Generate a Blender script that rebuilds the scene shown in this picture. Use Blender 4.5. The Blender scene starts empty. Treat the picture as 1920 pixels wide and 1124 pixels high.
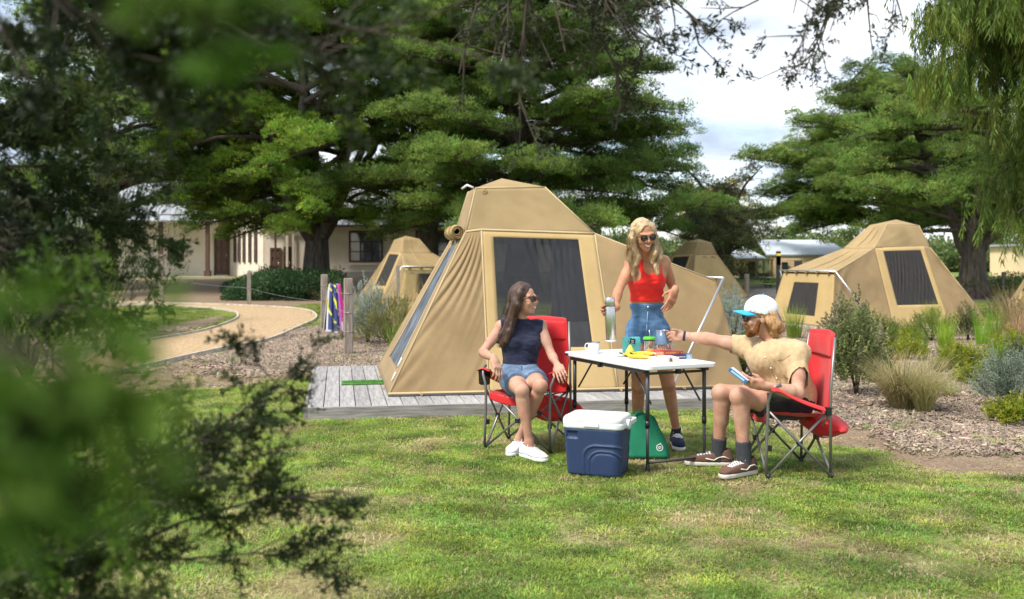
import bpy, math, random
import numpy as np
from mathutils import Vector, Matrix, Euler
rnd = random.Random(7)
nr = np.random.RandomState(11)
S = bpy.context.scene
C = S.collection
PI = math.pi
# ------------------------------------------------------------------ camera, world, sun
FPX, HOR, CH = 1867.0, 490.0, 1.38      # focal length in photo pixels, horizon row, eye height
cam_d = bpy.data.cameras.new('camera'); cam = bpy.data.objects.new('camera', cam_d); C.objects.link(cam)
cam_d.sensor_width = 36.0; cam_d.lens = FPX / 1920 * 36; cam_d.shift_y = -(562 - HOR) / 1920
cam.location = (0, 0, CH); cam.rotation_euler = (PI / 2, 0, 0)
cam_d.clip_start = 0.05; cam_d.clip_end = 3000
cam_d.dof.use_dof = True; cam_d.dof.focus_distance = 7.2; cam_d.dof.aperture_fstop = 2.6; cam_d.dof.aperture_blades = 9
S.camera = cam
SUN_EL, SUN_ROT = math.radians(54), math.radians(232)
W = bpy.data.worlds.new('World'); S.world = W; W.use_nodes = True
wn, wl = W.node_tree.nodes, W.node_tree.links
wn.clear()
wo = wn.new('ShaderNodeOutputWorld'); bg = wn.new('ShaderNodeBackground'); bg.inputs['Strength'].default_value = 0.15
sky = wn.new('ShaderNodeTexSky'); sky.sky_type = 'NISHITA'; sky.sun_disc = False
sky.sun_elevation = SUN_EL; sky.sun_rotation = SUN_ROT; sky.air_density = 1.0; sky.dust_density = 1.2
tc = wn.new('ShaderNodeTexCoord'); mp = wn.new('ShaderNodeMapping'); mp.inputs['Scale'].default_value = (1, 1, 2.6)
cl = wn.new('ShaderNodeTexNoise'); cl.inputs['Scale'].default_value = 2.3; cl.inputs['Detail'].default_value = 9; cl.inputs['Roughness'].default_value = 0.58
cr = wn.new('ShaderNodeValToRGB'); cr.color_ramp.elements[0].position = 0.36; cr.color_ramp.elements[1].position = 0.53
c2 = wn.new('ShaderNodeTexNoise'); c2.inputs['Scale'].default_value = 5.0; c2.inputs['Detail'].default_value = 7
cc = wn.new('ShaderNodeValToRGB'); cc.color_ramp.elements[0].position = 0.38; cc.color_ramp.elements[1].position = 0.66
cc.color_ramp.elements[0].color = (2.0, 2.35, 2.9, 1); cc.color_ramp.elements[1].color = (4.9, 5.0, 5.15, 1)
mx = wn.new('ShaderNodeMix'); mx.data_type = 'RGBA'
wl.new(tc.outputs['Generated'], mp.inputs['Vector']); wl.new(mp.outputs[0], cl.inputs['Vector']); wl.new(mp.outputs[0], c2.inputs['Vector'])
wl.new(cl.outputs['Fac'], cr.inputs['Fac']); wl.new(c2.outputs['Fac'], cc.inputs['Fac'])
wl.new(cr.outputs['Color'], mx.inputs[0]); wl.new(sky.outputs[0], mx.inputs[6]); wl.new(cc.outputs['Color'], mx.inputs[7])
wl.new(mx.outputs[2], bg.inputs['Color']); wl.new(bg.outputs[0], wo.inputs['Surface'])
sd = bpy.data.lights.new('sun', 'SUN'); sun = bpy.data.objects.new('sun', sd); C.objects.link(sun)
sd.energy = 2.5; sd.angle = math.radians(12); sd.color = (1.0, 0.95, 0.87)
sun_dir = Vector((math.sin(SUN_ROT) * math.cos(SUN_EL), math.cos(SUN_ROT) * math.cos(SUN_EL), math.sin(SUN_EL)))
sun.rotation_euler = sun_dir.to_track_quat('Z', 'Y').to_euler(); sun.location = sun_dir * 50
S.view_settings.view_transform = 'Standard'; S.view_settings.look = 'None'; S.view_settings.gamma = 1.0
S.view_settings.exposure = 1.08
S.cycles.use_denoising = True; S.cycles.max_bounces = 6; S.cycles.transparent_max_bounces = 12
S.cycles.diffuse_bounces = 3; S.cycles.glossy_bounces = 2; S.cycles.transmission_bounces = 4
S.cycles.sample_clamp_indirect = 6

# ------------------------------------------------------------------ helpers
def at(px, py, Y):
    return np.array([(px - 960) / FPX * Y, Y, CH - (py - HOR) / FPX * Y])
def gnd(px, py, z=0.0):
    Y = FPX * (CH - z) / (py - HOR)
    return np.array([(px - 960) / FPX * Y, Y, z])
def tag(o, label=None, cat=None, group=None, kind=None):
    if label: o['label'] = label
    if cat: o['category'] = cat
    if group: o['group'] = group
    if kind: o['kind'] = kind
    return o
def thing(name, label, cat, loc=(0, 0, 0), rotz=0.0, group=None):
    o = bpy.data.objects.new(name, None); C.objects.link(o); o.empty_display_size = .1
    o.location = tuple(float(q) for q in loc); o.rotation_euler = (0, 0, rotz)
    return tag(o, label, cat, group)
def link(o, parent=None):
    C.objects.link(o)
    if parent is not None: o.parent = parent
    return o
def np_mesh(name, V, F, smooth=True):
    """V (n,3) array, F list of index arrays of equal width (array) or list of lists"""
    me = bpy.data.meshes.new(name)
    V = np.asarray(V, dtype=np.float32)
    if isinstance(F, np.ndarray):
        k = F.shape[1]; nf = len(F)
        me.vertices.add(len(V)); me.vertices.foreach_set('co', V.ravel())
        me.loops.add(nf * k); me.loops.foreach_set('vertex_index', F.astype(np.int32).ravel())
        me.polygons.add(nf); me.polygons.foreach_set('loop_start', np.arange(0, nf * k, k, dtype=np.int32))
        me.polygons.foreach_set('loop_total', np.full(nf, k, dtype=np.int32))
        me.update(calc_edges=True)
    else:
        me.from_pydata([tuple(map(float, v)) for v in V], [], [tuple(int(q) for q in f) for f in F]); me.update()
    if smooth: me.polygons.foreach_set('use_smooth', [True] * len(me.polygons))
    return me
class MB:
    """collects shapes, builds one mesh object"""
    def __init__(s): s.v = []; s.f = []; s.sm = []
    def add(s, vs, fs, smooth=False):
        n = len(s.v); s.v += [tuple(float(c) for c in q) for q in vs]; s.f += [tuple(n + int(i) for i in q) for q in fs]; s.sm += [smooth] * len(fs); return s
    def box(s, c, d, R=None, taper=1.0):
        hx, hy, hz = d[0] / 2, d[1] / 2, d[2] / 2; vs = []
        for z in (-1, 1):
            t = taper if z > 0 else 1
            for x, y in ((-1, -1), (1, -1), (1, 1), (-1, 1)): vs.append(Vector((x * hx * t, y * hy * t, z * hz)))
        if R is not None: vs = [R @ q for q in vs]
        vs = [q + Vector(tuple(c)) for q in vs]
        return s.add(vs, [(3, 2, 1, 0), (4, 5, 6, 7), (0, 1, 5, 4), (1, 2, 6, 5), (2, 3, 7, 6), (3, 0, 4, 7)])
    def tube(s, pts, r, n=8, cap=True, closed=False):
        P = [Vector(tuple(float(c) for c in q)) for q in pts]; m = len(P)
        rs = r if hasattr(r, '__len__') else [r] * m
        up = None; vs = []
        for i, p in enumerate(P):
            if closed: t = (P[(i + 1) % m] - P[i - 1])
            else: t = P[min(i + 1, m - 1)] - P[max(i - 1, 0)]
            if t.length < 1e-9: t = Vector((0, 0, 1))
            t.normalize()
            if up is None: up = Vector((0, 0, 1)) if abs(t.z) < .9 else Vector((1, 0, 0))
            a = t.cross(up)
            if a.length < 1e-4: a = t.cross(Vector((0, 1, 0)))
            a.normalize(); b = a.cross(t).normalized(); up = b
            for k in range(n):
                an = 2 * PI * k / n; vs.append(p + (a * math.cos(an) + b * math.sin(an)) * rs[i])
        fs = []
        for i in range(m if closed else m - 1):
            j = (i + 1) % m
            for k in range(n): fs.append((i * n + k, i * n + (k + 1) % n, j * n + (k + 1) % n, j * n + k))
        if cap and not closed: fs.append(tuple(range(n))[::-1]); fs.append(tuple((m - 1) * n + k for k in range(n)))
        return s.add(vs, fs, True)
    def lathe(s, prof, c=(0, 0, 0), n=20, R=None, cap=True):
        vs = []
        for r, z in prof:
            for k in range(n):
                q = Vector((r * math.cos(2 * PI * k / n), r * math.sin(2 * PI * k / n), z))
                if R is not None: q = R @ q
                vs.append(q + Vector(tuple(c)))
        fs = []
        for i in range(len(prof) - 1):
            for k in range(n): fs.append((i * n + k, i * n + (k + 1) % n, (i + 1) * n + (k + 1) % n, (i + 1) * n + k))
        if cap: fs.append(tuple(range(n))[::-1]); fs.append(tuple((len(prof) - 1) * n + k for k in range(n)))
        return s.add(vs, fs, True)
    def prism(s, poly, z0, z1, R=None, c=(0, 0, 0)):
        n = len(poly); vs = [Vector((x, y, z0)) for x, y in poly] + [Vector((x, y, z1)) for x, y in poly]
        if R is not None: vs = [R @ q for q in vs]
        vs = [q + Vector(tuple(c)) for q in vs]
        fs = [tuple(range(n))[::-1], tuple(range(n, 2 * n))] + [(i, (i + 1) % n, n + (i + 1) % n, n + i) for i in range(n)]
        return s.add(vs, fs)
    def build(s, name, m, parent=None, bevel=0, subsurf=0, solid=0, autosmooth=True):
        me = bpy.data.meshes.new(name); me.from_pydata(s.v, [], s.f); me.update()
        me.polygons.foreach_set('use_smooth', s.sm)
        if m: me.materials.append(m)
        o = bpy.data.objects.new(name, me); link(o, parent)
        if solid: q = o.modifiers.new('s', 'SOLIDIFY'); q.thickness = solid; q.offset = 0
        if bevel: q = o.modifiers.new('b', 'BEVEL'); q.width = bevel; q.segments = 2; q.limit_method = 'ANGLE'; q.angle_limit = math.radians(40)
        if subsurf: q = o.modifiers.new('ss', 'SUBSURF'); q.levels = subsurf; q.render_levels = subsurf; me.polygons.foreach_set('use_smooth', [True] * len(me.polygons))
        return o
def obj(name, me, m=None, parent=None):
    if m: me.materials.append(m)
    return link(bpy.data.objects.new(name, me), parent)
def copy_tree(o, parent=None):
    kids = list(o.children)
    c = o.copy(); C.objects.link(c); c.parent = parent
    for k in kids: copy_tree(k, c)
    return c
def basis(x, y, z): return Matrix((tuple(x), tuple(y), tuple(z))).transposed()
def rotz(a): return Matrix.Rotation(a, 3, 'Z')

MATS = {}
def M(name, col, rough=.6, var=.12, scale=8., bump=0., bscale=60., metal=0., spec=.5, col2=None, aniso=(1, 1, 1), sss=0., sheen=0., trans=0., coat=0., detail=5, rndv=0.):
    if name in MATS: return MATS[name]
    m = bpy.data.materials.new(name); m.use_nodes = True; n, l = m.node_tree.nodes, m.node_tree.links
    b = n['Principled BSDF']; b.inputs['Roughness'].default_value = rough; b.inputs['Metallic'].default_value = metal
    b.inputs['Specular IOR Level'].default_value = spec
    if sheen: b.inputs['Sheen Weight'].default_value = sheen
    if coat: b.inputs['Coat Weight'].default_value = coat
    if trans: b.inputs['Transmission Weight'].default_value = trans
    if sss: b.inputs['Subsurface Weight'].default_value = sss; b.inputs['Subsurface Radius'].default_value = (1, .35, .2); b.inputs['Subsurface Scale'].default_value = .012
    t = n.new('ShaderNodeTexCoord'); mp = n.new('ShaderNodeMapping'); mp.inputs['Scale'].default_value = aniso
    l.new(t.outputs['Object'], mp.inputs['Vector'])
    z = n.new('ShaderNodeTexNoise'); z.inputs['Scale'].default_value = scale; z.inputs['Detail'].default_value = detail; z.inputs['Roughness'].default_value = .6
    l.new(mp.outputs[0], z.inputs['Vector'])
    r = n.new('ShaderNodeValToRGB'); e = r.color_ramp.elements; e[0].position = .3; e[1].position = .7
    c2 = col2 or tuple(min(1, c * (1 + var)) for c in col); c1 = tuple(c * (1 - var) for c in col)
    e[0].color = (*c1, 1); e[1].color = (*c2, 1); l.new(z.outputs['Fac'], r.inputs['Fac'])
    out = r.outputs['Color']
    if rndv:
        oi = n.new('ShaderNodeObjectInfo'); mr = n.new('ShaderNodeMapRange'); mr.inputs['To Min'].default_value = 1 - rndv; mr.inputs['To Max'].default_value = 1 + rndv
        l.new(oi.outputs['Random'], mr.inputs['Value'])
        hs = n.new('ShaderNodeHueSaturation'); l.new(mr.outputs[0], hs.inputs['Value']); l.new(out, hs.inputs['Color'])
        m2 = n.new('ShaderNodeMapRange'); m2.inputs['To Min'].default_value = .5 - rndv * .06; m2.inputs['To Max'].default_value = .5 + rndv * .06
        mm = n.new('ShaderNodeMath'); mm.operation = 'MULTIPLY'; mm.inputs[1].default_value = 7.31; fr = n.new('ShaderNodeMath'); fr.operation = 'FRACT'
        l.new(oi.outputs['Random'], mm.inputs[0]); l.new(mm.outputs[0], fr.inputs[0]); l.new(fr.outputs[0], m2.inputs['Value']); l.new(m2.outputs[0], hs.inputs['Hue'])
        out = hs.outputs['Color']
    l.new(out, b.inputs['Base Color'])
    if bump:
        zb = n.new('ShaderNodeTexNoise'); zb.inputs['Scale'].default_value = bscale; zb.inputs['Detail'].default_value = 6; l.new(mp.outputs[0], zb.inputs['Vector'])
        bp = n.new('ShaderNodeBump'); bp.inputs['Strength'].default_value = bump; bp.inputs['Distance'].default_value = .01
        l.new(zb.outputs['Fac'], bp.inputs['Height']); l.new(bp.outputs[0], b.inputs['Normal'])
    MATS[name] = m; return m
def leafmat(name, col, col2, rndv=.35, transl=.35, rough=.55, tscale=.35):
    """foliage: diffuse plus light passing through the leaf; hue and value differ per spray and in soft clumps"""
    m = M(name, col, rough, col2=col2, scale=tscale, var=.25, rndv=rndv, spec=.3)
    n, l = m.node_tree.nodes, m.node_tree.links; b = n['Principled BSDF']
    src = b.inputs['Base Color'].links[0].from_socket
    g = n.new('ShaderNodeNewGeometry'); mpn = [q for q in n if q.type == 'MAPPING'][0]
    l.new(g.outputs['Position'], mpn.inputs['Vector'])
    t = n.new('ShaderNodeBsdfTranslucent'); hs = n.new('ShaderNodeHueSaturation'); hs.inputs['Value'].default_value = 1.4; hs.inputs['Hue'].default_value = .49
    l.new(src, hs.inputs['Color']); l.new(hs.outputs[0], t.inputs['Color'])
    mx = n.new('ShaderNodeMixShader'); mx.inputs[0].default_value = transl
    l.new(b.outputs[0], mx.inputs[1]); l.new(t.outputs[0], mx.inputs[2]); l.new(mx.outputs[0], n['Material Output'].inputs['Surface'])
    return m
def hash_noise(P, s=1.0, seed=0):
    """cheap smooth 3-D pseudo noise in [-1,1] from warped sines"""
    x, y, z = P[..., 0] * s, P[..., 1] * s, P[..., 2] * s
    r = np.random.RandomState(seed + 5); out = 0
    for k in range(4):
        a = r.uniform(-1, 1, 3) * (1.2 + k); ph = r.uniform(0, 6.28, 3)
        out = out + np.sin(a[0] * x + a[1] * y + a[2] * z + ph[0] + 1.3 * np.sin(a[1] * x - a[0] * z + ph[1]) + 1.1 * np.sin(a[2] * y + a[0] * x * .7 + ph[2]))
    return out / 4
def vnoise2(x, y, seed=0):
    """value noise 2-D in [0,1]"""
    r = np.random.RandomState(seed); T = r.rand(256, 256)
    xi = np.floor(x).astype(int); yi = np.floor(y).astype(int); fx = x - xi; fy = y - yi
    fx = fx * fx * (3 - 2 * fx); fy = fy * fy * (3 - 2 * fy)
    g = lambda a, b: T[a % 256, b % 256]
    return (g(xi, yi) * (1 - fx) + g(xi + 1, yi) * fx) * (1 - fy) + (g(xi, yi + 1) * (1 - fx) + g(xi + 1, yi + 1) * fx) * fy
def fbm2(x, y, seed=0, o=4):
    s = 0; a = .5; t = 0
    for k in range(o): s = s + a * vnoise2(x * 2 ** k, y * 2 ** k, seed + k); t += a; a *= .5
    return s / t

def scatter(name, src_me, pts, rot, scale, m=None, parent=None, label=None, cat=None, kind='stuff'):
    """one stuff object: thousands of copies of a small mesh set on points by geometry nodes"""
    so = bpy.data.objects.new(name + '_source', src_me)
    if m and not src_me.materials: src_me.materials.append(m)
    me = bpy.data.meshes.new(name); n = len(pts)
    me.vertices.add(n); me.vertices.foreach_set('co', np.asarray(pts, dtype=np.float32).ravel())
    a = me.attributes.new('rot', 'FLOAT_VECTOR', 'POINT'); a.data.foreach_set('vector', np.asarray(rot, dtype=np.float32).ravel())
    a = me.attributes.new('scl', 'FLOAT_VECTOR', 'POINT'); sc = np.asarray(scale, dtype=np.float32)
    if sc.ndim == 1: sc = np.repeat(sc[:, None], 3, 1)
    a.data.foreach_set('vector', sc.ravel()); me.update()
    o = link(bpy.data.objects.new(name, me), parent)
    ng = bpy.data.node_groups.new(name + '_nodes', 'GeometryNodeTree')
    ng.interface.new_socket('Geometry', in_out='INPUT', socket_type='NodeSocketGeometry'); ng.interface.new_socket('Geometry', in_out='OUTPUT', socket_type='NodeSocketGeometry')
    N, L = ng.nodes, ng.links
    i = N.new('NodeGroupInput'); u = N.new('NodeGroupOutput'); oi = N.new('GeometryNodeObjectInfo'); oi.inputs['Object'].default_value = so
    ip = N.new('GeometryNodeInstanceOnPoints')
    ar = N.new('GeometryNodeInputNamedAttribute'); ar.data_type = 'FLOAT_VECTOR'; ar.inputs['Name'].default_value = 'rot'
    asn = N.new('GeometryNodeInputNamedAttribute'); asn.data_type = 'FLOAT_VECTOR'; asn.inputs['Name'].default_value = 'scl'
    er = N.new('FunctionNodeEulerToRotation'); L.new(ar.outputs[0], er.inputs[0])
    L.new(i.outputs[0], ip.inputs['Points']); L.new(oi.outputs['Geometry'], ip.inputs['Instance'])
    L.new(er.outputs[0], ip.inputs['Rotation']); L.new(asn.outputs[0], ip.inputs['Scale']); L.new(ip.outputs[0], u.inputs[0])
    q = o.modifiers.new('scatter', 'NODES'); q.node_group = ng
    return tag(o, label, cat, None, kind)
def blades(n, spread, h, w, droop=.5, seed=0, hv=.4, segs=3, flat=False, lean=.4):
    """n curved tapering grass blades rooted in a disc -> V, F"""
    r = np.random.RandomState(seed); V = []; F = []
    for i in range(n):
        a = r.uniform(0, 2 * PI); rr = spread * math.sqrt(r.rand()); bx, by = rr * math.cos(a), rr * math.sin(a)
        d = a + r.uniform(-1.2, 1.2); L = h * (1 - hv * r.rand()); le = lean * r.uniform(.2, 1); dr = droop * r.uniform(.3, 1.2)
        sx, sy = -math.sin(d + r.uniform(-.8, .8)), math.cos(d); q = len(V)
        x = y = z = 0.; an = le; st = L / segs
        for k in range(segs + 1):
            ww = w * (1 - (k / segs) ** 1.5) * .5 + (w * .04)
            V.append((bx + x * math.cos(d) - sx * ww, by + x * math.sin(d) - sy * ww, z)); V.append((bx + x * math.cos(d) + sx * ww, by + x * math.sin(d) + sy * ww, z))
            x += st * math.sin(an); z += st * math.cos(an); an += dr * 2.2 / segs
            z = max(z, .003)
        for k in range(segs): F.append((q + 2 * k, q + 2 * k + 1, q + 2 * k + 3, q + 2 * k + 2))
    return np.array(V), np.array(F)
def leaf_cloud(P, D, L, w, seed=0, upn=False):
    """small leaf quads (rhombus) at P pointing along D"""
    r = np.random.RandomState(seed); n = len(P); D = D / (np.linalg.norm(D, axis=1, keepdims=True) + 1e-9)
    X = np.cross(D, (np.array([0, 0, 1.]) + r.normal(size=(n, 3)) * .45) if upn else r.normal(size=(n, 3))); X /= np.linalg.norm(X, axis=1, keepdims=True) + 1e-9
    L = np.asarray(L).reshape(-1, 1) * np.ones((n, 1)); w = np.asarray(w).reshape(-1, 1) * np.ones((n, 1))
    V = np.stack([P, P + D * L * .45 + X * w * .5, P + D * L, P + D * L * .45 - X * w * .5], 1).reshape(-1, 3)
    F = np.arange(4 * n).reshape(n, 4)
    return V, F
# ------------------------------------------------------------------ smooth solids for bodies and cloth
class SDF:
    def __init__(s, lo, hi, h=.006):
        s.lo = np.array(lo, float); s.h = h; s.n = (np.ceil((np.array(hi) - s.lo) / h)).astype(int) + 1
        s.d = np.full(s.n, .2, dtype=np.float32)
    def _box(s, lo, hi, pad):
        a = np.clip(np.floor((np.array(lo) - pad - s.lo) / s.h).astype(int), 0, s.n); b = np.clip(np.ceil((np.array(hi) + pad - s.lo) / s.h).astype(int) + 1, 0, s.n)
        if np.any(b <= a): return None, None
        ax = [s.lo[i] + s.h * np.arange(a[i], b[i]) for i in range(3)]
        P = np.stack(np.meshgrid(*ax, indexing='ij'), -1).astype(np.float32)
        return (slice(a[0], b[0]), slice(a[1], b[1]), slice(a[2], b[2])), P
    def _mix(s, sl, d, k, sub=False):
        o = s.d[sl]
        if sub:
            h = np.clip(.5 - .5 * (o + d) / k, 0, 1); s.d[sl] = o * (1 - h) - d * h + k * h * (1 - h)
        else:
            h = np.clip(.5 + .5 * (o - d) / k, 0, 1); s.d[sl] = o * (1 - h) + d * h - k * h * (1 - h)
    def cone(s, a, b, ra, rb, k=.02, sub=False, infl=0., wrinkle=None):
        a = np.array(a, np.float32); b = np.array(b, np.float32); ra += infl; rb += infl; R = max(ra, rb)
        sl, P = s._box(np.minimum(a, b) - R, np.maximum(a, b) + R, k + .015)
        if sl is None: return s
        ab = b - a; t = np.clip(((P - a) @ ab) / (ab @ ab + 1e-9), 0, 1)
        d = np.linalg.norm(P - a - t[..., None] * ab, axis=-1) - (ra + (rb - ra) * t)
        s._mix(sl, d, k, sub); return s
    def ell(s, c, r, R=None, k=.02, sub=False, infl=0.):
        c = np.array(c, np.float32); r = np.array(r, np.float32) + infl
        R = np.eye(3) if R is None else np.array(R)
        ext = np.sqrt(((R * r) ** 2).sum(1)); sl, P = s._box(c - ext, c + ext, k + .015)
        if sl is None: return s
        q = (P - c) @ R.astype(np.float32)
        k0 = np.linalg.norm(q / r, axis=-1); k1 = np.linalg.norm(q / (r * r), axis=-1) + 1e-6
        s._mix(sl, k0 * (k0 - 1) / k1, k, sub); return s
    def rbox(s, c, half, rr, R=None, k=.01, sub=False):
        c = np.array(c, np.float32); half = np.array(half, np.float32); R = np.eye(3) if R is None else np.array(R)
        ext = (np.abs(R) * half).sum(1); sl, P = s._box(c - ext, c + ext, k + .015)
        if sl is None: return s
        q = np.abs((P - c) @ R.astype(np.float32)) - (half - rr)
        d = np.linalg.norm(np.maximum(q, 0), axis=-1) + np.minimum(q.max(-1), 0) - rr
        s._mix(sl, d, k, sub); return s
    def pts(s):
        ax = [s.lo[i] + s.h * np.arange(s.n[i]) for i in range(3)]
        return np.stack(np.meshgrid(*ax, indexing='ij'), -1).astype(np.float32)
    def cut(s, p, n, k=0.0):
        """keep the side the normal points away from (remove where (x-p).n > 0)"""
        n = np.array(n, float); n = n / np.linalg.norm(n); g = [s.lo[i] + s.h * np.arange(s.n[i]) - p[i] for i in range(3)]
        d = (g[0][:, None, None] * n[0] + g[1][None, :, None] * n[1] + g[2][None, None, :] * n[2]).astype(np.float32)
        s.d = np.maximum(s.d, d); return s
    def cut_in(s, p, n, q, rad):
        """cut only within a ball round q"""
        n = np.array(n, float); n = n / np.linalg.norm(n); P = s.pts(); d = ((P - np.array(p, np.float32)) @ n.astype(np.float32))
        ball = np.linalg.norm(P - np.array(q, np.float32), axis=-1) < rad
        s.d = np.where(ball, np.maximum(s.d, d), s.d); return s
    def disp(s, f):
        m = np.abs(s.d) < .03; P = s.pts()[m]; s.d[m] += f(P).astype(np.float32); return s
    def mesh(s, name, mats, parent=None, relax=2, origin=None):
        d = s.d; neg = d < 0; n = s.n
        c = np.zeros(tuple(n - 1), dtype=np.int8)
        for i in (0, 1):
            for j in (0, 1):
                for k in (0, 1): c += neg[i:n[0] - 1 + i, j:n[1] - 1 + j, k:n[2] - 1 + k]
        act = (c > 0) & (c < 8); I = np.argwhere(act); idx = np.full(c.shape, -1, dtype=np.int64); idx[act] = np.arange(len(I))
        acc = np.zeros((len(I), 3)); cnt = np.zeros(len(I))
        corners = [(i, j, k) for i in (0, 1) for j in (0, 1) for k in (0, 1)]
        vals = {q: d[I[:, 0] + q[0], I[:, 1] + q[1], I[:, 2] + q[2]] for q in corners}
        for q in corners:
            for ax in range(3):
                if q[ax]: continue
                p = list(q); p[ax] = 1; p = tuple(p); a, b = vals[q], vals[p]; cr = (a < 0) != (b < 0)
                t = np.where(cr, a / (a - b + 1e-12), 0)
                pos = np.array(q, float)[None, :].repeat(len(I), 0); pos[:, ax] += t
                acc[cr] += pos[cr]; cnt[cr] += 1
        V = s.lo + s.h * (I + acc / cnt[:, None])
        F = []
        for ax in range(3):
            o1, o2 = [(1, 2), (2, 0), (0, 1)][ax]
            sa = [slice(None)] * 3; sb = [slice(None)] * 3; sa[ax] = slice(0, n[ax] - 1); sb[ax] = slice(1, n[ax])
            A = neg[tuple(sa)]; B = neg[tuple(sb)]; E = np.argwhere(A != B)
            E = E[(E[:, o1] > 0) & (E[:, o2] > 0) & (E[:, o1] < n[o1] - 1) & (E[:, o2] < n[o2] - 1)]
            if not len(E): continue
            fl = A[tuple(E.T)]
            def g(x, y):
                q = E.copy(); q[:, o1] -= x; q[:, o2] -= y; return idx[tuple(q.T)]
            quad = np.stack([g(1, 1), g(0, 1), g(0, 0), g(1, 0)], 1); quad[~fl] = quad[~fl][:, ::-1]
            F.append(quad)
        F = np.concatenate(F); F = F[(F >= 0).all(1)]
        for _ in range(relax):
            sm = np.zeros_like(V); ct = np.zeros(len(V))
            for a in range(4):
                b = (a + 1) % 4
                for x, y in ((a, b), (b, a)):
                    np.add.at(sm, F[:, x], V[F[:, y]]); np.add.at(ct, F[:, x], 1)
            V = V * .5 + .5 * sm / np.maximum(ct, 1)[:, None]
        if origin is not None: V = V - np.array(origin)
        me = np_mesh(name, V, F)
        o = link(bpy.data.objects.new(name, me), parent)
        for q in (mats if isinstance(mats, (list, tuple)) else [mats]): me.materials.append(q)
        return o
def unit(v): v = np.array(v, float); return v / (np.linalg.norm(v) + 1e-9)
def frame(z, x):
    """columns x,y,z: z fixed, x made perpendicular"""
    z = unit(z); x = np.array(x, float); x = unit(x - z * (x @ z)); return np.stack([x, np.cross(z, x), z], 1)
def lerp(a, b, t): return np.array(a) * (1 - t) + np.array(b) * t
# ------------------------------------------------------------------ ground
def gz(x, y):
    t = np.clip((np.asarray(y, float) - 34) / 14, 0, 1); return .55 * t * t * (3 - 2 * t)
def inpoly(px, py, poly):
    px, py = np.asarray(px, float), np.asarray(py, float); c = np.zeros(px.shape, bool); n = len(poly)
    for i in range(n):
        x1, y1 = poly[i]; x2, y2 = poly[i - 1]
        if y1 == y2: continue
        c ^= ((y1 > py) != (y2 > py)) & (px < (x2 - x1) * (py - y1) / (y2 - y1) + x1)
    return c
def wpoly(pp): return [tuple(gnd(a, b)[:2]) for a, b in pp]
MULCH_R = wpoly([(1250, 768), (1320, 772), (1430, 788), (1575, 800), (1700, 832), (1800, 850), (2300, 925), (2300, 600), (1900, 600), (1700, 607), (1400, 607), (1300, 620), (1200, 700)])
DIRT_R = wpoly([(1300, 772), (1560, 812), (1700, 870), (1930, 888), (2400, 960), (2300, 780), (1700, 790), (1500, 770)])
MULCH_L = wpoly([(400, 672), (480, 652), (560, 624), (600, 602), (640, 592), (800, 592), (900, 640), (900, 690), (560, 694), (480, 700)])
DIRT_L = wpoly([(-100, 740), (150, 700), (400, 662), (560, 618), (585, 640), (600, 700), (480, 716), (300, 735), (100, 770)])
LITTER = wpoly([(-200, 610), (0, 600), (250, 575), (300, 569), (520, 575), (610, 570), (700, 560), (700, 545), (430, 545), (-100, 541)])
LOOPDIRT = wpoly([(80, 680), (230, 645), (400, 612), (446, 590), (380, 600), (240, 622), (150, 615), (-60, 660)])
ROADL = [(-30, 36), (-30, 44), (-13, 44), (-8, 40), (-8, 36)]
ROADR = [(7, 34.2), (7, 42), (40, 42), (40, 36)]
def zones(x, y):
    """weights of lawn, mulch, bare earth, asphalt at a place on the ground"""
    wx = (fbm2(x * 1.7 + 40, y * 1.7 + 40, 3) - .5) * .9; wy = (fbm2(x * 1.7 + 90, y * 1.7 + 10, 9) - .5) * .9
    X, Y = x + wx, y + wy
    mul = inpoly(X, Y, MULCH_R) | inpoly(X, Y, MULCH_L)
    dirt = (inpoly(X, Y, DIRT_R) | inpoly(X, Y, DIRT_L) | inpoly(X, Y, LOOPDIRT)) & ~mul
    lit = inpoly(X, Y, LITTER) | ((Y > 34) & (X < -4) & (Y < 50))
    road = inpoly(X, Y, ROADL) * False | inpoly(X, Y, ROADR)
    lawn = ~(mul | dirt | lit | road)
    return lawn, mul, dirt | lit, road
def bare(x, y):
    """0..1: how thin and dry the lawn is"""
    a = fbm2(x * 1.1 + 13, y * .8 + 31, 21, 4); b = fbm2(x * 3.3 + 5, y * 2.6 + 7, 33, 3)
    v = (a - .50) * 1.7 + (b - .5) * 2.6
    # named worn spots: right of the lawn and round the table
    for cx, cy, r, w in ((1.35, 4.85, .22, 1.1), (1.9, 4.75, .5, .45), (.75, 5.6, .35, .2), (-.35, 7.75, .4, .7), (2.6, 4.6, .4, .4), (1.5, 7.9, 1.0, .4), (3.2, 6.3, .8, .5), (-2.6, 8.4, .7, .3)):
        v = v + w * np.exp(-((x - cx) ** 2 / (1.6 * r * r) + (y - cy) ** 2 / (r * r * .6)))
    return np.clip(v * .65 + .20, 0, .85)
gx = np.unique(np.concatenate([np.linspace(-400, -26, 30), np.arange(-26, -9, .5), np.arange(-9, 9, .075), np.arange(9, 26, .5), np.linspace(26, 400, 30)]).round(3))
gy = np.unique(np.concatenate([np.linspace(-60, 1, 14), np.arange(1, 14, .075), np.arange(14, 30, .15), np.arange(30, 70, .5), np.linspace(70, 900, 30)]).round(3))
GX, GY = np.meshgrid(gx, gy, indexing='ij'); la, mu, di, ro = zones(GX, GY)
GZ = gz(GX, GY) + (fbm2(GX * .9 + 50, GY * .9 + 50, 71) - .5) * .02 * (GY > 4)
GZ = GZ - .01
ii = np.arange(GX.size).reshape(GX.shape)
F = np.stack([ii[:-1, :-1], ii[1:, :-1], ii[1:, 1:], ii[:-1, 1:]], -1).reshape(-1, 4)
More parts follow.
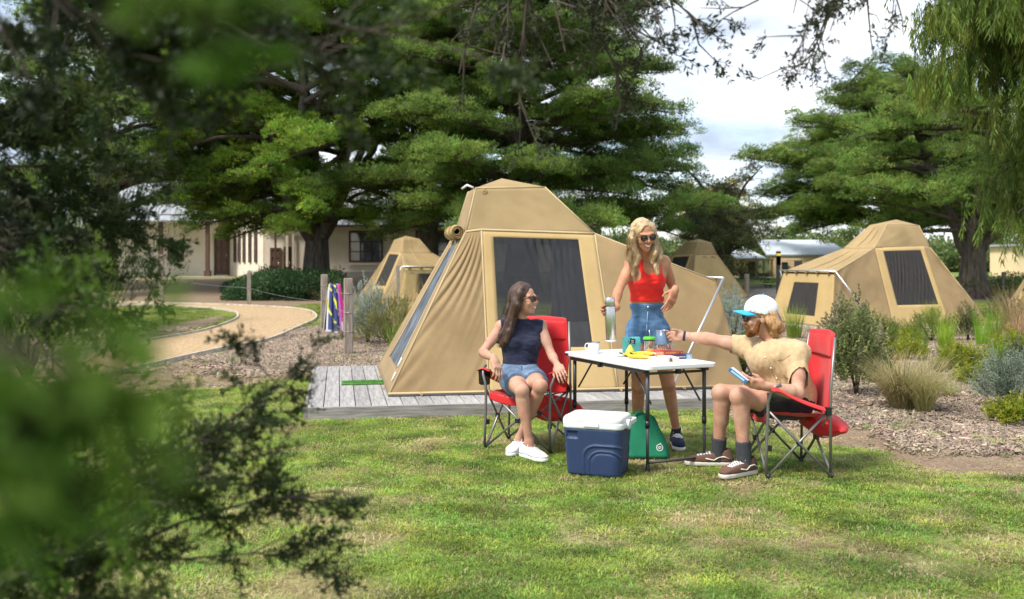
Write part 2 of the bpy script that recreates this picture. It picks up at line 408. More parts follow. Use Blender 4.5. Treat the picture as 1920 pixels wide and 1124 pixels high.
gme = np_mesh('ground', np.stack([GX, GY, GZ], -1).reshape(-1, 3), F)
zc = np.stack([la, mu, di, ro], -1).astype(np.float32)
at_ = gme.color_attributes.new('zone', 'FLOAT_COLOR', 'POINT'); at_.data.foreach_set('color', zc.reshape(-1, 4).ravel())
b_ = gme.attributes.new('dry', 'FLOAT', 'POINT'); b_.data.foreach_set('value', bare(GX, GY).astype(np.float32).ravel())
gm = bpy.data.materials.new('ground'); gm.use_nodes = True; n, l = gm.node_tree.nodes, gm.node_tree.links; pb = n['Principled BSDF']; pb.inputs['Roughness'].default_value = .95; pb.inputs['Specular IOR Level'].default_value = .15
geo = n.new('ShaderNodeNewGeometry')
def gnoise(sc, det=6, ro_=.6):
    z = n.new('ShaderNodeTexNoise'); z.inputs['Scale'].default_value = sc; z.inputs['Detail'].default_value = det; z.inputs['Roughness'].default_value = ro_; l.new(geo.outputs['Position'], z.inputs['Vector']); return z
def gramp(src, a, b, c1, c2, mid=None):
    r = n.new('ShaderNodeValToRGB'); e = r.color_ramp.elements; e[0].position = a; e[1].position = b; e[0].color = (*c1, 1); e[1].color = (*c2, 1)
    if mid: q = e.new((a + b) / 2); q.color = (*mid, 1)
    l.new(src, r.inputs['Fac']); return r.outputs['Color']
def gmix(f, a, b):
    m = n.new('ShaderNodeMix'); m.data_type = 'RGBA'; l.new(f, m.inputs[0]); l.new(a, m.inputs[6]); l.new(b, m.inputs[7]); return m.outputs[2]
fine = gnoise(38, 8, .7); med = gnoise(6, 6); big = gnoise(1.3, 5)
dryat = n.new('ShaderNodeAttribute'); dryat.attribute_name = 'dry'
green = gramp(fine.outputs['Fac'], .3, .7, (.07, .12, .02), (.20, .27, .06), (.12, .185, .035))
straw = gramp(fine.outputs['Fac'], .3, .7, (.17, .14, .06), (.42, .36, .18), (.29, .25, .11))
lawnc = gmix(dryat.outputs['Fac'], green, straw)
chipv = n.new('ShaderNodeTexVoronoi'); chipv.inputs['Scale'].default_value = 34; mpv = n.new('ShaderNodeMapping'); mpv.inputs['Scale'].default_value = (1, 2.2, 1); l.new(geo.outputs['Position'], mpv.inputs['Vector'])
dn = n.new('ShaderNodeVectorMath'); dn.operation = 'ADD'; l.new(mpv.outputs[0], dn.inputs[0]); l.new(med.outputs['Color'], dn.inputs[1]); l.new(dn.outputs[0], chipv.inputs['Vector'])
sep = n.new('ShaderNodeSeparateColor'); l.new(chipv.outputs['Color'], sep.inputs[0])
mulc = gramp(sep.outputs[0], 0, 1, (.10, .062, .04), (.44, .33, .24), (.27, .19, .13))
dirtc = gramp(fine.outputs['Fac'], .3, .72, (.13, .09, .06), (.36, .27, .19), (.25, .18, .12))
roadc = gramp(fine.outputs['Fac'], .3, .7, (.09, .085, .085), (.19, .18, .175))
zat = n.new('ShaderNodeAttribute'); zat.attribute_name = 'zone'; zs = n.new('ShaderNodeSeparateColor'); l.new(zat.outputs['Color'], zs.inputs[0])
c = gmix(zs.outputs[1], lawnc, mulc); c = gmix(zs.outputs[2], c, dirtc); c = gmix(zat.outputs['Alpha'], c, roadc)
shade = gramp(big.outputs['Fac'], .3, .7, (.86, .86, .86), (1.08, 1.08, 1.08)); mm = n.new('ShaderNodeMix'); mm.data_type = 'RGBA'; mm.blend_type = 'MULTIPLY'; mm.inputs[0].default_value = 1; l.new(c, mm.inputs[6]); l.new(shade, mm.inputs[7])
l.new(mm.outputs[2], pb.inputs['Base Color'])
bp = n.new('ShaderNodeBump'); bp.inputs['Strength'].default_value = .7; bp.inputs['Distance'].default_value = .02; l.new(fine.outputs['Fac'], bp.inputs['Height']); l.new(bp.outputs[0], pb.inputs['Normal'])
ground = obj('ground', gme, gm); tag(ground, 'lawn with worn dry spots, bark mulch beds and bare earth', kind='structure')

# curved gravel path with timber edging
OUT = np.array([gnd(*q)[:2] for q in [(-200, 800), (80, 735), (270, 690), (400, 660), (500, 640), (560, 615), (588, 602), (592, 592), (570, 582), (500, 576), (300, 569), (0, 566), (-300, 562)]])
INN = np.array([gnd(*q)[:2] for q in [(-250, 760), (40, 690), (200, 656), (300, 636), (380, 622), (436, 603), (446, 594), (438, 586), (400, 580), (360, 577), (270, 573.5), (0, 571), (-300, 568)]])
def spline(P, m=12):
    out = []
    for i in range(len(P) - 1):
        p0, p1, p2, p3 = P[max(i - 1, 0)], P[i], P[i + 1], P[min(i + 2, len(P) - 1)]
        for k in range(m):
            t = k / m; out.append(.5 * ((2 * p1) + (-p0 + p2) * t + (2 * p0 - 5 * p1 + 4 * p2 - p3) * t * t + (-p0 + 3 * p1 - 3 * p2 + p3) * t ** 3))
    out.append(P[-1]); return np.array(out)
so_, si_ = spline(OUT), spline(INN); V = []; F = []; K = 9
for i in range(len(so_)):
    for k in range(K):
        p = lerp(so_[i], si_[i], k / (K - 1)); V.append((p[0], p[1], float(gz(p[0], p[1])) + .012 + .012 * math.sin(PI * k / (K - 1))))
for i in range(len(so_) - 1):
    for k in range(K - 1): a = i * K + k; F.append((a, a + K, a + K + 1, a + 1))
tag(obj('path', np_mesh('path', V, np.array(F)), M('path_gravel', (.42, .28, .15), .95, scale=26, col2=(.62, .45, .27), var=.45, bump=.6, bscale=160, spec=.1, detail=9)), 'curving sand coloured gravel path', kind='structure')
edge_m = M('path_edging_wood', (.5, .44, .36), .9, scale=9, var=.3, bump=.3)
for nm, sp in (('outer', so_), ('inner', si_)):
    edging = thing('path_edging', 'thin timber edging along the %s curve of the gravel path' % ('outer' if nm == 'outer' else 'inner'), 'path edging', (0, 0, 0))
    for i in range(0, len(sp) - 8, 8):
        mb = MB(); seg = sp[i:i + 9]; vs = []; fs = []
        for j, p in enumerate(seg):
            t = seg[min(j + 1, 8)] - seg[max(j - 1, 0)]; t = t / np.linalg.norm(t); q = np.array([-t[1], t[0]]) * .018; z = float(gz(*p))
            for s_, zz in ((-1, -.03), (1, -.03), (1, .05), (-1, .05)): vs.append((p[0] + q[0] * s_, p[1] + q[1] * s_, z + zz))
        for j in range(8):
            for k in range(4): fs.append((j * 4 + k, j * 4 + (k + 1) % 4, j * 4 + 4 + (k + 1) % 4, j * 4 + 4 + k))
        fs += [(3, 2, 1, 0), (32, 33, 34, 35)]
        mb.add(vs, fs); mb.build('edging_board', edge_m, edging)

# ------------------------------------------------------------------ timber deck under the main tent
T0 = np.array([-1.17, 9.41]); TU = unit([.985, .172]); TV = np.array([-TU[1], TU[0]])
def tw(u, v, z, o=T0, U=TU, Vv=TV, z0=.105): p = o + U * u + Vv * v; return np.array([p[0], p[1], z0 + z])
deck_m = M('weathered_deck', (.27, .26, .25), .85, scale=3, col2=(.42, .405, .39), var=.25, bump=.35, bscale=30, aniso=(14, 1.2, 14), rndv=.16, spec=.2)
fas_m = M('weathered_fascia', (.25, .23, .21), .88, scale=3, col2=(.4, .375, .35), var=.3, bump=.5, bscale=26, aniso=(1.2, 14, 16), spec=.2)
D0 = gnd(576, 786)[:2]
deck = thing('timber_deck', 'low weathered grey timber deck that carries the large front tent', 'deck', (D0[0], D0[1], 0), math.atan2(TU[1], TU[0]))
DL, DW, PW = 4.25, 3.45, .14
np_ = int(DL / PW)
pl = MB(); 
me_pl = None
for i in range(np_):
    if me_pl is None:
        o = MB().box((0, 0, 0), (PW - .007, DW, .03)).build('deck_plank', deck_m, deck, bevel=.003); me_pl = o.data
    else:
        o = bpy.data.objects.new('deck_plank', me_pl); link(o, deck); q = o.modifiers.new('b', 'BEVEL'); q.width = .003; q.segments = 2
    o.location = (PW * (i + .5), DW / 2 + .002, .085 + rnd.uniform(-.0015, .0015))
a_ = MB().box((DL * .27, -.014, .045), (DL * .54 - .004, .03, .11)).build('fascia_board', fas_m, deck, bevel=.003)
a_ = MB().box((DL * .77, -.014, .045), (DL * .46 - .004, .03, .11)).build('fascia_board', fas_m, deck, bevel=.003)
a_ = MB().box((-.016, DW / 2, .045), (.03, DW + .03, .11)).build('fascia_board', fas_m, deck, bevel=.003)
MB().box((DL * .5, DW / 2, .03), (DL - .1, DW - .1, .07)).build('bearer', M('deck_bearer', (.08, .07, .06), .9), deck)

# ------------------------------------------------------------------ canvas tents
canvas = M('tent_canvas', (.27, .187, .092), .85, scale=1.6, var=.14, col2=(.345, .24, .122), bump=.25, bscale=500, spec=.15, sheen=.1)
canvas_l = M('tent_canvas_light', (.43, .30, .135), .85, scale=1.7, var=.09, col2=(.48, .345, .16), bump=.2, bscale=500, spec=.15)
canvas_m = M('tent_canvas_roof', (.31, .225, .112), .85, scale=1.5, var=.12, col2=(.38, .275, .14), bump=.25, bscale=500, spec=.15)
pole_m = M('aluminium_pole', (.62, .63, .64), .35, metal=.85, var=.05)
dark_fl = M('groundsheet', (.035, .035, .04), .7)
def meshmat(name, alpha, col):
    m = M(name, col, .8, spec=.1, var=.12, scale=3, aniso=(5, 5, .3), detail=2); n, l = m.node_tree.nodes, m.node_tree.links; t = n.new('ShaderNodeBsdfTransparent'); mx = n.new('ShaderNodeMixShader'); mx.inputs[0].default_value = alpha
    l.new(t.outputs[0], mx.inputs[1]); l.new(n['Principled BSDF'].outputs[0], mx.inputs[2]); l.new(mx.outputs[0], n['Material Output'].inputs['Surface']); return m
mesh_m = meshmat('insect_mesh', .56, (.05, .052, .058)); mesh_d = meshmat('insect_mesh_dark', .9, (.045, .042, .04))
seam_m = M('canvas_seam', (.46, .35, .19), .85, var=.05)
def panel(name, c4, m, parent, n=(26, 26), wr=.006, sag=0., freq=(9, 2.5), seed=0, hole=None, skew=.5, edge=.14, top=False):
    """cloth between four corners p00,p10,p11,p01, folded; hole=(u0,v0,u1,v1) leaves an opening"""
    p = [np.array(q, float) for q in c4]; us = np.linspace(0, 1, n[0] + 1); vs = np.linspace(0, 1, n[1] + 1)
    if hole: us = np.unique(np.concatenate([us, [hole[0], hole[2]]]).round(5)); vs = np.unique(np.concatenate([vs, [hole[1], hole[3]]]).round(5))
    Ug, Vg = np.meshgrid(us, vs, indexing='ij')
    P = (p[0] * ((1 - Ug) * (1 - Vg))[..., None] + p[1] * (Ug * (1 - Vg))[..., None] + p[2] * (Ug * Vg)[..., None] + p[3] * ((1 - Ug) * Vg)[..., None])
    nn = unit(np.cross(p[2] - p[0], p[3] - p[1]))
    r = np.random.RandomState(seed); ph = r.uniform(0, 6, 6)
    win = np.clip(np.minimum(np.minimum(Ug, 1 - Ug), np.minimum(Vg, 1 - Vg)) / edge, 0, 1); win = win * win * (3 - 2 * win)
    w = Ug * freq[0] + skew * Vg * freq[0] + .7 * np.sin(Vg * freq[1] * 2 + ph[0]) + .5 * np.sin(Ug * 5 + ph[1])
    amp = .45 + .55 * np.sin(Ug * 3.1 + Vg * 2.3 + ph[2]) * np.sin(Vg * 4.2 - Ug * 1.7 + ph[3])
    dz = wr * (np.abs(np.sin(w + ph[4])) ** .8 * 1.6 - 1 + .5 * np.sin(2.3 * w + ph[5])) * amp + sag * np.sin(PI * Ug) * np.sin(PI * Vg)
    P = P + nn * (dz * win)[..., None]
    ix = np.arange(Ug.size).reshape(Ug.shape); Fq = np.stack([ix[:-1, :-1], ix[1:, :-1], ix[1:, 1:], ix[:-1, 1:]], -1)
    if hole:
        uc = (us[:-1] + us[1:]) / 2; vc = (vs[:-1] + vs[1:]) / 2; UU, VV = np.meshgrid(uc, vc, indexing='ij')
        inside = (UU > hole[0]) & (UU < hole[2]) & (VV > hole[1]) & (VV < hole[3]); Fq = Fq[~inside]
    me = np_mesh(name, P.reshape(-1, 3), Fq.reshape(-1, 4)); o = obj(name, me, m, parent)
    if not top: q = o.modifiers.new('s', 'SOLIDIFY'); q.thickness = .003; q.offset = 0
    return o
def quad_pt(c4, u, v, off=0.):
    p = [np.array(q, float) for q in c4]; nn = unit(np.cross(p[2] - p[0], p[3] - p[1]))
    return p[0] * (1 - u) * (1 - v) + p[1] * u * (1 - v) + p[2] * u * v + p[3] * (1 - u) * v + nn * off
def strip(name, pts, w, m, parent, nrm):
    V = []; F = []; nrm = unit(nrm)
    for i, q in enumerate(pts):
        t = unit(np.array(pts[min(i + 1, len(pts) - 1)]) - np.array(pts[max(i - 1, 0)])); s = np.cross(t, nrm) * w / 2
        V += [np.array(q) - s, np.array(q) + s]
    for i in range(len(pts) - 1): F.append((2 * i, 2 * i + 2, 2 * i + 3, 2 * i + 1))
    o = obj(name, np_mesh(name, V, F), m, parent); q = o.modifiers.new('s', 'SOLIDIFY'); q.thickness = .005; q.offset = 0; return o
def make_tent(label, T, U, Vd, z0=.105, group='canvas safari tents on the lawns', det=1, sc=1., dark=False, roll=False, seed=0, leg=True):
    t = thing('canvas_tent', label, 'tent', (T[0], T[1], z0), 0, group); r0 = np.array(U) * sc; r1 = np.array(Vd) * sc
    L = lambda u, v, z: np.array([r0[0] * u + r1[0] * v, r0[1] * u + r1[1] * v, z * sc])
    flip = (U[0] * Vd[1] - U[1] * Vd[0]) < 0
    def q4(a, b, c_, d): return (b, a, d, c_) if flip else (a, b, c_, d)
    nf = 30 if det else 14
    def near(v): return v
    for side in (0, 1):
        f = (lambda v: v) if side == 0 else (lambda v: 2.6 - v)
        F0, A, B, Cc = L(0, f(0), 0), L(.96, f(-.01), 0), L(2.25, f(0), 0), L(3.6, f(.02), 0)
        ML, A2, B2 = L(.84, f(.80), 1.58), L(1.0, f(.77), 1.6), L(2.2, f(.72), 1.565)
        NL, NR, E1 = L(.97, f(1.0), 2.05), L(1.72, f(1.0), 2.07), L(3.38, f(.3), 1.07)
        P = lambda a, b, c_, d: (a, b, c_, d) if side == 0 else (b, a, d, c_)
        sfx = 'side_wall'
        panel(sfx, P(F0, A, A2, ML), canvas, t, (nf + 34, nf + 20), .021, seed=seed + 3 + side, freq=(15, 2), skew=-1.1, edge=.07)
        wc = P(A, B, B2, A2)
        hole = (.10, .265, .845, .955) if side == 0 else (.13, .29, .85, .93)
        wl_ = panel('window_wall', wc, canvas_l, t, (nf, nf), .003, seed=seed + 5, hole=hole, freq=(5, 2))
        h = hole; mc = [quad_pt(wc, h[0], h[1]), quad_pt(wc, h[2], h[1]), quad_pt(wc, h[2], h[3]), quad_pt(wc, h[0], h[3])]
        w_ = panel('window_mesh', mc, mesh_d if dark else mesh_m, wl_, (60, 20), .020 if not side else .004, seed=seed + 9, freq=(34, 2.2), skew=.35, edge=.05, top=True)
        if side == 0 and roll:
            inn = L(0, .03, -.01); hu = lambda a, b: quad_pt(wc, h[0] + (h[2] - h[0]) * a, h[1] + (h[3] - h[1]) * b) + inn
            panel('lower_flap', [hu(0, 0), hu(1, 0), hu(1, .24), hu(0, .20)], M('grey_flap', (.10, .095, .09), .85, var=.2), wl_, (30, 8), .008, seed=77, freq=(6, 2), top=True)
            inn = L(0, .07, 0); panel('curtain', [hu(.60, .2), hu(1.02, .22), hu(1.02, 1.02), hu(.68, 1.02)], M('dark_curtain', (.022, .022, .028), .8, var=.3, scale=4, aniso=(9, 9, .3)), wl_, (40, 10), .02, seed=78, freq=(12, 2), skew=.2, top=True)
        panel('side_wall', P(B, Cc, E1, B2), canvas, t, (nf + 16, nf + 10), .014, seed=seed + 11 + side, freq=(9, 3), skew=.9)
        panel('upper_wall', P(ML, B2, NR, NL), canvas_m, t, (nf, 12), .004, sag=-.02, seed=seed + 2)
        # pale band above the window and seam tapes
        wn_ = np.cross(B - A, A2 - A) * (1 if side == 0 else -1)
        strip('seam', [quad_pt(wc, 0 if side == 0 else 1, k / 8, .004) for k in range(9)], .018, seam_m, t, wn_)
        strip('seam', [quad_pt(wc, 1 if side == 0 else 0, k / 8, .004) for k in range(9)], .018, seam_m, t, wn_)
        strip('seam', [lerp(ML, A2, k / 4) + unit(wn_) * .006 for k in range(4)] + [lerp(A2, B2, k / 6) + unit(wn_) * (.006 + .0) for k in range(7)], .022, seam_m, t, wn_)
        for a, b in ((F0, ML), (ML, NL), (NL, NR), (NR, B2), (B2, E1)): MB().tube([a, lerp(a, b, .5), b], .009, 6).build('seam', seam_m, t)
        MB().tube([F0 + L(0, 0, .02), B + L(0, 0, .02), Cc + L(0, 0, .02)], .014, 6).build('hem', seam_m, t)
    P_ = L(1.3, 1.3, 2.18)
    NL, NR, FR, FL = L(.97, 1.0, 2.05), L(1.72, 1.0, 2.07), L(1.72, 1.6, 2.07), L(.97, 1.6, 2.05)
    B2, B2f, E1, E2 = L(2.2, .72, 1.565), L(2.2, 1.88, 1.565), L(3.38, .3, 1.07), L(3.38, 2.3, 1.07)
    cap = MB(); vs = [NL, NR, FR, FL, P_]; cap.add(vs, [(0, 1, 4), (1, 2, 4), (2, 3, 4), (3, 0, 4)]); co = cap.build('roof_cap', canvas_m, t, subsurf=0, solid=.004)
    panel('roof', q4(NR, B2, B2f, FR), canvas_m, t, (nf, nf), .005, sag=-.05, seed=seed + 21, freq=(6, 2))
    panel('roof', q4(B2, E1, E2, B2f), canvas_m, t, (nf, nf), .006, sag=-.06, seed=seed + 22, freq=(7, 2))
    for k in (.36, .64): 
        g = lerp(NR, FR, k); h1 = lerp(B2, B2f, k); h2 = lerp(E1, E2, k); strip('seam', [lerp(g, h1, q / 5) + np.array([0, 0, .004 - .05 * math.sin(PI * q / 5) * .9]) for q in range(6)] + [lerp(h1, h2, q / 5) + np.array([0, 0, .004 - .055 * math.sin(PI * q / 5) * .9]) for q in range(1, 6)], .03, canvas_l, t, (0, 0, 1))
    # low end wall
    Cn, Cf = L(3.6, .02, 0), L(3.6, 2.58, 0); ew = q4(Cn, Cf, E2 - L(0, 0, .03), E1 - L(0, 0, .03))
    ho = (.27, .18, .73, .82)
    el = panel('end_wall', ew, canvas_l, t, (nf, nf), .003, seed=seed + 31, hole=ho)
    mc = [quad_pt(ew, ho[0], ho[1]), quad_pt(ew, ho[2], ho[1]), quad_pt(ew, ho[2], ho[3]), quad_pt(ew, ho[0], ho[3])]
    panel('window_mesh', mc, mesh_d, el, (30, 10), .012, seed=seed + 33, freq=(24, 2), skew=.1, edge=.05, top=True)
    MB().tube([E1 + L(.04, -.1, .03), E2 + L(.04, .1, .03)], .014, 8).build('eave_pole', pole_m, t)
    for k in range(5): MB().box(lerp(E1, E2, .08 + .21 * k) + L(.03, 0, .01), (.07, .07, .05)).build('pole_sleeve', canvas, t)
    for k, (u_, v_) in enumerate(((.3, -.03), (.96, -.03), (1.6, -.03), (2.25, -.03), (2.9, -.03), (3.55, -.03), (-.03, .6), (-.03, 1.6))):
        MB().tube([L(u_, v_, .03), L(u_, v_ - .035, .02), L(u_ + .012, v_ - .05, .0), L(u_ + .02, v_ - .03, .02), L(u_ + .015, v_, .03)], .005, 5).build('peg_loop', canvas_l, t)
    if leg:
        for v_, e in ((-.52, E1 + L(.04, -.1, .03)), (3.12, E2 + L(.04, .1, .03))):
            MB().tube([e, L(2.72, v_ * .35 + (0 if v_ < 0 else 1.7), 0.0)], .013, 8).build('leg_pole', pole_m, t)
    # door end with its zipped mesh strip
    F0, F1, ML, MF = L(0, 0, 0), L(0, 2.6, 0), L(.84, .80, 1.58), L(.84, 1.80, 1.58)
    dw = q4(F1, F0, ML, MF); ho = (.30, .13, .83, .97)
    if roll:
        dl = panel('door_wall', dw, canvas, t, (nf, nf), .004, seed=seed + 41, hole=ho)
        mc = [quad_pt(dw, ho[0], ho[1]), quad_pt(dw, ho[2], ho[1]), quad_pt(dw, ho[2], ho[3]), quad_pt(dw, ho[0], ho[3])]
        panel('door_mesh', mc, M('clear_vinyl_door', (.035, .045, .065), .35, var=.6, scale=7, col2=(.20, .235, .29), aniso=(1, 1, .35), spec=.6, detail=8), dl, (20, 30), .012, seed=seed + 42, freq=(7, 3), top=True)
        for k_ in (ho[0], ho[2]): strip('zip', [quad_pt(dw, k_, ho[1] + (ho[3] - ho[1]) * q / 8, .006) for q in range(9)], .05, seam_m, t, np.cross(dw[1] - dw[0], dw[3] - dw[0]))
        for k_, l_ in ((.9, .2), (.93, .12)): MB().tube([quad_pt(dw, k_, l_, .015), quad_pt(dw, k_ - .01, l_ - .055, .012)], .008, 6).build('zip_pull', M('white_plastic', (.75, .75, .73), .4), t)
        # rolled up door flap
        a, b = quad_pt(dw, .25, .98, .07), quad_pt(dw, .92, .98, .07); ax = unit(b - a); up = np.array([0, 0, 1.]); sdv = unit(np.cross(ax, up)); up = np.cross(sdv, ax)
        V = []; F = []; n_ = 40
        for i in range(9):
            for j in range(n_):
                th = j / (n_ - 1) * 5.5 * PI; rr = .022 + .045 * j / (n_ - 1) + .005 * math.sin(i * 1.7 + j * .5)
                V.append(lerp(a, b, i / 8) + (sdv * math.cos(th) + up * math.sin(th)) * rr + up * (.01 * math.sin(i * 1.1)))
        for i in range(8):
            for j in range(n_ - 1): k_ = i * n_ + j; F.append((k_, k_ + 1, k_ + n_ + 1, k_ + n_))
        o = obj('rolled_flap', np_mesh('rolled_flap', V, np.array(F)), canvas_l, t); q = o.modifiers.new('s', 'SOLIDIFY'); q.thickness = .006
        for k_ in (.2, .75):
            c_ = lerp(a, b, k_); MB().tube([c_ + (sdv * math.cos(w_) + up * math.sin(w_)) * .075 for w_ in np.linspace(0, 2 * PI, 15)[:-1]], .007, 5, closed=True).build('flap_tie', canvas, t)
            MB().tube([c_ - up * .07, c_ - up * .2 + sdv * .01, c_ - up * .3 + sdv * .03], .004, 5).build('flap_tie', canvas_l, t)
        MB().tube([NL + L(-.02, -.01, .0), NL + L(-.09, .0, .03), NL + L(-.13, .1, .0)], .013, 6).build('cap_strap', M('white_plastic', (.75, .75, .73), .4), t)
        MB().tube([NL + L(.09, -.03, -.03) + (0, 0, .03 * math.cos(q)) + L(.02 * math.sin(q), 0, 0) for q in np.linspace(0, 2 * PI, 11)[:-1]], .006, 5, closed=True).build('peg_loop', canvas_l, t)
    else:
        panel('door_wall', dw, canvas_l, t, (nf, nf), .006, seed=seed + 41)
        for k in (.38, .72): MB().tube([quad_pt(dw, k - .1, .93, .012), quad_pt(dw, k, .965, .03), quad_pt(dw, k + .1, .93, .012)], .012, 6).build('door_vent', canvas, t)
    panel('upper_wall', q4(MF, ML, NL, FL), canvas, t, (nf, 12), .004, seed=seed + 2)
    panel('groundsheet', (L(.03, .03, .012), L(3.57, .03, .012), L(3.57, 2.57, .012), L(.03, 2.57, .012)), dark_fl, t, (8, 8), .002, seed=1)
    MB().tube([L(0, -.02, .0), L(3.62, -.02, .0)], .012, 5).build('skirt_edge', dark_fl, t)
    return t
main_tent = make_tent('largest tan tent with rolled door flap, on the grey deck behind the picnic table', T0, TU, TV, roll=True, seed=1)
ur = unit([-.972, -.235]); make_tent('tan canvas tent at right whose dark window faces the planted bed', np.array([10.12, 21.0]), ur, np.array([ur[1], -ur[0]]), dark=True, seed=50, det=1, sc=1.04, z0=.03)
um = unit([-.45, .89]); make_tent('tan canvas tent showing its closed pale door flap, just right of the standing woman', np.array([6.5, 36.0]), um, np.array([um[1], -um[0]]), dark=True, seed=80, det=0, sc=1.02, leg=False, z0=0)
ul = unit([.50, -.866]); make_tent('small distant tan canvas tent between the tree trunk and the large tent', np.array([-5.55, 36.0]), ul, np.array([-ul[1], ul[0]]), dark=True, seed=110, det=0, sc=1.0, z0=.1)
uf = unit([-.3, -.95]); make_tent('shaded canvas tent cut off by the right edge of the picture', np.array([18.3, 31.0]), uf, np.array([uf[1], -uf[0]]), dark=True, seed=140, det=0, sc=1.0, z0=0)
# pale concrete pad below the right-hand tent
pad = MB(); pc = [np.array([9.9, 20.7]), np.array([9.9, 20.7]) + ur * 3.9, np.array([9.9, 20.7]) + ur * 3.9 + np.array([ur[1], -ur[0]]) * 3.1, np.array([9.9, 20.7]) + np.array([ur[1], -ur[0]]) * 3.1]
pad.prism([tuple(q) for q in pc][::-1], -.08, .025); tag(pad.build('tent_platform', M('pale_platform', (.42, .41, .39), .85, bump=.2), bevel=.01), 'pale low platform under the right-hand tent', 'platform')

# door mat on the deck
mt = M('green_turf_mat', (.08, .26, .035), .9, scale=90, var=.4, bump=1, bscale=500)
mm_ = MB(); c1, c2_ = gnd(655, 722, .1), gnd(716, 722, .1); mat_t = thing('door_mat', 'bright green turf mat on the deck by the tent door', 'mat', tuple((c1 + c2_) / 2 + np.array([-.02, .14, .003])), math.atan2(TU[1], TU[0]))
MB().box((0, 0, .006), (.5, .3, .012)).build('mat_base', mt, mat_t, bevel=.003)
v_, f_ = blades(900, .24, .016, .004, seed=4, segs=1); v_[:, 1] *= .6; v_[:, 2] += .01; tag(obj('mat_pile', np_mesh('mat_pile', v_, f_), mt, mat_t), kind='stuff')
# ------------------------------------------------------------------ pale hall behind the trees
rend = M('cream_render', (.72, .62, .50), .9, scale=1.2, var=.08, col2=(.8, .71, .59), bump=.3, bscale=20, spec=.1)
base_r = M('grey_plinth', (.4, .36, .31), .9)
brown = M('brown_joinery', (.09, .045, .03), .6, var=.3)
tin = M('corrugated_iron', (.26, .275, .29), .7, scale=.8, var=.2, col2=(.38, .395, .41), spec=.25, bump=.0, aniso=(6, .5, .5))
glass_d = M('dark_window_glass', (.03, .035, .045), .08, spec=.8, var=.5, scale=1.5)
hall = thing('long_hall', 'long cream rendered hall with brown doors and grey iron roof behind the big trees', 'building', (-10, 50, .5))
HL = np.array([-10, 50, .5])
def hb(name, c, d, m, R=None, par=None, bevel=0): return MB().box(np.array(c, float) - HL, d, R).build(name, m, par or hall, bevel=bevel)
def wall_seg(a, b, z0, z1, m=rend, th=.3, name='wall'):
    a, b = np.array(a, float), np.array(b, float); c = (a + b) / 2; L = np.linalg.norm(b - a); an = math.atan2(b[1] - a[1], b[0] - a[0])
    return hb(name, (c[0], c[1], (z0 + z1) / 2), (L, th, z1 - z0), m, rotz(an)), an
def opening(a, b, s, w, z0, z1, kind, cols=2, rows=3, sill=True):
    """window or door set on wall a-b at distance s along it"""
    a, b = np.array(a, float), np.array(b, float); t = unit(b - a); nrm = np.array([t[1], -t[0]]); p = a + t * s; an = math.atan2(t[1], t[0]); R = rotz(an)
    f = hb(kind, (p[0] + nrm[0] * .13, p[1] + nrm[1] * .13, (z0 + z1) / 2), (w, .1, z1 - z0), glass_d if kind == 'window' else brown, R)
    def loc(dx, dz, dw, dh, dep, nm, m): 
        q = p + t * dx + nrm * (.19 + dep); return MB().box(np.array([q[0], q[1], dz]) - HL, (dw, .05, dh), R).build(nm, m, f)
    fw = .09
    loc(-w / 2, (z0 + z1) / 2, fw, z1 - z0 + fw, .01, 'frame', brown); loc(w / 2, (z0 + z1) / 2, fw, z1 - z0 + fw, .01, 'frame', brown); loc(0, z1, w - fw, fw, .01, 'frame', brown)
    if kind == 'window':
        loc(0, z0, w - fw, fw, .01, 'frame', brown)
        for i in range(1, cols): loc(-w / 2 + w * i / cols, (z0 + z1) / 2, .07, z1 - z0 - fw, .0, 'glazing_bar', brown)
        for j in range(1, rows): loc(0, z0 + (z1 - z0) * j / rows, w - fw, .045, -.008, 'glazing_bar', brown)
        pm = M('reflecting_pane', (.1, .11, .14), .05, spec=.9, var=.6, scale=2)
        for i in range(cols):
            for j in range(rows): loc(-w / 2 + w * (i + .5) / cols, z0 + (z1 - z0) * (j + .5) / rows, w / cols - .09, (z1 - z0) / rows - .07, -.03, 'pane', pm)
        if sill: loc(0, z0 - .12, w + .3, .1, .05, 'sill', rend)
    else:
        for i in (-1, 1):
            for j in range(3): loc(i * w * .22, z0 + (z1 - z0) * (.2 + .3 * j), w * .3, (z1 - z0) * .2, -.01, 'door_panel', M('brown_panel', (.12, .06, .04), .6))
        hd = MB().tube([np.array([*(p + t * w * .38 + nrm * .3), (z0 + z1) / 2 - .1]) - HL, np.array([*(p + t * w * .38 + nrm * .3), (z0 + z1) / 2 + .05]) - HL], .02).build('handle', pole_m, f)
    return f
wa, wb = (-12.0, 50.3), (4.5, 50.3); wall_seg(wa, wb, .2, 3.2); wall_seg((-12, 50.22), (4.5, 50.22), .2, .85, base_r, .3, 'plinth')
opening(wa, wb, 4.65, 1.62, 1.36, 2.86, 'window', 3, 3); opening(wa, wb, 8.0, 1.62, 1.36, 2.86, 'window', 3, 3); opening(wa, wb, 1.2, 1.3, 1.36, 2.86, 'window', 3, 3)
w2a, w2b = (-12.35, 49.9), (-10.0, 49.9); wall_seg(w2a, w2b, .2, 3.15); opening(w2a, w2b, .55, .46, .55, 2.0, 'door'); opening(w2a, w2b, 1.15, .3, .55, 2.05, 'door')
w3a, w3b = (-15.6, 56.2), (-12.35, 50.0); wall_seg(w3a, w3b, .2, 4.0)
for s_ in (.7, 1.8, 2.95, 4.3, 5.6): opening(w3a, w3b, s_, .42, 1.35, 2.95, 'window', 1, 3, False)
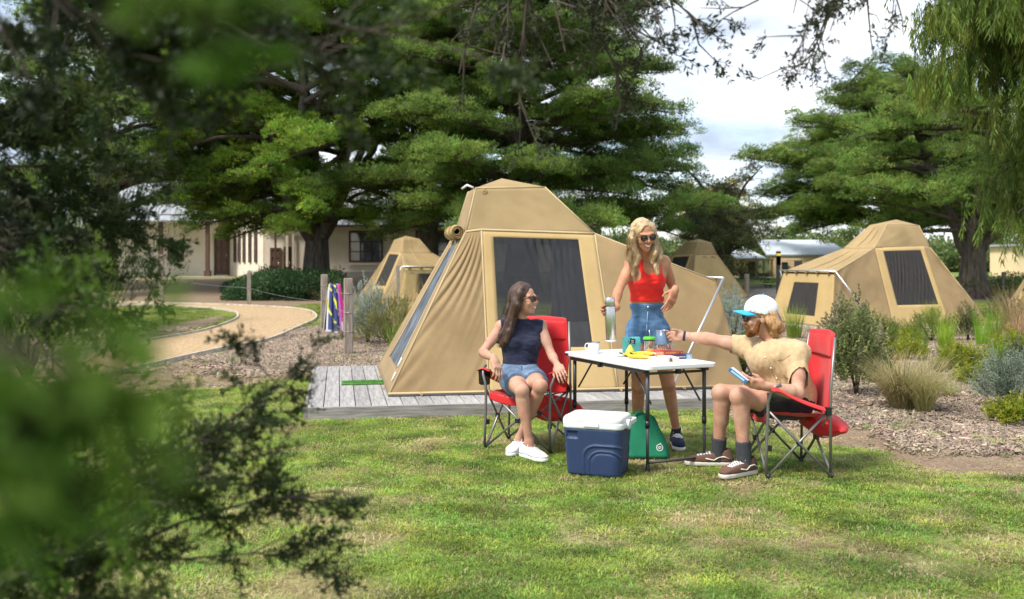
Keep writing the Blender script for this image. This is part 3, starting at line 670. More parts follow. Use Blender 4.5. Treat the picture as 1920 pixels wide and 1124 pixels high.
w4a, w4b = (-24, 56.3), (-15.6, 56.3); wall_seg(w4a, w4b, .2, 4.0); opening(w4a, w4b, 7.65, .78, .62, 2.85, 'door'); opening(w4a, w4b, 5.05, .8, 1.4, 2.3, 'window', 3, 3)
for s_ in (4.6, 5.9, 6.7): hb('downpipe', (-15.6 + .525 * s_ + .35, 56.2 - s_ - .1, 1.9), (.09, .09, 3.2), brown)
hb('chimney_pipe', (-11.2, 49.6, 1.9), (.11, .11, 1.6), rend); hb('chimney_pipe', (-10.9, 49.6, 1.7), (.08, .08, 2.0), rend)
for x in (-22.5, -19.15, -16.6): hb('verandah_post', (x, 54.3, 2.0), (.2, .2, 3.2), brown); hb('post_base', (x, 54.3, .7), (.32, .32, .3), brown)
hb('verandah_floor', (-19.5, 55, .45), (8, 2.8, .2), base_r)
def roofp(pts, name='roof', par=None):
    mb = MB(); n_ = len(pts); mb.add([np.array(p, float) - HL for p in pts], [tuple(range(n_))]); return mb.build(name, tin, par or hall, solid=.08)
roofp([(-12.4, 49.6, 3.15), (5.2, 49.6, 3.15), (5.2, 56, 5.9), (-12.4, 56, 5.9)]); roofp([(-12.4, 56, 5.9), (5.2, 56, 5.9), (5.2, 62.4, 3.15), (-12.4, 62.4, 3.15)])
roofp([(-24.4, 53.9, 3.55), (-15.9, 53.9, 3.55), (-15.9, 56.2, 3.95), (-24.4, 56.2, 3.95)], 'verandah_roof')
roofp([(-25, 56.1, 4.0), (-15.2, 56.1, 4.0), (-15.6, 62, 7.6), (-22, 62, 7.6)]); roofp([(-15.2, 56.1, 4.0), (-12.1, 49.9, 4.0), (-12.1, 66, 4.0), (-15.6, 62, 7.6)])
hb('gutter', (-3.6, 49.5, 3.13), (17.6, .12, .12), brown)
for k in range(28): 
    x = -12.2 + k * .62; MB().tube([np.array([x, 49.62, 3.2]) - HL, np.array([x, 56, 5.95]) - HL], .028, 5, cap=False).build('roof_rib', tin, hall)
hb('upper_wall', (-5.5, 57.5, 6.0), (5.0, .3, 1.6), rend)

# ------------------------------------------------------------------ cream cabins far right
cream = M('cream_weatherboard', (.80, .62, .38), .85, scale=2, var=.06, spec=.1)
cab = thing('cream_cabin', 'cream weatherboard cabin with an open porch and pale iron roof', 'building', (14, 50, .5)); CB = np.array([14, 50, .5])
def cbx(name, c, d, m, R=None, par=None): return MB().box(np.array(c, float) - CB, d, R).build(name, m, par or cab)
X_ = lambda px, Y=50: (px - 960) / FPX * Y
Z_ = lambda py, Y=50: CH - (py - HOR) / FPX * Y
def pxbox(name, x0, x1, y0, y1, Y, th, m, par=None): return cbx(name, ((X_(x0, Y) + X_(x1, Y)) / 2, Y, (Z_(y0, Y) + Z_(y1, Y)) / 2), (X_(x1, Y) - X_(x0, Y), th, abs(Z_(y0, Y) - Z_(y1, Y))), m, par=par)
pxbox('porch_wall', 1378, 1420, 488, 524, 51.5, .2, cream)
pxbox('wall', 1446, 1640, 478, 524, 50.4, .2, cream)
for j in range(7): cbx('weatherboard', (X_(1543), 50.27, .55 + j * .155), (X_(1640) - X_(1446), .03, .135), cream)
pxbox('lintel', 1376, 1450, 485, 489, 49.6, .3, M('porch_timber', (.62, .42, .16), .8))
for x in (1389, 1420.5, 1432, 1447): pxbox('porch_post', x - 1.6, x + 1.6, 489, 524, 49.6, .16, M('porch_timber', (.62, .42, .16), .8))
pxbox('porch_post', 1396, 1399, 489, 524, 51.2, .16, cream)
for x0, x1, y0, y1, Y in ((1404, 1416, 491, 522, 51.3), (1466, 1477, 492, 524, 50.15)): d_ = pxbox('door', x0, x1, y0, y1, Y, .08, M('cabin_door_green', (.03, .045, .04), .4)); pxbox('frame', x0 - 1, x1 + 1, y0 - 1.2, y0, Y - .05, .08, cream, d_)
d_ = pxbox('window', 1490, 1503, 489, 511, 50.15, .08, glass_d)
for x in (1490, 1496.5, 1503): pxbox('frame', x - .5, x + .5, 488, 512, 50.08, .06, brown, d_)
d_ = pxbox('window', 1421.5, 1446, 489, 512, 52.5, .08, M('cabin_glass', (.16, .22, .14), .2, var=.5, scale=2))
pxbox('rear_wall', 1418, 1450, 512, 524, 52.4, .1, cream)
def croof(pts): mb = MB(); mb.add([np.array(p, float) - CB for p in pts], [tuple(range(len(pts)))]); return mb.build('roof', M('pale_iron', (.5, .55, .6), .5, var=.06), cab, solid=.08)
croof([(X_(1374), 49.3, Z_(486)), (X_(1432), 49.3, Z_(486)), (X_(1418), 53, Z_(462)), (X_(1384), 53, Z_(462))])
croof([(X_(1440), 50.2, Z_(479)), (X_(1600), 50.2, Z_(479)), (X_(1600), 54, 2.5), (X_(1455), 54, 2.5)])
for x0, x1 in ((1387, 1408), (1421, 1441)):
    tb = thing('planter_tub', 'dark slatted planter tub %s on the grass before the cabin' % ('left one,' if x0 < 1400 else 'right one,'), 'planter', (X_((x0 + x1) / 2, 48), 48, .5), 0, 'dark tubs before the cabin')
    w_ = X_(x1, 48) - X_(x0, 48)
    for j in range(3): MB().box((0, 0, .06 + j * .1), (w_, .4, .08)).build('slat', M('tub_dark', (.05, .04, .035), .7), tb)
    MB().box((0, 0, .16), (w_ * .94, .34, .3)).build('tub', M('tub_inner', (.1, .085, .07), .7), tb)
hs2 = thing('distant_cottage', 'yellow cottage wall with a window at the far right behind the tree', 'building', (29.6, 55, .5))
MB().box((1.5, 1, .85), (7, 3, 1.7)).build('wall', cream, hs2); MB().prism([(-2.2, -.8), (5.2, -.8), (5.2, 3), (-2.2, 3)], 1.7, 1.82).build('roof', tin, hs2)
w_ = MB().box((.9, -.53, 1.0), (.9, .06, .9)).build('window', glass_d, hs2); MB().box((.9, -.58, 1.0), (.06, .05, .9)).build('glazing_bar', cream, w_)

# ------------------------------------------------------------------ posts, wires, towel
postw = M('weathered_post', (.26, .2, .16), .9, scale=5, var=.35, col2=(.42, .35, .29), bump=.7, bscale=40, aniso=(6, 6, .8))
wire_m = M('steel_wire', (.4, .4, .41), .4, metal=.8)
def post(px, base, top, w, label, group='rope fence posts', rnd_=False):
    g = gnd(px, base); z = float(gz(g[0], g[1])); 
    if g[1] > 36: # on the rise
        pass
    hgt = (base - top) / FPX * g[1]; wd = w / FPX * g[1]
    p = thing('fence_post', label, 'fence post', (g[0], g[1], z), 0, group)
    MB().box((0, 0, hgt / 2 - .05), (wd * .96, wd * .96, hgt + .1), rotz(.25), .97).build('post', postw, p, bevel=wd * .07)
    for k in (.3, .55, .8): MB().tube([(wd * .70 * math.cos(a), wd * .70 * math.sin(a), hgt * k) for a in .25 + PI / 4 + np.linspace(0, 2 * PI, 5)[:-1]], .004, 4, closed=True).build('wire_loop', wire_m, p)
    return np.array([g[0], g[1], z]), hgt
pA = post(653, 665, 522, 17, 'nearest weathered post, right of the hanging beach towel'); pB = post(608, 618, 515, 13, 'weathered post left of the hanging beach towel')
pC = post(467, 573, 508, 7.5, 'post standing alone beyond the bend of the gravel path'); pD = post(303, 566, 478, 8, 'post partly hidden by the leaves at far left')
pE = post(746, 575, 498, 7, 'thin grey post before the small distant tent'); pF = post(1400, 556, 522, 8, 'reddish post above the man in the cap')
pG = post(1839, 560, 522, 6, 'slim pale post before the tree at right'); pH = post(1881, 556, 518, 5, 'slim pale post furthest to the right')
def wire(a, b, ks, label):
    t = thing('fence_wire', label, 'fence wire', tuple(a[0]), 0, 'fence wires')
    for k in ks:
        p, q = a[0] + (0, 0, a[1] * k), b[0] + (0, 0, b[1] * k); MB().tube([lerp(p, q, s_ / 8) - a[0] - np.array([0, 0, .05 * math.sin(PI * s_ / 8)]) for s_ in range(9)], .004, 5).build('wire', wire_m, t)
wire(pA, pB, (.3, .55, .8), 'wires strung between the two posts that hold the towel'); wire(pB, pC, (.5,), 'low wire running from the towel posts back to the lone post'); wire(pC, pD, (.5,), 'wire running left from the lone post along the path')
wire(pF, pG, (.5, .85), 'wires running right from the reddish post'); wire(pG, pH, (.5, .85), 'wires between the two slim pale posts'); wire(pE, pF, (.85,), 'wire crossing behind the large tent')
# beach towel over the top wire between pA and pB
ta, tb_ = pA[0] + (0, 0, pA[1] * .84), pB[0] + (0, 0, pB[1] * .9); ctr = lerp(ta, tb_, .5); dirn = unit([-.92, .38, 0])
towel_m = bpy.data.materials.new('beach_towel'); towel_m.use_nodes = True
tn, tl = towel_m.node_tree.nodes, towel_m.node_tree.links; tb3 = tn['Principled BSDF']; tb3.inputs['Roughness'].default_value = .95; tb3.inputs['Sheen Weight'].default_value = .3
at3 = tn.new('ShaderNodeAttribute'); at3.attribute_name = 'print'; tl.new(at3.outputs['Color'], tb3.inputs['Base Color'])
V = []; F = []; col = []; nu, nv = 40, 60
for i in range(nu + 1):
    for j in range(nv + 1):
        u = i / nu; v = j / nv; L_ = 1.05 * (.5 - v) if v < .5 else 1.0 * (v - .5); side = -1 if v < .5 else 1
        gather = .2 + .32 * (L_ / .5) ** .7 * .55; w_ = (u - .5) * gather * 1.05
        fold = .035 * math.sin(u * 19 + side) * (.4 + L_) + .012 * math.sin(u * 41)
        p = ctr + dirn * (w_ + .04 * side * L_) + np.array([.6, -.8, 0]) * (-side * (.02 + .05 * L_) + fold) * 1.0; p[2] = ctr[2] - L_ * 1.62 + .01 * math.sin(u * 9)
        V.append(p - ctr)
        navy, yel, mag, whi, lil = (.012, .03, .16), (.62, .6, .02), (.42, .01, .17), (.6, .6, .64), (.3, .08, .4)
        s = (u * 2 + 2.2 * abs(v - .5) * 2 + .15 * math.sin(v * 22)); c_ = navy
        if u < .22: c_ = mag if v > .1 else whi
        elif u < .32: c_ = lil
        elif abs(math.sin(s * 3.3)) < .25 and L_ < .42: c_ = yel
        elif u > .9: c_ = whi
        if L_ > .5: c_ = whi if u > .3 else mag
        col.append((*c_, 1))
for i in range(nu):
    for j in range(nv): a = i * (nv + 1) + j; F.append((a, a + nv + 1, a + nv + 2, a + 1))
tme = np_mesh('beach_towel', V, np.array(F)); ca = tme.color_attributes.new('print', 'FLOAT_COLOR', 'POINT'); ca.data.foreach_set('color', np.array(col, np.float32).ravel())
tw_ = obj('beach_towel', tme, towel_m); tw_.location = tuple(ctr); q = tw_.modifiers.new('s', 'SOLIDIFY'); q.thickness = .006
tag(tw_, 'navy, yellow and magenta beach towel hanging between the two near posts', 'towel')
# dark sign post by the cabins
sp_ = thing('sign_post', 'dark narrow sign post with a yellow band beside the right-hand tent', 'sign', tuple(gnd(1459, 585)))
MB().box((0, 0, .8), (.09, .09, 1.7)).build('post', M('black_paint', (.02, .02, .022), .5), sp_); MB().box((0, -.03, 1.45), (.13, .03, .36)).build('sign_board', M('black_paint', (.02, .02, .022), .5), sp_); MB().box((0, -.05, 1.56), (.12, .01, .07)).build('yellow_band', M('yellow_band', (.7, .5, .03), .5), sp_)
# ------------------------------------------------------------------ people
from mathutils.bvhtree import BVHTree
def skinmat(name, col, col2):
    m = M(name, col, .55, col2=col2, scale=16, var=.12, bump=.22, bscale=260, sss=.2, spec=.3, detail=9); n, l = m.node_tree.nodes, m.node_tree.links; b = n['Principled BSDF']; src = b.inputs['Base Color'].links[0].from_socket
    z = n.new('ShaderNodeTexNoise'); z.inputs['Scale'].default_value = 5; z.inputs['Detail'].default_value = 4; z.inputs['Roughness'].default_value = .7; t = n.new('ShaderNodeTexCoord'); l.new(t.outputs['Object'], z.inputs['Vector'])
    r = n.new('ShaderNodeValToRGB'); r.color_ramp.elements[0].position = .38; r.color_ramp.elements[0].color = (1, 1, 1, 1); r.color_ramp.elements[1].position = .72; r.color_ramp.elements[1].color = (1.0, .76, .70, 1); l.new(z.outputs['Fac'], r.inputs['Fac'])
    x = n.new('ShaderNodeMix'); x.data_type = 'RGBA'; x.blend_type = 'MULTIPLY'; x.inputs[0].default_value = 1; l.new(src, x.inputs[6]); l.new(r.outputs['Color'], x.inputs[7]); l.new(x.outputs[2], b.inputs['Base Color']); return m
skin_a = skinmat('skin_fair', (.47, .27, .185), (.56, .34, .245)); skin_b = skinmat('skin_tanned', (.46, .235, .13), (.54, .29, .17)); skin_c = skinmat('skin_pale_ruddy', (.48, .27, .18), (.58, .36, .26))
def denim_m(name, a, b): return M(name, a, .9, col2=b, scale=7, var=.3, bump=.4, bscale=420, detail=9, spec=.15, aniso=(1.6, 1.6, .8))
class Body:
    """joints in metres; primitives grouped by region so clothes can be grown from the same shape"""
    def __init__(s, J, male=False, k=1.0, fwd=(0, -1, 0), pf=None, bulk=1.0):
        s.J = {a: np.array(b, float) for a, b in J.items()}; s.male = male; s.k = k; s.p = []; J = s.J
        up = unit(J['chest'] - J['pelvis']); s.up = up; s.R = frame(up, np.cross(fwd, up))   # x = body right side, y = forward?
        # columns: x (to the body's right), y, z(up); make y point forward
        f = unit(np.array(fwd, float) - up * np.dot(fwd, up)); s.f = f; s.x = np.cross(f, up); s.R = np.stack([s.x, f, up], 1)
        pf = unit(pf if pf is not None else f); pu = unit(np.cross(np.cross(pf, (0, 0, 1)), pf)) ; s.pR = np.stack([np.cross(pf, pu), pf, pu], 1)
        P, Cc, N = J['pelvis'], J['chest'], J['neck']; b = bulk
        T = lambda c, r, R=s.R, k_=.05, g='torso': s.p.append(('e', c, np.array(r) * k, R, k_ * k, g))
        if male:
            T(P, (.155 * b, .11, .115), s.pR, .05, 'pelvis'); T(lerp(P, Cc, .45) + f * .012, (.135 * b, .10, .15)); T(Cc, (.155 * b, .105, .16)); T(Cc + up * .06 + f * .03, (.13, .09, .09))
            sw, ur, fr = .062, (.052, .041), (.043, .028)
        else:
            T(P, (.128 * b, .10, .10), s.pR, .05, 'pelvis'); T(lerp(P, Cc, .5) + f * .0, (.122 * b, .084, .15)); T(Cc, (.137 * b, .094, .14)); T(Cc + up * .06, (.12, .075, .08))
            for sg in (-1, 1): T(Cc + f * .07 + s.x * sg * .062 - up * .0, (.056, .05, .055), s.R, .03)
            sw, ur, fr = .046, (.039, .032), (.032, .022)
        for a in ('R', 'L'):
            sh, el, wr = J['sh' + a], J['el' + a], J['wr' + a]; hp, kn, an = J['hip' + a], J['kn' + a], J['an' + a]
            s.p.append(('c', lerp(N, sh, .2) - up * .035, sh, .05 * k, sw * .93 * k, .05, 'torso'))
            s.p.append(('c', Cc + up * .02 + (sh - N) * .5, sh, .07 * k, sw * k, .04, 'torso'))
            s.p.append(('c', sh, el, ur[0] * k, ur[1] * k, .02, 'ua' + a)); s.p.append(('c', lerp(sh, el, .3) , lerp(sh, el, .6), ur[0] * 1.02 * k, ur[0] * .9 * k, .02, 'ua' + a))
            s.p.append(('c', el, wr, fr[0] * .95 * k, fr[1] * k, .015, 'fa' + a)); m = lerp(el, wr, .25); s.p.append(('c', m, lerp(el, wr, .5), fr[0] * 1.08 * k, fr[0] * .85 * k, .02, 'fa' + a))
            th, kk, cf, ank = (.092, .06, .054, .035) if male else (.081, .048, .047, .029)
            s.p.append(('c', hp, kn, th * k * b, kk * k, .035, 'th' + a)); s.p.append(('c', lerp(hp, kn, .15), lerp(hp, kn, .55), th * k * b, th * .85 * k, .03, 'th' + a))
            s.p.append(('c', kn, an, kk * .9 * k, ank * k, .02, 'sn' + a)); ax = unit(an - kn)
            back = unit(np.cross(np.cross(ax, J['toe' + a] - an), ax)) * -1
            s.p.append(('c', lerp(kn, an, .18) + back * .012, lerp(kn, an, .45) + back * .016, cf * .95 * k, cf * .8 * k, .025, 'sn' + a))
            s.p.append(('e', kn - back * .012, np.array((.045, .045, .05)) * k * (1.08 if male else .98), frame(ax, s.x), .02, 'sn' + a))
            s.p.append(('c', np.array([an[0], an[1], .062]), np.array([*lerp(an, J['toe' + a], .6)[:2], .034]), .03 * k, .022 * k, .02, 'ft' + a)); s.p.append(('c', an, np.array([an[0], an[1], .06]), .031 * k, .03 * k, .02, 'ft' + a)); 
        for sg, a in ((-1, 'L'), (1, 'R')):
            s.p.append(('e', lerp(P, J['hip' + a], .9) - s.pR[:, 1] * .04, np.array((.09, .1, .1) if male else (.078, .09, .085)) * k * b, s.pR, .04, 'pelvis'))
        s.p.append(('c', N - up * .03, J['head'] - unit(J['headf']) * .02 - np.array([0, 0, .03]), (.06 if male else .049) * k, (.056 if male else .046) * k, .02, 'neck'))
    def grow(s, S_, groups, infl=0., kk=1.0, ends=None):
        for q in s.p:
            if q[-1] not in groups: continue
            if q[0] == 'e': S_.ell(q[1], q[2], q[3], k=q[4] * kk, infl=infl)
            else: S_.cone(q[1], q[2], q[3], q[4], k=q[5] * kk, infl=infl)
    def bounds(s, pad=.2, only=None):
        pts = [v for k_, v in s.J.items() if k_ != 'headf' and (only is None or k_ in only)]; pts = np.array(pts)
        return pts.min(0) - pad, pts.max(0) + pad
    def head(s, S_, size=1.0):
        c = s.J['head']; f = unit(s.J['headf']); up = np.array(s.J.get('headup', (0, 0, 1.)), float); up = unit(up - f * (up @ f)); x = np.cross(f, up); R = np.stack([x, f, up], 1); s.hR = R; s.hc = c; s.hs = size
        L = lambda a, b_, c_: c + R @ (np.array([a, b_, c_]) * size); z = size
        S_.ell(L(0, -.014, .034), np.array((.074, .093, .086)) * z, R, .02); S_.ell(L(0, .022, -.03), np.array((.058, .062, .078)) * z, R, .025)
        if s.male: S_.ell(L(0, .045, -.075), np.array((.043, .035, .034)) * z, R, .02)
        S_.ell(L(0, .062, -.088), np.array((.022, .018, .018)) * z, R, .02)
        for sg in (-1, 1):
            S_.ell(L(sg * .036, .066, -.022), np.array((.024, .02, .024)) * z, R, .015); S_.ell(L(sg * .032, .089, .006), np.array((.015, .009, .009)) * z, R, .012, sub=True)
            S_.cone(L(sg * .05, .07, .03), L(sg * .012, .088, .028), .009 * z, .009 * z, .015)
            S_.ell(L(sg * .073, -.006, -.004), np.array((.009, .018, .030)) * z, R, .006); S_.ell(L(sg * .009, .092, -.024), np.array((.009, .009, .007)) * z, R, .006)
        S_.cone(L(0, .084, .02), L(0, .107, -.02), .008 * z, .011 * z, .01)
        S_.ell(L(0, .083, -.052), np.array((.023, .012, .006)) * z, R, .008); S_.ell(L(0, .08, -.062), np.array((.019, .012, .007)) * z, R, .008)
        return L
def hand(S_, w, d, lat, pn, curl=(.3, .3, .3, .3), size=1.0, thumb=(.5, .5), spread=.06, r=.0085, male=False, hk=.006):
    """w wrist, d wrist->knuckles, lat towards the index/thumb side, pn out of the palm"""
    w = np.array(w, float); d = unit(d); pn = np.array(pn, float); pn = unit(pn - d * (pn @ d)); lat = np.array(lat, float); lat = unit(lat - d * (lat @ d) - pn * (lat @ pn)); z = size
    rr = r * (1.12 if male else 1.0) * z
    S_.rbox(w + d * .052 * z, np.array((.040, .044, .0145)) * z, .013 * z, np.stack([lat, d, pn], 1), .012); S_.cone(w - d * .02, w + d * .03 * z, .023 * z, .022 * z, .02)
    tips = []
    for i, (o, l) in enumerate(((.030, 1.0), (.010, 1.1), (-.010, 1.03), (-.029, .82))):
        p = w + d * (.088 - abs(i - 1.2) * .004) * z + lat * o * z; a = 0; sp = spread * (1.2 - i); dd = unit(d + lat * sp)
        for j, (sl, f_) in enumerate(((.044, 1.0), (.027, 1.15), (.021, .8))):
            a += curl[i] * f_; q = p + (dd * math.cos(a) + pn * math.sin(a)) * sl * l * z
            S_.cone(p, q, rr * (1.0 - .07 * j), rr * (.94 - .1 * j), hk * .7); p = q
        tips.append(p)
    p = w + d * .022 * z + lat * .03 * z + pn * .008; t1 = unit(d * .65 + lat * thumb[0] + pn * thumb[1]); q = p + t1 * .042 * z; S_.cone(w + d * .03 * z + lat * .012 * z, p, .018 * z, .014 * z, .012); S_.cone(p, q, rr * 1.35, rr * 1.15, .008)
    t2 = unit(d * .85 + lat * thumb[0] * .3 + pn * thumb[1] * 1.2); S_.cone(q, q + t2 * .032 * z, rr * 1.12, rr * .9, .006)
    return tips
def bvh_of(o): 
    me = o.data; return BVHTree.FromPolygons([v.co[:] for v in me.vertices], [p.vertices[:] for p in me.polygons])
def proj(bv, pts, dr, off=.002, start=.3):
    out = []; dr = Vector(tuple(unit(dr)))
    for p in pts:
        h = bv.ray_cast(Vector(tuple(map(float, p))) - dr * start, dr, start * 2)
        if h[0] is not None: out.append(h[0] - dr * off)
    return out
def folds(amp, sc, seed, st=(1, 1, 1)):
    st = np.array(st, float)
    return lambda P: amp * (np.abs(hash_noise(P * st, sc, seed)) * 1.6 - .6 + .4 * hash_noise(P * st, sc * 2.3, seed + 1))
def sunglasses(B, m_frame, m_lens, owner, label, lens=(.027, .021)):
    L = lambda a, b_, c_: B.hc + B.hR @ (np.array([a, b_, c_]) * B.hs)
    g = thing('sunglasses', label, 'sunglasses', B.hc); o = B.hc
    for sg in (-1, 1):
        rim = [L(sg * (.034 + lens[0] * math.cos(t)), .102 - .012 * abs(math.cos(t) * .5 + .5) ** 2, .008 + lens[1] * math.sin(t) * (1 + .12 * math.cos(t))) - o for t in np.linspace(0, 2 * PI, 21)[:-1]]
        MB().tube(rim, .0035, 6, closed=True).build('rim', m_frame, g)
        mb = MB(); cc_ = sum(rim) / len(rim) + B.hR[:, 1] * .003; mb.add([cc_] + rim, [(0, i + 1, (i + 1) % 20 + 1) for i in range(20)], True); mb.build('lens', m_lens, g, solid=.0015)
        MB().tube([L(sg * .061, .088, .014) - o, L(sg * .074, .04, .014) - o, L(sg * .079, -.012, .010) - o, L(sg * .079, -.03, -.006) - o], .003, 6).build('temple', m_frame, g)
    MB().tube([L(-.008, .105, .014) - o, L(0, .109, .017) - o, L(.008, .105, .014) - o], .003, 6).build('bridge', m_frame, g)
    return g
def mouth(B, parent, m_lip, smile=True, o=(0, 0, 0)):
    bv = bvh_of(B.body); f = B.hR[:, 1]
    def L(a, c_, off): 
        q = proj(bv, [B.hc + B.hR @ (np.array([a, .1, c_]) * B.hs) - o], -f, off, .06); return q[0] if q else Vector(tuple(B.hc + B.hR @ (np.array([a, .09, c_]) * B.hs) - o))
    V = []; F = []
    for i in range(9):
        a = (i - 4) / 4; V += [L(a * .021, -.0515 + .007 * a * a, .0012), L(a * .019, -.0625 + .012 * a * a, .0012)]
    for i in range(8): F.append((2 * i, 2 * i + 1, 2 * i + 3, 2 * i + 2))
    mb = MB(); mb.add(V, F); mb.build('teeth', M('teeth', (.75, .72, .66), .3), parent, solid=.001)
    MB().tube([L(a * .025, -.0495 + .008 * a * a, .0005) for a in np.linspace(-1, 1, 9)], [.001, .002, .0026, .0028, .0024, .0028, .0026, .002, .001], 6).build('upper_lip', m_lip, parent)
    MB().tube([L(a * .023, -.0648 + .014 * a * a, .0005) for a in np.linspace(-1, 1, 9)], [.001, .0024, .003, .0034, .0034, .0034, .003, .0024, .001], 6).build('lower_lip', m_lip, parent)
def brows(B, m):
    bv = bvh_of(B.body)
    for sg in (-1, 1):
        pr = proj(bv, [B.hc + B.hR @ (np.array([sg * x_, .1, z_]) * B.hs) - B.o for x_, z_ in ((.014, .034), (.026, .039), (.038, .039), (.05, .033))], -B.hR[:, 1], .001, .06)
        if len(pr) > 2: MB().tube(pr, [.002, .003, .0026, .001][:len(pr)], 5).build('eyebrow', m, B.root)
def hair_strands(name, roots, n, m, parent, o, jit=.012, r=.0016, seed=0, wave=0., nseg=9):
    """thin strands following guide locks; roots = list of guide polylines with radius"""
    rr = np.random.RandomState(seed); V = []; F = []
    for i in range(n):
        G, rad = roots[rr.randint(len(roots))]; G = np.array(G, float); m_ = len(G); of = rr.normal(size=3) * rad * .52; t1 = rr.uniform(.75, 1.0); t0 = rr.uniform(0, .25); ph = rr.uniform(0, 6); pts = []
        for k in range(nseg):
            t = (t0 + (t1 - t0) * k / (nseg - 1)) * (m_ - 1); a = min(int(t), m_ - 2); p = lerp(G[a], G[a + 1], t - a) + of * (.8 + .5 * k / nseg)
            p = p + np.array([math.sin(k * 1.15 + ph), math.cos(k * 1.1 + ph), 0]) * wave * (k / nseg); pts.append(p)
        q = len(V)
        for k, p in enumerate(pts):
            ra = r * (1 - .7 * k / nseg); d = rr.normal(size=3) * 0
            V += [p + (ra, 0, 0), p + (-ra * .5, ra * .9, 0), p + (-ra * .5, -ra * .9, 0)]
        for k in range(nseg - 1):
            for e in range(3): F.append((q + 3 * k + e, q + 3 * k + (e + 1) % 3, q + 3 * k + 3 + (e + 1) % 3, q + 3 * k + 3 + e))
    V = np.array(V) - o; ob = obj(name, np_mesh(name, V, np.array(F)), m, parent); return tag(ob, kind='stuff')
def shoe(an, toe, name_parts, parent, o, up_m, sole_m, lace_m, size=1.0, high=0., stripe=None, tilt=0.):
    """sports shoe: sole slab with rubber edge, upper, tongue, laces; parts of the person"""
    an = np.array(an, float); toe = np.array(toe, float); d = toe - an; d[2] = 0; d = unit(d); x = np.cross(d, (0, 0, 1)); R = np.stack([x, d, np.array([0, 0, 1.])], 1); base = np.array([an[0], an[1], 0.0])
    if tilt: R = np.array(Matrix.Rotation(tilt, 3, Vector(x))) @ R
    z = size; L = lambda a, b_, c_: base + R @ (np.array([a, b_, c_]) * z)
    lo = base - .26; hi = base + .28; hi[2] = .26 + high; lo[2] = -.03
    def foot_plan(S_, infl, z0, z1):
        for a, b_, r1, r2 in (((-.0, -.055), (.0, .03), .036, .036), ((.0, .03), (.006, .125), .037, .042), ((.006, .125), (.0, .165), .042, .034)):
            S_.cone(L(a[0], a[1], z0 + .02), L(b_[0], b_[1], z0 + .02), r1 * z + infl, r2 * z + infl, .01)
    S1 = SDF(lo, hi, .005); foot_plan(S1, .005, .0, 0); S1.cut(L(0, 0, .027), R[:, 2]); S1.cut(L(0, 0, .002), -R[:, 2]); so = S1.mesh('sole', sole_m, parent, 1, o)
    S2 = SDF(lo, hi, .005); foot_plan(S2, .001, .018, 0); S2.cone(L(0, -.045, .05), L(0, -.035, .085 + high), .036 * z, .034 * z, .03); S2.cone(L(0, -.03, .075), L(.004, .085, .045), .037 * z, .034 * z, .03); S2.cone(L(0, .06, .045), L(.006, .13, .03), .034 * z, .034 * z, .03)
    S2.cut(L(0, 0, .027), -R[:, 2]); S2.cut(L(0, -.03, .098 + high), unit(R[:, 2] + R[:, 1] * .25)); S2.cone(L(0, -.03, .2 + high), L(0, -.03, .09 + high), .028 * z, .027 * z, .004, sub=True)
    uo = S2.mesh('shoe_upper', up_m, parent, 2, o); bv = bvh_of(uo)
    for i in range(6 if high else 5):
        t = i / 5; yy = .118 - t * .085; cen = L(0, yy, .3); w_ = .02 + .004 * i
        pts = [L(-w_ + 2 * w_ * k / 6, yy + (.008 if k % 2 else -.002), .25) - o for k in range(7)]
        pr = proj(bv, pts, -R[:, 2], .003, .05 + .25)
        if len(pr) > 3: MB().tube(pr, .0034, 5).build('lace', lace_m, parent)
    for sg in (-1, 1):
        MB().tube([L(0, -.01, .1 + high * .8) - o, L(sg * .022, .012, .108 + high * .7) - o, L(sg * .032, .03, .09 + high * .5) - o, L(sg * .02, .02, .085 + high * .5) - o], .0028, 5).build('lace', lace_m, parent)
    if stripe is not None:
        for sg in (-1, 1):
            pts = [L(sg * .2, y_, z_) - o for y_, z_ in ((-.06, .05), (-.03, .062), (0.0, .058), (.03, .04), (.055, .045), (.08, .05))]
            pr = proj(bv, pts, -R[:, 0] * sg, .002, .25)
            if len(pr) > 3: MB().tube(pr, .0042, 5).build('side_stripe', stripe, parent)
    ring = [L(sg_ * .0, 0, 0) for sg_ in ()]
    return uo
def P3(px, py, Y): return at(px, py, Y)

# ============ seated woman ============
J = dict(pelvis=P3(974, 703, 7.47), chest=P3(977, 643, 7.50), neck=P3(976, 603, 7.50), head=P3(983, 563, 7.44), headf=(.86, -.5, .03),
         shR=P3(941, 613, 7.47), elR=P3(905, 661, 7.38), wrR=P3(926, 673, 7.14), shL=P3(1013, 612, 7.50), elL=P3(1033, 663, 7.42), wrL=P3(1046, 687, 7.2),
         hipR=P3(958, 708, 7.44), knR=P3(978, 733, 6.98), anR=P3(992, 830, 6.98), toeR=P3(1018, 858, 6.85), hipL=P3(992, 708, 7.44), knL=P3(1014, 724, 7.03), anL=P3(974, 822, 7.2), toeL=P3(958, 848, 7.05))
def build_person(J, label, skin, male=False, fwd=(0, -1, 0), pf=None, k=1.0, bulk=1.0, hands=(), h=.0055, size=1.0, beard=None):
    B = Body(J, male, k, fwd, pf, bulk); lo, hi = B.bounds(.19); lo[2] = max(lo[2], -.02)
    S_ = SDF(lo, hi, h); B.grow(S_, ['torso', 'pelvis', 'neck', 'uaR', 'uaL', 'faR', 'faL', 'thR', 'thL', 'snR', 'snL', 'ftR', 'ftL']); L = B.head(S_, size)
    for hd in hands: hand(S_, **hd)
    o = (J['pelvis'][0], J['pelvis'][1], 0); p = thing('person', label, 'person', o); o = np.array(o)
    B.body = S_.mesh('body', skin, p, 2, o); B.o = o; B.root = p; B.L = L
    return B
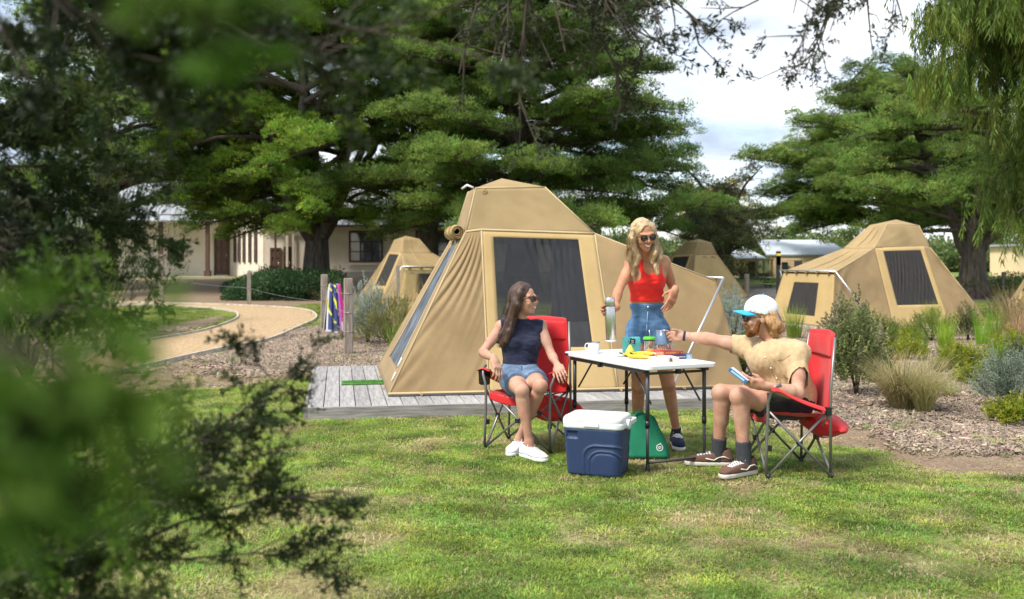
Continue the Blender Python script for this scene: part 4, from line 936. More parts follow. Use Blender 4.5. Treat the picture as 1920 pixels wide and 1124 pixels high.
hR = dict(w=J['wrR'], d=P3(934, 694, 7.08) - J['wrR'], lat=(.6, -.7, 0), pn=(-.35, .35, -.5), curl=(.35, .4, .4, .45), thumb=(.4, .3), spread=.05)
hL = dict(w=J['wrL'], d=P3(1052, 700, 7.08) - J['wrL'], lat=(-.7, -.5, 0), pn=(.3, .3, -.8), curl=(.4, .45, .5, .5), thumb=(.4, .3))
W1 = build_person(J, 'seated woman in a navy sleeveless top and denim shorts with long dark hair', skin_a, False, fwd=(.12, -1, 0), pf=(.05, -1, 0), hands=(hR, hL), k=.98, size=1.0)
def cloth(B, name, groups, infl, m, cuts=(), disp=None, pad=.12, only=None, h=.0055, subs=(), kk=1.0, relax=2, extra=None):
    pts = []
    for q in B.p:
        if q[-1] in groups: pts += [np.array(q[1]) - .16, np.array(q[1]) + .16] + ([np.array(q[2]) - .12, np.array(q[2]) + .12] if q[0] == 'c' else [])
    pts = np.array(pts); S_ = SDF(pts.min(0), pts.max(0), h); B.grow(S_, groups, infl, kk)
    if extra: extra(S_)
    if disp: S_.disp(disp)
    for f in subs: f(S_)
    for c_ in cuts:
        if len(c_) == 2: S_.cut(c_[0], c_[1])
        else: S_.cut_in(*c_)
    return S_.mesh(name, m, B.root, relax, B.o)
navy = M('navy_knit', (.012, .016, .042), .95, var=.25, scale=60, bump=.3, bscale=500, sheen=.15)
den1 = denim_m('denim_mid', (.09, .15, .25), (.2, .28, .4)); den2 = denim_m('denim_blue', (.05, .12, .25), (.14, .26, .43))
tops = lambda B, rad=.045: [lambda s_: None]
def armholes(B, out=.02, tilt=.25, drop=.12):
    def f(s_):
        P = s_.pts()
        for a in ('R', 'L'):
            sh = B.J['sh' + a]; x = B.x * (1 if a == 'R' else -1); nn_ = unit(x - B.up * tilt); A = (P - (sh + x * out)) @ nn_.astype(np.float32); Bz = (P - (sh - B.up * drop)) @ unit(B.up + x * .5).astype(np.float32)
            near = np.linalg.norm(P - (sh + x * .1).astype(np.float32), axis=-1) < .34; k = .04; h = np.clip(.5 + .5 * (A - Bz) / k, 0, 1); cut_ = A * (1 - h) + Bz * h - k * h * (1 - h); s_.d = np.where(near & ((P - B.J['neck'].astype(np.float32)) @ x.astype(np.float32) > 0), np.maximum(s_.d, cut_), s_.d)
    return f
J1 = W1.J
cloth(W1, 'top', ['torso', 'pelvis', 'neck'], .008, navy, cuts=[(P3(974, 690, 7.47), (0, 0, -1)), (J1['neck'] + W1.up * .028, unit(W1.up + W1.f * .22)), ], disp=lambda P: folds(.006, 10, 3, (1, 1, 2.2))(P) + folds(.003, 24, 33, (.7, .7, 1.6))(P), subs=[armholes(W1, .012, .1, .10)], extra=None)
thigh_end = lambda B, a, t: lerp(B.J['hip' + a], B.J['kn' + a], t)
def shorts(B, m, waist, t_end, infl=.012, flare=.01, fold=.004, seed=7, le=None):
    def legs(s_):
        P = s_.pts(); D = []
        for a in ('R', 'L'):
            hp, kn = B.J['hip' + a], B.J['kn' + a]; ax = unit(kn - hp); t = np.maximum((P - hp) @ ax, 0); D.append(np.linalg.norm(P - hp - t[..., None] * ax, axis=-1))
        for i, a in enumerate(('R', 'L')):
            hp, kn = B.J['hip' + a], B.J['kn' + a]; ax = unit(kn - hp); e = lerp(hp, kn, t_end); ex_ = (P - e) @ ax; mine = (D[i] <= D[1 - i]) & (D[i] < .2); s_.d = np.where(mine & (ex_ > -.03), np.maximum(s_.d, ex_), s_.d)
    def ex(s_):
        for a in ('R', 'L'):
            hp, kn = B.J['hip' + a], B.J['kn' + a]; e = lerp(hp, kn, t_end); e2 = lerp(hp, kn, t_end + .15); r0 = (.092 if B.male else .076) * B.k; s_.cone(lerp(hp, kn, .1), e2, r0 + infl, r0 * .93 + infl + flare, .03)
    return cloth(B, 'shorts', ['pelvis', 'torso', 'thR', 'thL'], infl, m, cuts=[(waist, (0, 0, 1))], disp=lambda P: folds(fold, 11, seed, (1, 1, 2.2))(P) + folds(.0035, 26, seed + 1, (.6, .6, 1.8))(P), extra=ex, subs=[legs])
s1 = shorts(W1, den1, P3(974, 683, 7.47), .60, .010)
def waistband(B, m, z, hgt, groups=('pelvis', 'torso'), infl=.0145, name='waistband'):
    return cloth(B, name, list(groups), infl, m, cuts=[(np.array([0, 0, z]), (0, 0, 1)), (np.array([0, 0, z - hgt]), (0, 0, -1))])
wz1 = P3(974, 683, 7.47)[2]; waistband(W1, den1, wz1 + .004, .03, infl=.013)
lip_m = M('lips', (.45, .13, .11), .35); lip_m2 = M('lips_pink', (.52, .17, .14), .35)
mouth(W1, W1.root, lip_m2, True, W1.o)
def seam_on(B, ob, pts, dr, m, r=.0022, name='seam'):
    pr = proj(bvh_of(ob), [np.array(q) - B.o for q in pts], dr, .001, .3)
    if len(pr) > 1: return MB().tube(pr, r, 5).build(name, m, B.root)
thr = M('pale_thread', (.6, .58, .52), .9)
seam_on(W1, s1, [P3(x, y, 7.3) for x, y in ((978, 688), (978, 694), (977, 702), (976, 708))], (0, 1, 0), M('dark_seam', (.04, .06, .11), .9))
# hair
def hairvol(B, mats, guides, capr=(.083, .104, .096), capo=(0, -.02, .038), face=None, seed=1, disp=.004, st=(30, 30, 5), name='hair'):
    L = B.L; pts = [L(-.15, -.15, -.15), L(.15, .15, .17)]
    for G, r in guides: pts += [np.array(q) for q in G]
    pts = np.array(pts); S_ = SDF(pts.min(0) - .07, pts.max(0) + .07, .005); S_.ell(L(*capo), np.array(capr) * B.hs, B.hR, .02)
    for G, r in guides:
        for a, b in zip(G[:-1], G[1:]): S_.cone(a, b, r, r * .93, .02)
    if face: face(S_, L)
    S_.disp(lambda P: disp * np.sin(hash_noise(P * np.array(st) / 12.0, 1.0, seed) * 9) + disp * .6 * hash_noise(P, 40, seed))
    return S_.mesh(name, mats, B.root, 1, B.o)
hair_dark = M('hair_dark_brown', (.028, .014, .009), .5, col2=(.10, .05, .03), scale=45, aniso=(4, 4, .35), bump=.35, bscale=60, detail=8)
L = W1.L
def face_cut(S_, L, r=(.064, .085, .105), c=(0, .088, -.018)): S_.ell(L(*c), np.array(r), W_R[0], .012, sub=True)
W_R = [W1.hR]
g1 = [([L(.04, -.05, .06), L(.075, -.03, -.02), P3(957, 600, 7.46), P3(948, 625, 7.43), P3(944, 645, 7.42)], .028), ([L(-.01, -.10, .03), L(0, -.115, -.06), P3(950, 600, 7.52), P3(940, 618, 7.5)], .036),
      ([L(.02, -.02, .115), L(.078, .01, .05), L(.09, .0, -.03), P3(962, 597, 7.40), P3(955, 622, 7.38), P3(949, 640, 7.38)], .02), ([L(-.05, -.08, .03), L(-.05, -.09, -.08), P3(975, 606, 7.6)], .034), ([L(-.05, .0, .10), L(-.083, -.02, .02), L(-.078, -.04, -.08)], .018),
      ([L(.06, .02, .09), L(.085, -.02, 0), P3(952, 605, 7.42), P3(938, 628, 7.42), P3(933, 640, 7.42)], .017)]
hairvol(W1, hair_dark, g1, face=face_cut, seed=2); hair_strands('loose_hair', g1, 1800, hair_dark, W1.root, W1.o, r=.0011, seed=3, wave=.003)
tort = M('tortoiseshell', (.05, .02, .01), .2, var=.8, scale=90, col2=(.2, .08, .02)); lens_m = M('dark_lens', (.012, .010, .012), .04, spec=.9, var=.2); blk = M('black_plastic', (.012, .012, .013), .3)
sunglasses(W1, tort, lens_m, W1, 'brown tortoiseshell sunglasses worn by the seated dark haired woman')
white_sh = M('white_knit_shoe', (.72, .72, .74), .8, var=.08, bump=.3, bscale=300); white_rub = M('white_rubber', (.78, .77, .74), .6, var=.06); lace_w = M('white_lace', (.8, .8, .8), .9)
shoe(J1['anR'] + (0, 0, -.0), J1['toeR'], '', W1.root, W1.o, white_sh, white_rub, lace_w, .98); shoe(J1['anL'], J1['toeL'], '', W1.root, W1.o, white_sh, white_rub, lace_w, .98)

# ============ standing woman ============
J = dict(pelvis=P3(1215, 610, 7.42), chest=P3(1212, 521, 7.37), neck=P3(1213, 482, 7.34), head=P3(1206, 443, 7.24), headf=(.28, -.92, -.22), headup=(-.12, 0, 1),
         shR=P3(1184, 495, 7.35), elR=P3(1159, 546, 7.2), wrR=P3(1153, 578, 7.12), shL=P3(1244, 492, 7.38), elL=P3(1263, 545, 7.50), wrL=P3(1265, 545, 7.22),
         hipR=P3(1198, 622, 7.42), knR=P3(1197, 724, 7.36), anR=P3(1194, 822, 7.48), toeR=P3(1190, 848, 7.3), hipL=P3(1232, 622, 7.42), knL=P3(1253, 722, 7.38), anL=P3(1269, 812, 7.42), toeL=P3(1277, 846, 7.22))
flask_c = at(1146, 600, 7.02)
hR = dict(w=J['wrR'] , d=np.array([-.35, -.3, -.55]), lat=(.8, -.1, -.3), pn=(-.1, -1, 0), curl=(.55, .6, .62, .6), thumb=(.8, .7), spread=.05)
hR = dict(w=J['wrR'], d=np.array([-.75, -.35, -.12]), lat=(0, -.1, 1), pn=(.25, -1, 0), curl=(.52, .56, .58, .6), thumb=(.15, .55), spread=.04)
hL = dict(w=J['wrL'], d=np.array([-.06, -.06, -.16]), lat=(-.75, -.55, 0), pn=(-.6, .7, -.2), curl=(.22, .3, .36, .42), thumb=(.7, .25), spread=.10)
W2 = build_person(J, 'standing blonde woman in a red cropped tank top and blue denim shorts holding a flask', skin_b, False, fwd=(.14, -1, -.02), pf=(.1, -1, 0), hands=(hR, hL), k=1.0, size=1.0)
red_top = M('red_rib_knit', (.80, .018, .010), .85, var=.06, bump=.3, bscale=400, sheen=.1)
J2 = W2.J
def tank(B, zc, rr=.075):
    def f(s_):
        N = B.J['neck']; s_.ell(N + B.f * .10 - B.up * .045, (.055, .09, .075), B.R, .008, sub=True); s_.ell(N - B.f * .08 - B.up * .0, (.055, .08, .06), B.R, .008, sub=True)
    return f
tt = cloth(W2, 'tank_top', ['torso', 'pelvis'], .007, red_top, cuts=[(P3(1212, 565, 7.4), (0, 0, -1))], disp=lambda P: folds(.004, 11, 5, (1, 1, 2.4))(P) + folds(.0025, 26, 35, (.7, .7, 1.6))(P), subs=[armholes(W2, -.032, .12, .115), tank(W2, 0)])
s2 = shorts(W2, den2, P3(1212, 571, 7.4), .24, .010, flare=.008, seed=19); waistband(W2, den2, P3(1212, 570, 7.4)[2] + .003, .032, infl=.0135)
fly = seam_on(W2, s2, [P3(1214 + dx, y, 7.3) for dx, y in ((1, 572), (1, 585), (0, 600), (-1, 615), (-2, 628))], (0, 1, 0), M('pale_denim', (.3, .42, .56), .9), .003, 'fly_seam')
for x0 in (1184, 1238): seam_on(W2, s2, [P3(x0 + dx, y, 7.3) for dx, y in ((0, 582), (3, 592), (9, 596), (15, 594))] if x0 < 1200 else [P3(x0 - dx + 14, y, 7.3) for dx, y in ((0, 582), (3, 592), (9, 596), (15, 594))], (0, 1, 0), M('dark_seam', (.04, .06, .11), .9), .0022, 'pocket_seam')
for x0 in (1180, 1196, 1232, 1247): seam_on(W2, s2, [P3(x0, 568, 7.3), P3(x0, 580, 7.3)], (0, 1, 0), den1, .006, 'belt_loop')
MB().lathe([(0.0, 0), (.008, .001), (.009, .004)], n=10, R=Matrix.Rotation(PI / 2, 3, 'X')).build('shorts_button', pole_m, W2.root).location = tuple(proj(bvh_of(s2), [P3(1215, 576, 7.3) - W2.o], (0, 1, 0), .008)[0])
# frayed hem threads
V = []; F = []; rr = np.random.RandomState(4)
for a in ('R', 'L'):
    e = thigh_end(W2, a, .24); ax = unit(J2['kn' + a] - J2['hip' + a]); Rf = frame(ax, (1, 0, 0))
    for i in range(90):
        t = rr.uniform(0, 2 * PI); p = e + Rf @ np.array([.098 * math.cos(t), .098 * math.sin(t), rr.uniform(-.006, .002)]); q = len(V); ln = rr.uniform(.012, .045); dd = ax * ln + rr.normal(size=3) * .01; dd2 = dd * .5 + rr.normal(size=3) * .005
        for s_, w_ in ((p, .0009), (p + dd2, .0008), (p + dd, .0005)): V += [s_ + (w_, 0, 0), s_ - (w_, 0, 0)]
        F += [(q, q + 1, q + 3, q + 2), (q + 2, q + 3, q + 5, q + 4)]
tag(obj('frayed_hem', np_mesh('frayed_hem', np.array(V) - W2.o, np.array(F)), M('fray_white', (.7, .72, .76), .9), W2.root), kind='stuff')
mouth(W2, W2.root, lip_m, True, W2.o)
L = W2.L; W_R = [W2.hR]
hair_bl = M('hair_blonde', (.27, .17, .075), .45, col2=(.78, .57, .33), scale=45, aniso=(4, 4, .4), bump=.5, bscale=60, detail=8)
g2 = [([L(.03, .02, .115), L(.078, .01, .06), L(.084, .01, -.02), P3(1186, 470, 7.25), P3(1180, 487, 7.24), P3(1187, 500, 7.24), P3(1186, 515, 7.24)], .014), ([L(.05, -.04, .08), L(.082, -.03, 0), L(.09, -.03, -.07), P3(1180, 478, 7.32), P3(1178, 486, 7.33)], .02),
      ([L(-.03, .01, .11), L(-.08, .02, .05), L(-.088, .02, -.03), P3(1232, 468, 7.22), P3(1238, 484, 7.2), P3(1231, 500, 7.2), P3(1233, 513, 7.2)], .013), ([L(-.05, -.04, .08), L(-.084, -.03, 0), L(-.09, -.03, -.06), P3(1240, 474, 7.28)], .02), ([L(0, -.1, .05), L(0, -.12, -.06), P3(1210, 490, 7.48)], .045),
      ([L(.05, .0, .09), L(.09, .03, .0), P3(1190, 465, 7.2), P3(1196, 482, 7.2), P3(1192, 496, 7.2)], .015), ([L(-.06, .02, .07), L(-.094, .03, -.04), P3(1228, 475, 7.18), P3(1222, 492, 7.2)], .014)]
hairvol(W2, hair_bl, g2, seed=5, disp=.0045, st=(60, 60, 8), face=lambda S_, L: face_cut(S_, L, (.060, .088, .108), (.004, .088, -.02))); hair_strands('loose_hair', g2, 3200, hair_bl, W2.root, W2.o, r=.0012, seed=8, wave=.009)
sunglasses(W2, blk, lens_m, W2, 'round black sunglasses worn by the standing blonde woman', (.023, .020))
canv = M('navy_canvas_shoe', (.02, .028, .07), .9, bump=.3, bscale=300)
for a in ('R', 'L'): shoe(J2['an' + a], J2['toe' + a], '', W2.root, W2.o, canv, white_rub, lace_w, 1.0, high=.035)
for a in ('R', 'L'):
    cu = MB(); ax = unit(J2['kn' + a] - J2['an' + a]); Rf = frame(ax, (1, 0, 0)); cu.lathe([(.035, -.045), (.037, -.01), (.036, .008)], n=18, R=Matrix(Rf.tolist())); ob = cu.build('sock', M('dark_sock', (.02, .02, .022), .95, bump=.3), W2.root); ob.location = tuple(J2['an' + a] + ax * .03 - W2.o)
# bangle on her left wrist
b_ = MB(); ax = unit(J2['wrL'] - J2['elL']); Rf = frame(ax, (1, 0, 0)); b_.tube([Rf @ np.array([.027 * math.cos(t), .027 * math.sin(t), 0]) for t in np.linspace(0, 2 * PI, 21)[:-1]], .004, 6, closed=True); ob = b_.build('bracelet', M('dark_red_cord', (.12, .02, .02), .7), W2.root); ob.location = tuple(lerp(J2['elL'], J2['wrL'], .93) - W2.o)

# ============ seated man ============
J = dict(pelvis=P3(1490, 745, 6.64), chest=P3(1455, 680, 6.62), neck=P3(1445, 636, 6.64), head=P3(1424, 597, 6.62), headf=(-.997, .03, -.06), 
         shR=P3(1404, 652, 6.76), elR=P3(1336, 637, 6.85), wrR=P3(1281, 630, 6.90), shL=P3(1496, 662, 6.50), elL=P3(1496, 738, 6.36), wrL=P3(1432, 724, 6.30),
         hipR=P3(1474, 752, 6.74), knR=P3(1352, 737, 6.66), anR=P3(1347, 853, 6.72), toeR=P3(1290, 880, 6.74), hipL=P3(1482, 757, 6.55), knL=P3(1386, 744, 6.42), anL=P3(1396, 862, 6.43), toeL=P3(1352, 890, 6.30))
mug_c = at(1243, 633, 6.92)
hR = dict(w=J['wrR'], d=np.array([-1, .02, -.05]), lat=(.1, .25, 1), pn=(.05, -1, .3), curl=(.5, .75, .85, .9), thumb=(.15, .5), spread=.03, size=.95, male=True)
hL = dict(w=J['wrL'], d=np.array([-1, -.05, .25]), lat=(-.1, -.45, .9), pn=(-.2, .85, .5), curl=(.35, .42, .5, .55), thumb=(.35, .2), spread=.04, size=.95, male=True)
W3 = build_person(J, 'seated man in a tan shirt, black shorts and cap reaching out with a blue mug', skin_c, True, fwd=(-.62, -.78, 0), pf=(-1, -.12, 0), hands=(hR, hL), k=.98, size=1.04)
linen = M('tan_linen', (.52, .36, .19), .9, var=.08, scale=30, col2=(.6, .43, .25), bump=.35, bscale=420, sheen=.1)
J3 = W3.J
def sleeves(s_):
    for a, e in (('R', .52), ('L', .86)):
        sh, el = J3['sh' + a], J3['el' + a]; s_.cone(sh - W3.up * .0, lerp(sh, el, e), .063, .062, .035)
    s_.ell(lerp(J3['pelvis'], J3['chest'], .35), (.15, .118, .14), W3.R, .05); s_.ell(J3['pelvis'] + np.array([.0, 0, .03]), (.15, .125, .11), W3.pR, .05); s_.cone(J3['neck'] - W3.up * .01, J3['neck'] + W3.up * .03, .066, .062, .02)
def neckopen(s_):
    N = J3['neck']; s_.cone(N + W3.up * .02, N + W3.up * .12, .055, .065, .006, sub=True); s_.cone(N + W3.f * .05 + W3.up * .04, N + W3.f * .09 - W3.up * .05, .035, .012, .006, sub=True)
shirt = cloth(W3, 'shirt', ['torso', 'pelvis'], .012, linen, cuts=[(np.array([0, 0, J3['pelvis'][2] - .045]), (0, 0, -1)), (lerp(J3['shL'], J3['elL'], .80), unit(J3['elL'] - J3['shL']), lerp(J3['shL'], J3['elL'], .84), .105), (lerp(J3['shR'], J3['elR'], .50), unit(J3['elR'] - J3['shR']), lerp(J3['shR'], J3['elR'], .50), .13)],
              disp=lambda P: folds(.0055, 7, 11, (1.8, 1.8, .6))(P) + folds(.004, 15, 13, (1.5, 1.5, .4))(P) + folds(.002, 40, 14, (1, 1, .6))(P), extra=sleeves, subs=[neckopen])
vS = P3(0, 0, 6.5)
seam_m2 = M('linen_seam', (.38, .26, .14), .9)
cen = [J3['neck'] + W3.f * .12 - W3.up * t for t in (.02, .08, .16, .24, .33)]
seam_on(W3, shirt, cen, -W3.f, seam_m2, .0025, 'placket_seam'); seam_on(W3, shirt, [q + W3.x * .022 for q in cen], -W3.f, seam_m2, .002, 'placket_seam')
for q in (.05, .13, .21, .29):
    pr = proj(bvh_of(shirt), [J3['neck'] + W3.f * .12 - W3.up * q + W3.x * .011 - W3.o], -W3.f, .002)
    if pr: bt = MB().lathe([(0, 0), (.006, 0), (.006, .003), (0, .004)], n=8, R=Matrix(frame(W3.f, W3.x).tolist())).build('button', M('shirt_button', (.75, .68, .55), .4), W3.root); bt.location = pr[0]
pk = [J3['chest'] + W3.f * .2 - W3.x * (.115 + a) + W3.up * b for a, b in ((-.045, .05), (.045, .05), (.045, -.05), (0, -.065), (-.045, -.05), (-.045, .05))]; seam_on(W3, shirt, pk, -W3.f, seam_m2, .0022, 'pocket_seam')
# collar
def coll(S_): pass
cl_ = MB(); 
for sg in (1, -1):
    N = J3['neck'] + W3.up * .018; pts = [N - W3.f * .065 + W3.up * .03, N + W3.x * sg * .055 - W3.f * .03 + W3.up * .03, N + W3.x * sg * .062 + W3.f * .03 + W3.up * .012, N + W3.x * sg * .035 + W3.f * .085 - W3.up * .02]
    outp = [N - W3.f * .085 - W3.up * .005, N + W3.x * sg * .085 - W3.f * .04 + W3.up * -.01, N + W3.x * sg * .092 + W3.f * .045 - W3.up * .022, N + W3.x * sg * .07 + W3.f * .105 - W3.up * .06]
    n0 = len(cl_.v); cl_.add([q - W3.o for q in pts + outp], [(i, i + 1, i + 5, i + 4) for i in range(3)], True)
cl_.build('collar', linen, W3.root, solid=.004, subsurf=2)
for a, e in (('R', .485), ('L', .70)):
    sh, el = J3['sh' + a], J3['el' + a]; ax = unit(el - sh); Rf = frame(ax, (0, 0, 1) if a == 'R' else (1, 0, 0)); c_ = lerp(sh, el, e)
black_c = M('black_cotton', (.014, .014, .016), .95, var=.3, scale=20, bump=.3, bscale=300, sheen=.1)
s3 = shorts(W3, black_c, np.array([0, 0, J3['pelvis'][2] + .06]), .60, .012, flare=.016, fold=.005, seed=23)
hair_g = M('hair_ginger_blond', (.26, .12, .035), .42, col2=(.58, .34, .15), scale=45, aniso=(3, 3, .5), bump=.5, bscale=60, detail=8); beard_m = M('beard_ginger', (.13, .045, .015), .85, col2=(.30, .12, .04), scale=120, bump=1.0, bscale=300, spec=.1)
L = W3.L; W_R = [W3.hR]
g3 = [([L(-.082, -.035, -.01), L(-.085, -.045, -.03), P3(1444, 617, 6.58), P3(1447, 626, 6.56)], .015), ([L(-.06, -.08, .02), L(-.07, -.10, -.04), P3(1454, 618, 6.6), P3(1461, 620, 6.6), P3(1465, 616, 6.6)], .019), ([L(0, -.11, .0), L(0, -.13, -.06), P3(1460, 620, 6.68)], .027), ([L(.05, -.09, .0), L(.06, -.11, -.07)], .03), ([L(-.08, -.06, -.015), L(-.088, -.07, -.06), P3(1452, 627, 6.56), P3(1457, 630, 6.56)], .013)]
hairvol(W3, hair_g, g3, capr=(.080, .09, .07), capo=(0, -.03, .03), seed=9, disp=.004, face=lambda S_, L: (S_.ell(L(0, .10, -.02), (.1, .105, .12), W3.hR, .01, sub=True), S_.cone(L(-.12, .02, -.012), L(-.05, .0, -.012), .026, .024, .005, sub=True)))
hair_strands('loose_hair', g3, 1500, hair_g, W3.root, W3.o, r=.0011, seed=12, wave=.006)
bs = SDF(L(0, 0, 0) - .18, L(0, 0, 0) + .18, .0045)
bs.ell(L(0, .045, -.08), np.array((.046, .041, .033)), W3.hR, .02); bs.ell(L(0, .068, -.094), np.array((.027, .027, .026)), W3.hR, .02); bs.cone(L(-.062, .02, -.02), L(-.052, .04, -.08), .014, .022, .015); bs.cone(L(.062, .02, -.02), L(.052, .04, -.08), .014, .022, .015); bs.cone(L(-.024, .088, -.05), L(0, .094, -.045), .008, .009, .01); bs.cone(L(.024, .088, -.05), L(0, .094, -.045), .008, .009, .01); bs.cone(L(-.026, .085, -.05), L(-.034, .07, -.08), .010, .014, .01); bs.cone(L(.026, .085, -.05), L(.034, .07, -.08), .010, .014, .01)
bs.ell(L(0, .104, -.058), np.array((.016, .012, .005)), W3.hR, .004, sub=True); bs.disp(lambda P: .003 * hash_noise(P, 90, 3) + .002 * hash_noise(P, 200, 4)); bs.mesh('beard', beard_m, W3.root, 1, W3.o)
rr = np.random.RandomState(5); bv = bvh_of(W3.root.children[-1]); V = []; F = []
for i in range(4000):
    d_ = W3.hR @ unit([rr.uniform(-1, 1), rr.uniform(-.2, 1), rr.uniform(-1, .3)]); c_ = L(0, .04, -.08) - W3.o; h_ = bv.ray_cast(Vector(tuple(c_ + d_ * .2)), Vector(tuple(-d_)), .2)
    if h_[0] is None: continue
    p = np.array(h_[0]); e = p + d_ * .003 + unit(d_ + np.array([0, 0, -1.2])) * rr.uniform(.008, .018); q = len(V); s_ = unit(np.cross(d_, (0, 0, 1.1))) * .0008; V += [p - s_, p + s_, e]; F.append((q, q + 1, q + 2))
tag(obj('beard_hair', np_mesh('beard_hair', V, F), beard_m, W3.root), kind='stuff')
sunglasses(W3, blk, lens_m, W3, 'black sunglasses worn by the bearded man under his cap', (.025, .02))
# cap: white crown, blue brim, adjuster
cap_w = M('cap_white_cotton', (.74, .75, .74), .9, var=.05, bump=.15, bscale=90); cap_b = M('cap_blue', (.03, .38, .68), .8, var=.1, bump=.3)
capo = thing('baseball_cap', 'white cap with a bright blue brim on the seated man', 'cap', W3.hc); co = W3.hc
cs = SDF(L(0, 0, .05) - .2, L(0, 0, .05) + .2, .005); tiltu = unit(W3.hR[:, 2] - W3.hR[:, 1] * .22); cR = np.stack([W3.hR[:, 0], np.cross(tiltu, W3.hR[:, 0]) , tiltu], 1)
cs.ell(L(0, -.016, .048), (.092, .115, .105), cR, .01); cs.cut(L(0, 0, .028), -unit(tiltu)); cs.ell(L(0, -.016, .030), (.087, .110, .100), cR, .003, sub=True)
cs.ell(L(0, -.125, .045), (.034, .035, .028), cR, .006, sub=True); cs.disp(folds(.0012, 14, 6)); cs.mesh('crown', cap_w, capo, 1, co)
V = []; F = []; fy = cR[:, 1] if (cR[:, 1] @ W3.hR[:, 1]) > 0 else -cR[:, 1]
for i in range(9):
    for j in range(15):
        r_ = i / 8; a = (j / 14 - .5) * 2; x_ = a * (.078 - .012 * r_); y_ = .096 * math.sqrt(max(0, 1 - (a * .86) ** 2)) + r_ * .095 * (1 - .55 * a * a); V.append(L(0, -.016, .032) + cR[:, 0] * x_ + fy * y_ - tiltu * (.018 * a * a + .004 * r_ + .014 * r_ * r_) - co)
for i in range(8):
    for j in range(14): k_ = i * 15 + j; F.append((k_, k_ + 1, k_ + 16, k_ + 15))
br = obj('brim', np_mesh('brim', V, np.array(F)), cap_b, capo); q = br.modifiers.new('s', 'SOLIDIFY'); q.thickness = .005; q.offset = 0
MB().tube([L(0, -.016, .03) + cR[:, 0] * .088 * math.sin(t) - fy * .115 * math.cos(t) - co for t in np.linspace(-.55, .55, 9)], .009, 6).build('adjuster_strap', cap_b, capo)
ob = MB().lathe([(.0, .006), (.007, .004), (.009, 0)], n=10, R=Matrix(cR.tolist())).build('top_button', cap_b, capo); ob.location = tuple(L(0, -.012, .05) + tiltu * .106 - co)
for sg in (-1, 1): MB().tube([L(sg * .05, .05, .112) - co + (0, 0, .001), L(sg * .053, .052, .109) - co], .005, 6).build('eyelet', cap_b, capo)
van = M('brown_suede', (.13, .065, .045), .9, var=.2, bump=.3, bscale=200); offw = M('offwhite_rubber', (.62, .58, .5), .7)
sockm = M('charcoal_sock', (.045, .048, .055), .95, var=.4, scale=120, bump=.6, bscale=300)
for a in ('R', 'L'):
    shoe(J3['an' + a], J3['toe' + a], '', W3.root, W3.o, van, offw, lace_w, 1.12, stripe=M('shoe_stripe', (.7, .66, .58), .7))
    ss = SDF(J3['an' + a] - .12, J3['an' + a] + np.array([.1, .1, .2]), .005); ax = unit(J3['kn' + a] - J3['an' + a]); ss.cone(J3['an' + a] - (0, 0, .03), J3['an' + a] + ax * .125, .046, .05, .01); ss.cut(J3['an' + a] + ax * .12, ax); ss.disp(lambda P: .0008 * np.sin(P[:, 2] * 420) + folds(.002, 30, 2)(P)); ss.mesh('sock', sockm, W3.root, 1, W3.o)
ax = unit(J3['wrR'] - J3['elR']); Rf = frame(ax, (0, 0, 1)); b_ = MB()
for dx in (0, .007): b_.tube([Rf @ np.array([.031 * math.cos(t), .033 * math.sin(t), dx]) for t in np.linspace(0, 2 * PI, 21)[:-1]], .0042, 6, closed=True)
ob = b_.build('bracelet', M('navy_cord', (.02, .02, .05), .8), W3.root); ob.location = tuple(J3['wrR'] - ax * .012 - W3.o)
brows(W1, hair_dark); pass
# ------------------------------------------------------------------ folding table
TS, TLn = unit([.907, .42]), unit([-.42, .907]); TA = np.array([.876, 6.44]); TZ = .70
tp = M('white_table_plastic', (.70, .70, .69), .45, var=.03, bump=.15, bscale=250); leg_m = M('grey_powdercoat', (.055, .058, .062), .45, metal=.3); jb = M('black_joint', (.012, .012, .013), .4)
table = thing('folding_table', 'white plastic folding table with dark grey legs between the chairs', 'table', (TA[0], TA[1], 0)); tang = math.atan2(TS[1], TS[0]); TR = rotz(tang); table.rotation_euler = (0, 0, tang)
TWd, TLg = .56, 1.17
def tpoint(a, b, z=TZ): p = TA + TS * a + TLn * b; return np.array([p[0], p[1], z])
def rr_poly(w, l, r, y0=0, which=(1, 1, 1, 1), n=5):
    P = []
    for k, (cx, cy, a0) in enumerate(((w - r, y0 + r, -90), (w - r, y0 + l - r, 0), (r, y0 + l - r, 90), (r, y0 + r, 180))):
        if which[k]: P += [(cx + r * math.cos(math.radians(a0 + 90 * i / n)), cy + r * math.sin(math.radians(a0 + 90 * i / n))) for i in range(n + 1)]
        else: P.append(((w if k in (0, 1) else 0), (y0 if k in (0, 3) else y0 + l)))
    return P
MB().prism(rr_poly(TWd, TLg / 2 - .002, .045, 0, (1, 0, 0, 1)), TZ - .030, TZ).build('table_top_half', tp, table, bevel=.006)
MB().prism(rr_poly(TWd, TLg / 2 - .002, .045, TLg / 2 + .002, (0, 1, 1, 0)), TZ - .030, TZ).build('table_top_half', tp, table, bevel=.006)
for x in (.03, TWd - .03): MB().box((x, TLg / 2, TZ - .045), (.02, TLg - .16, .025)).build('side_rail', leg_m, table)
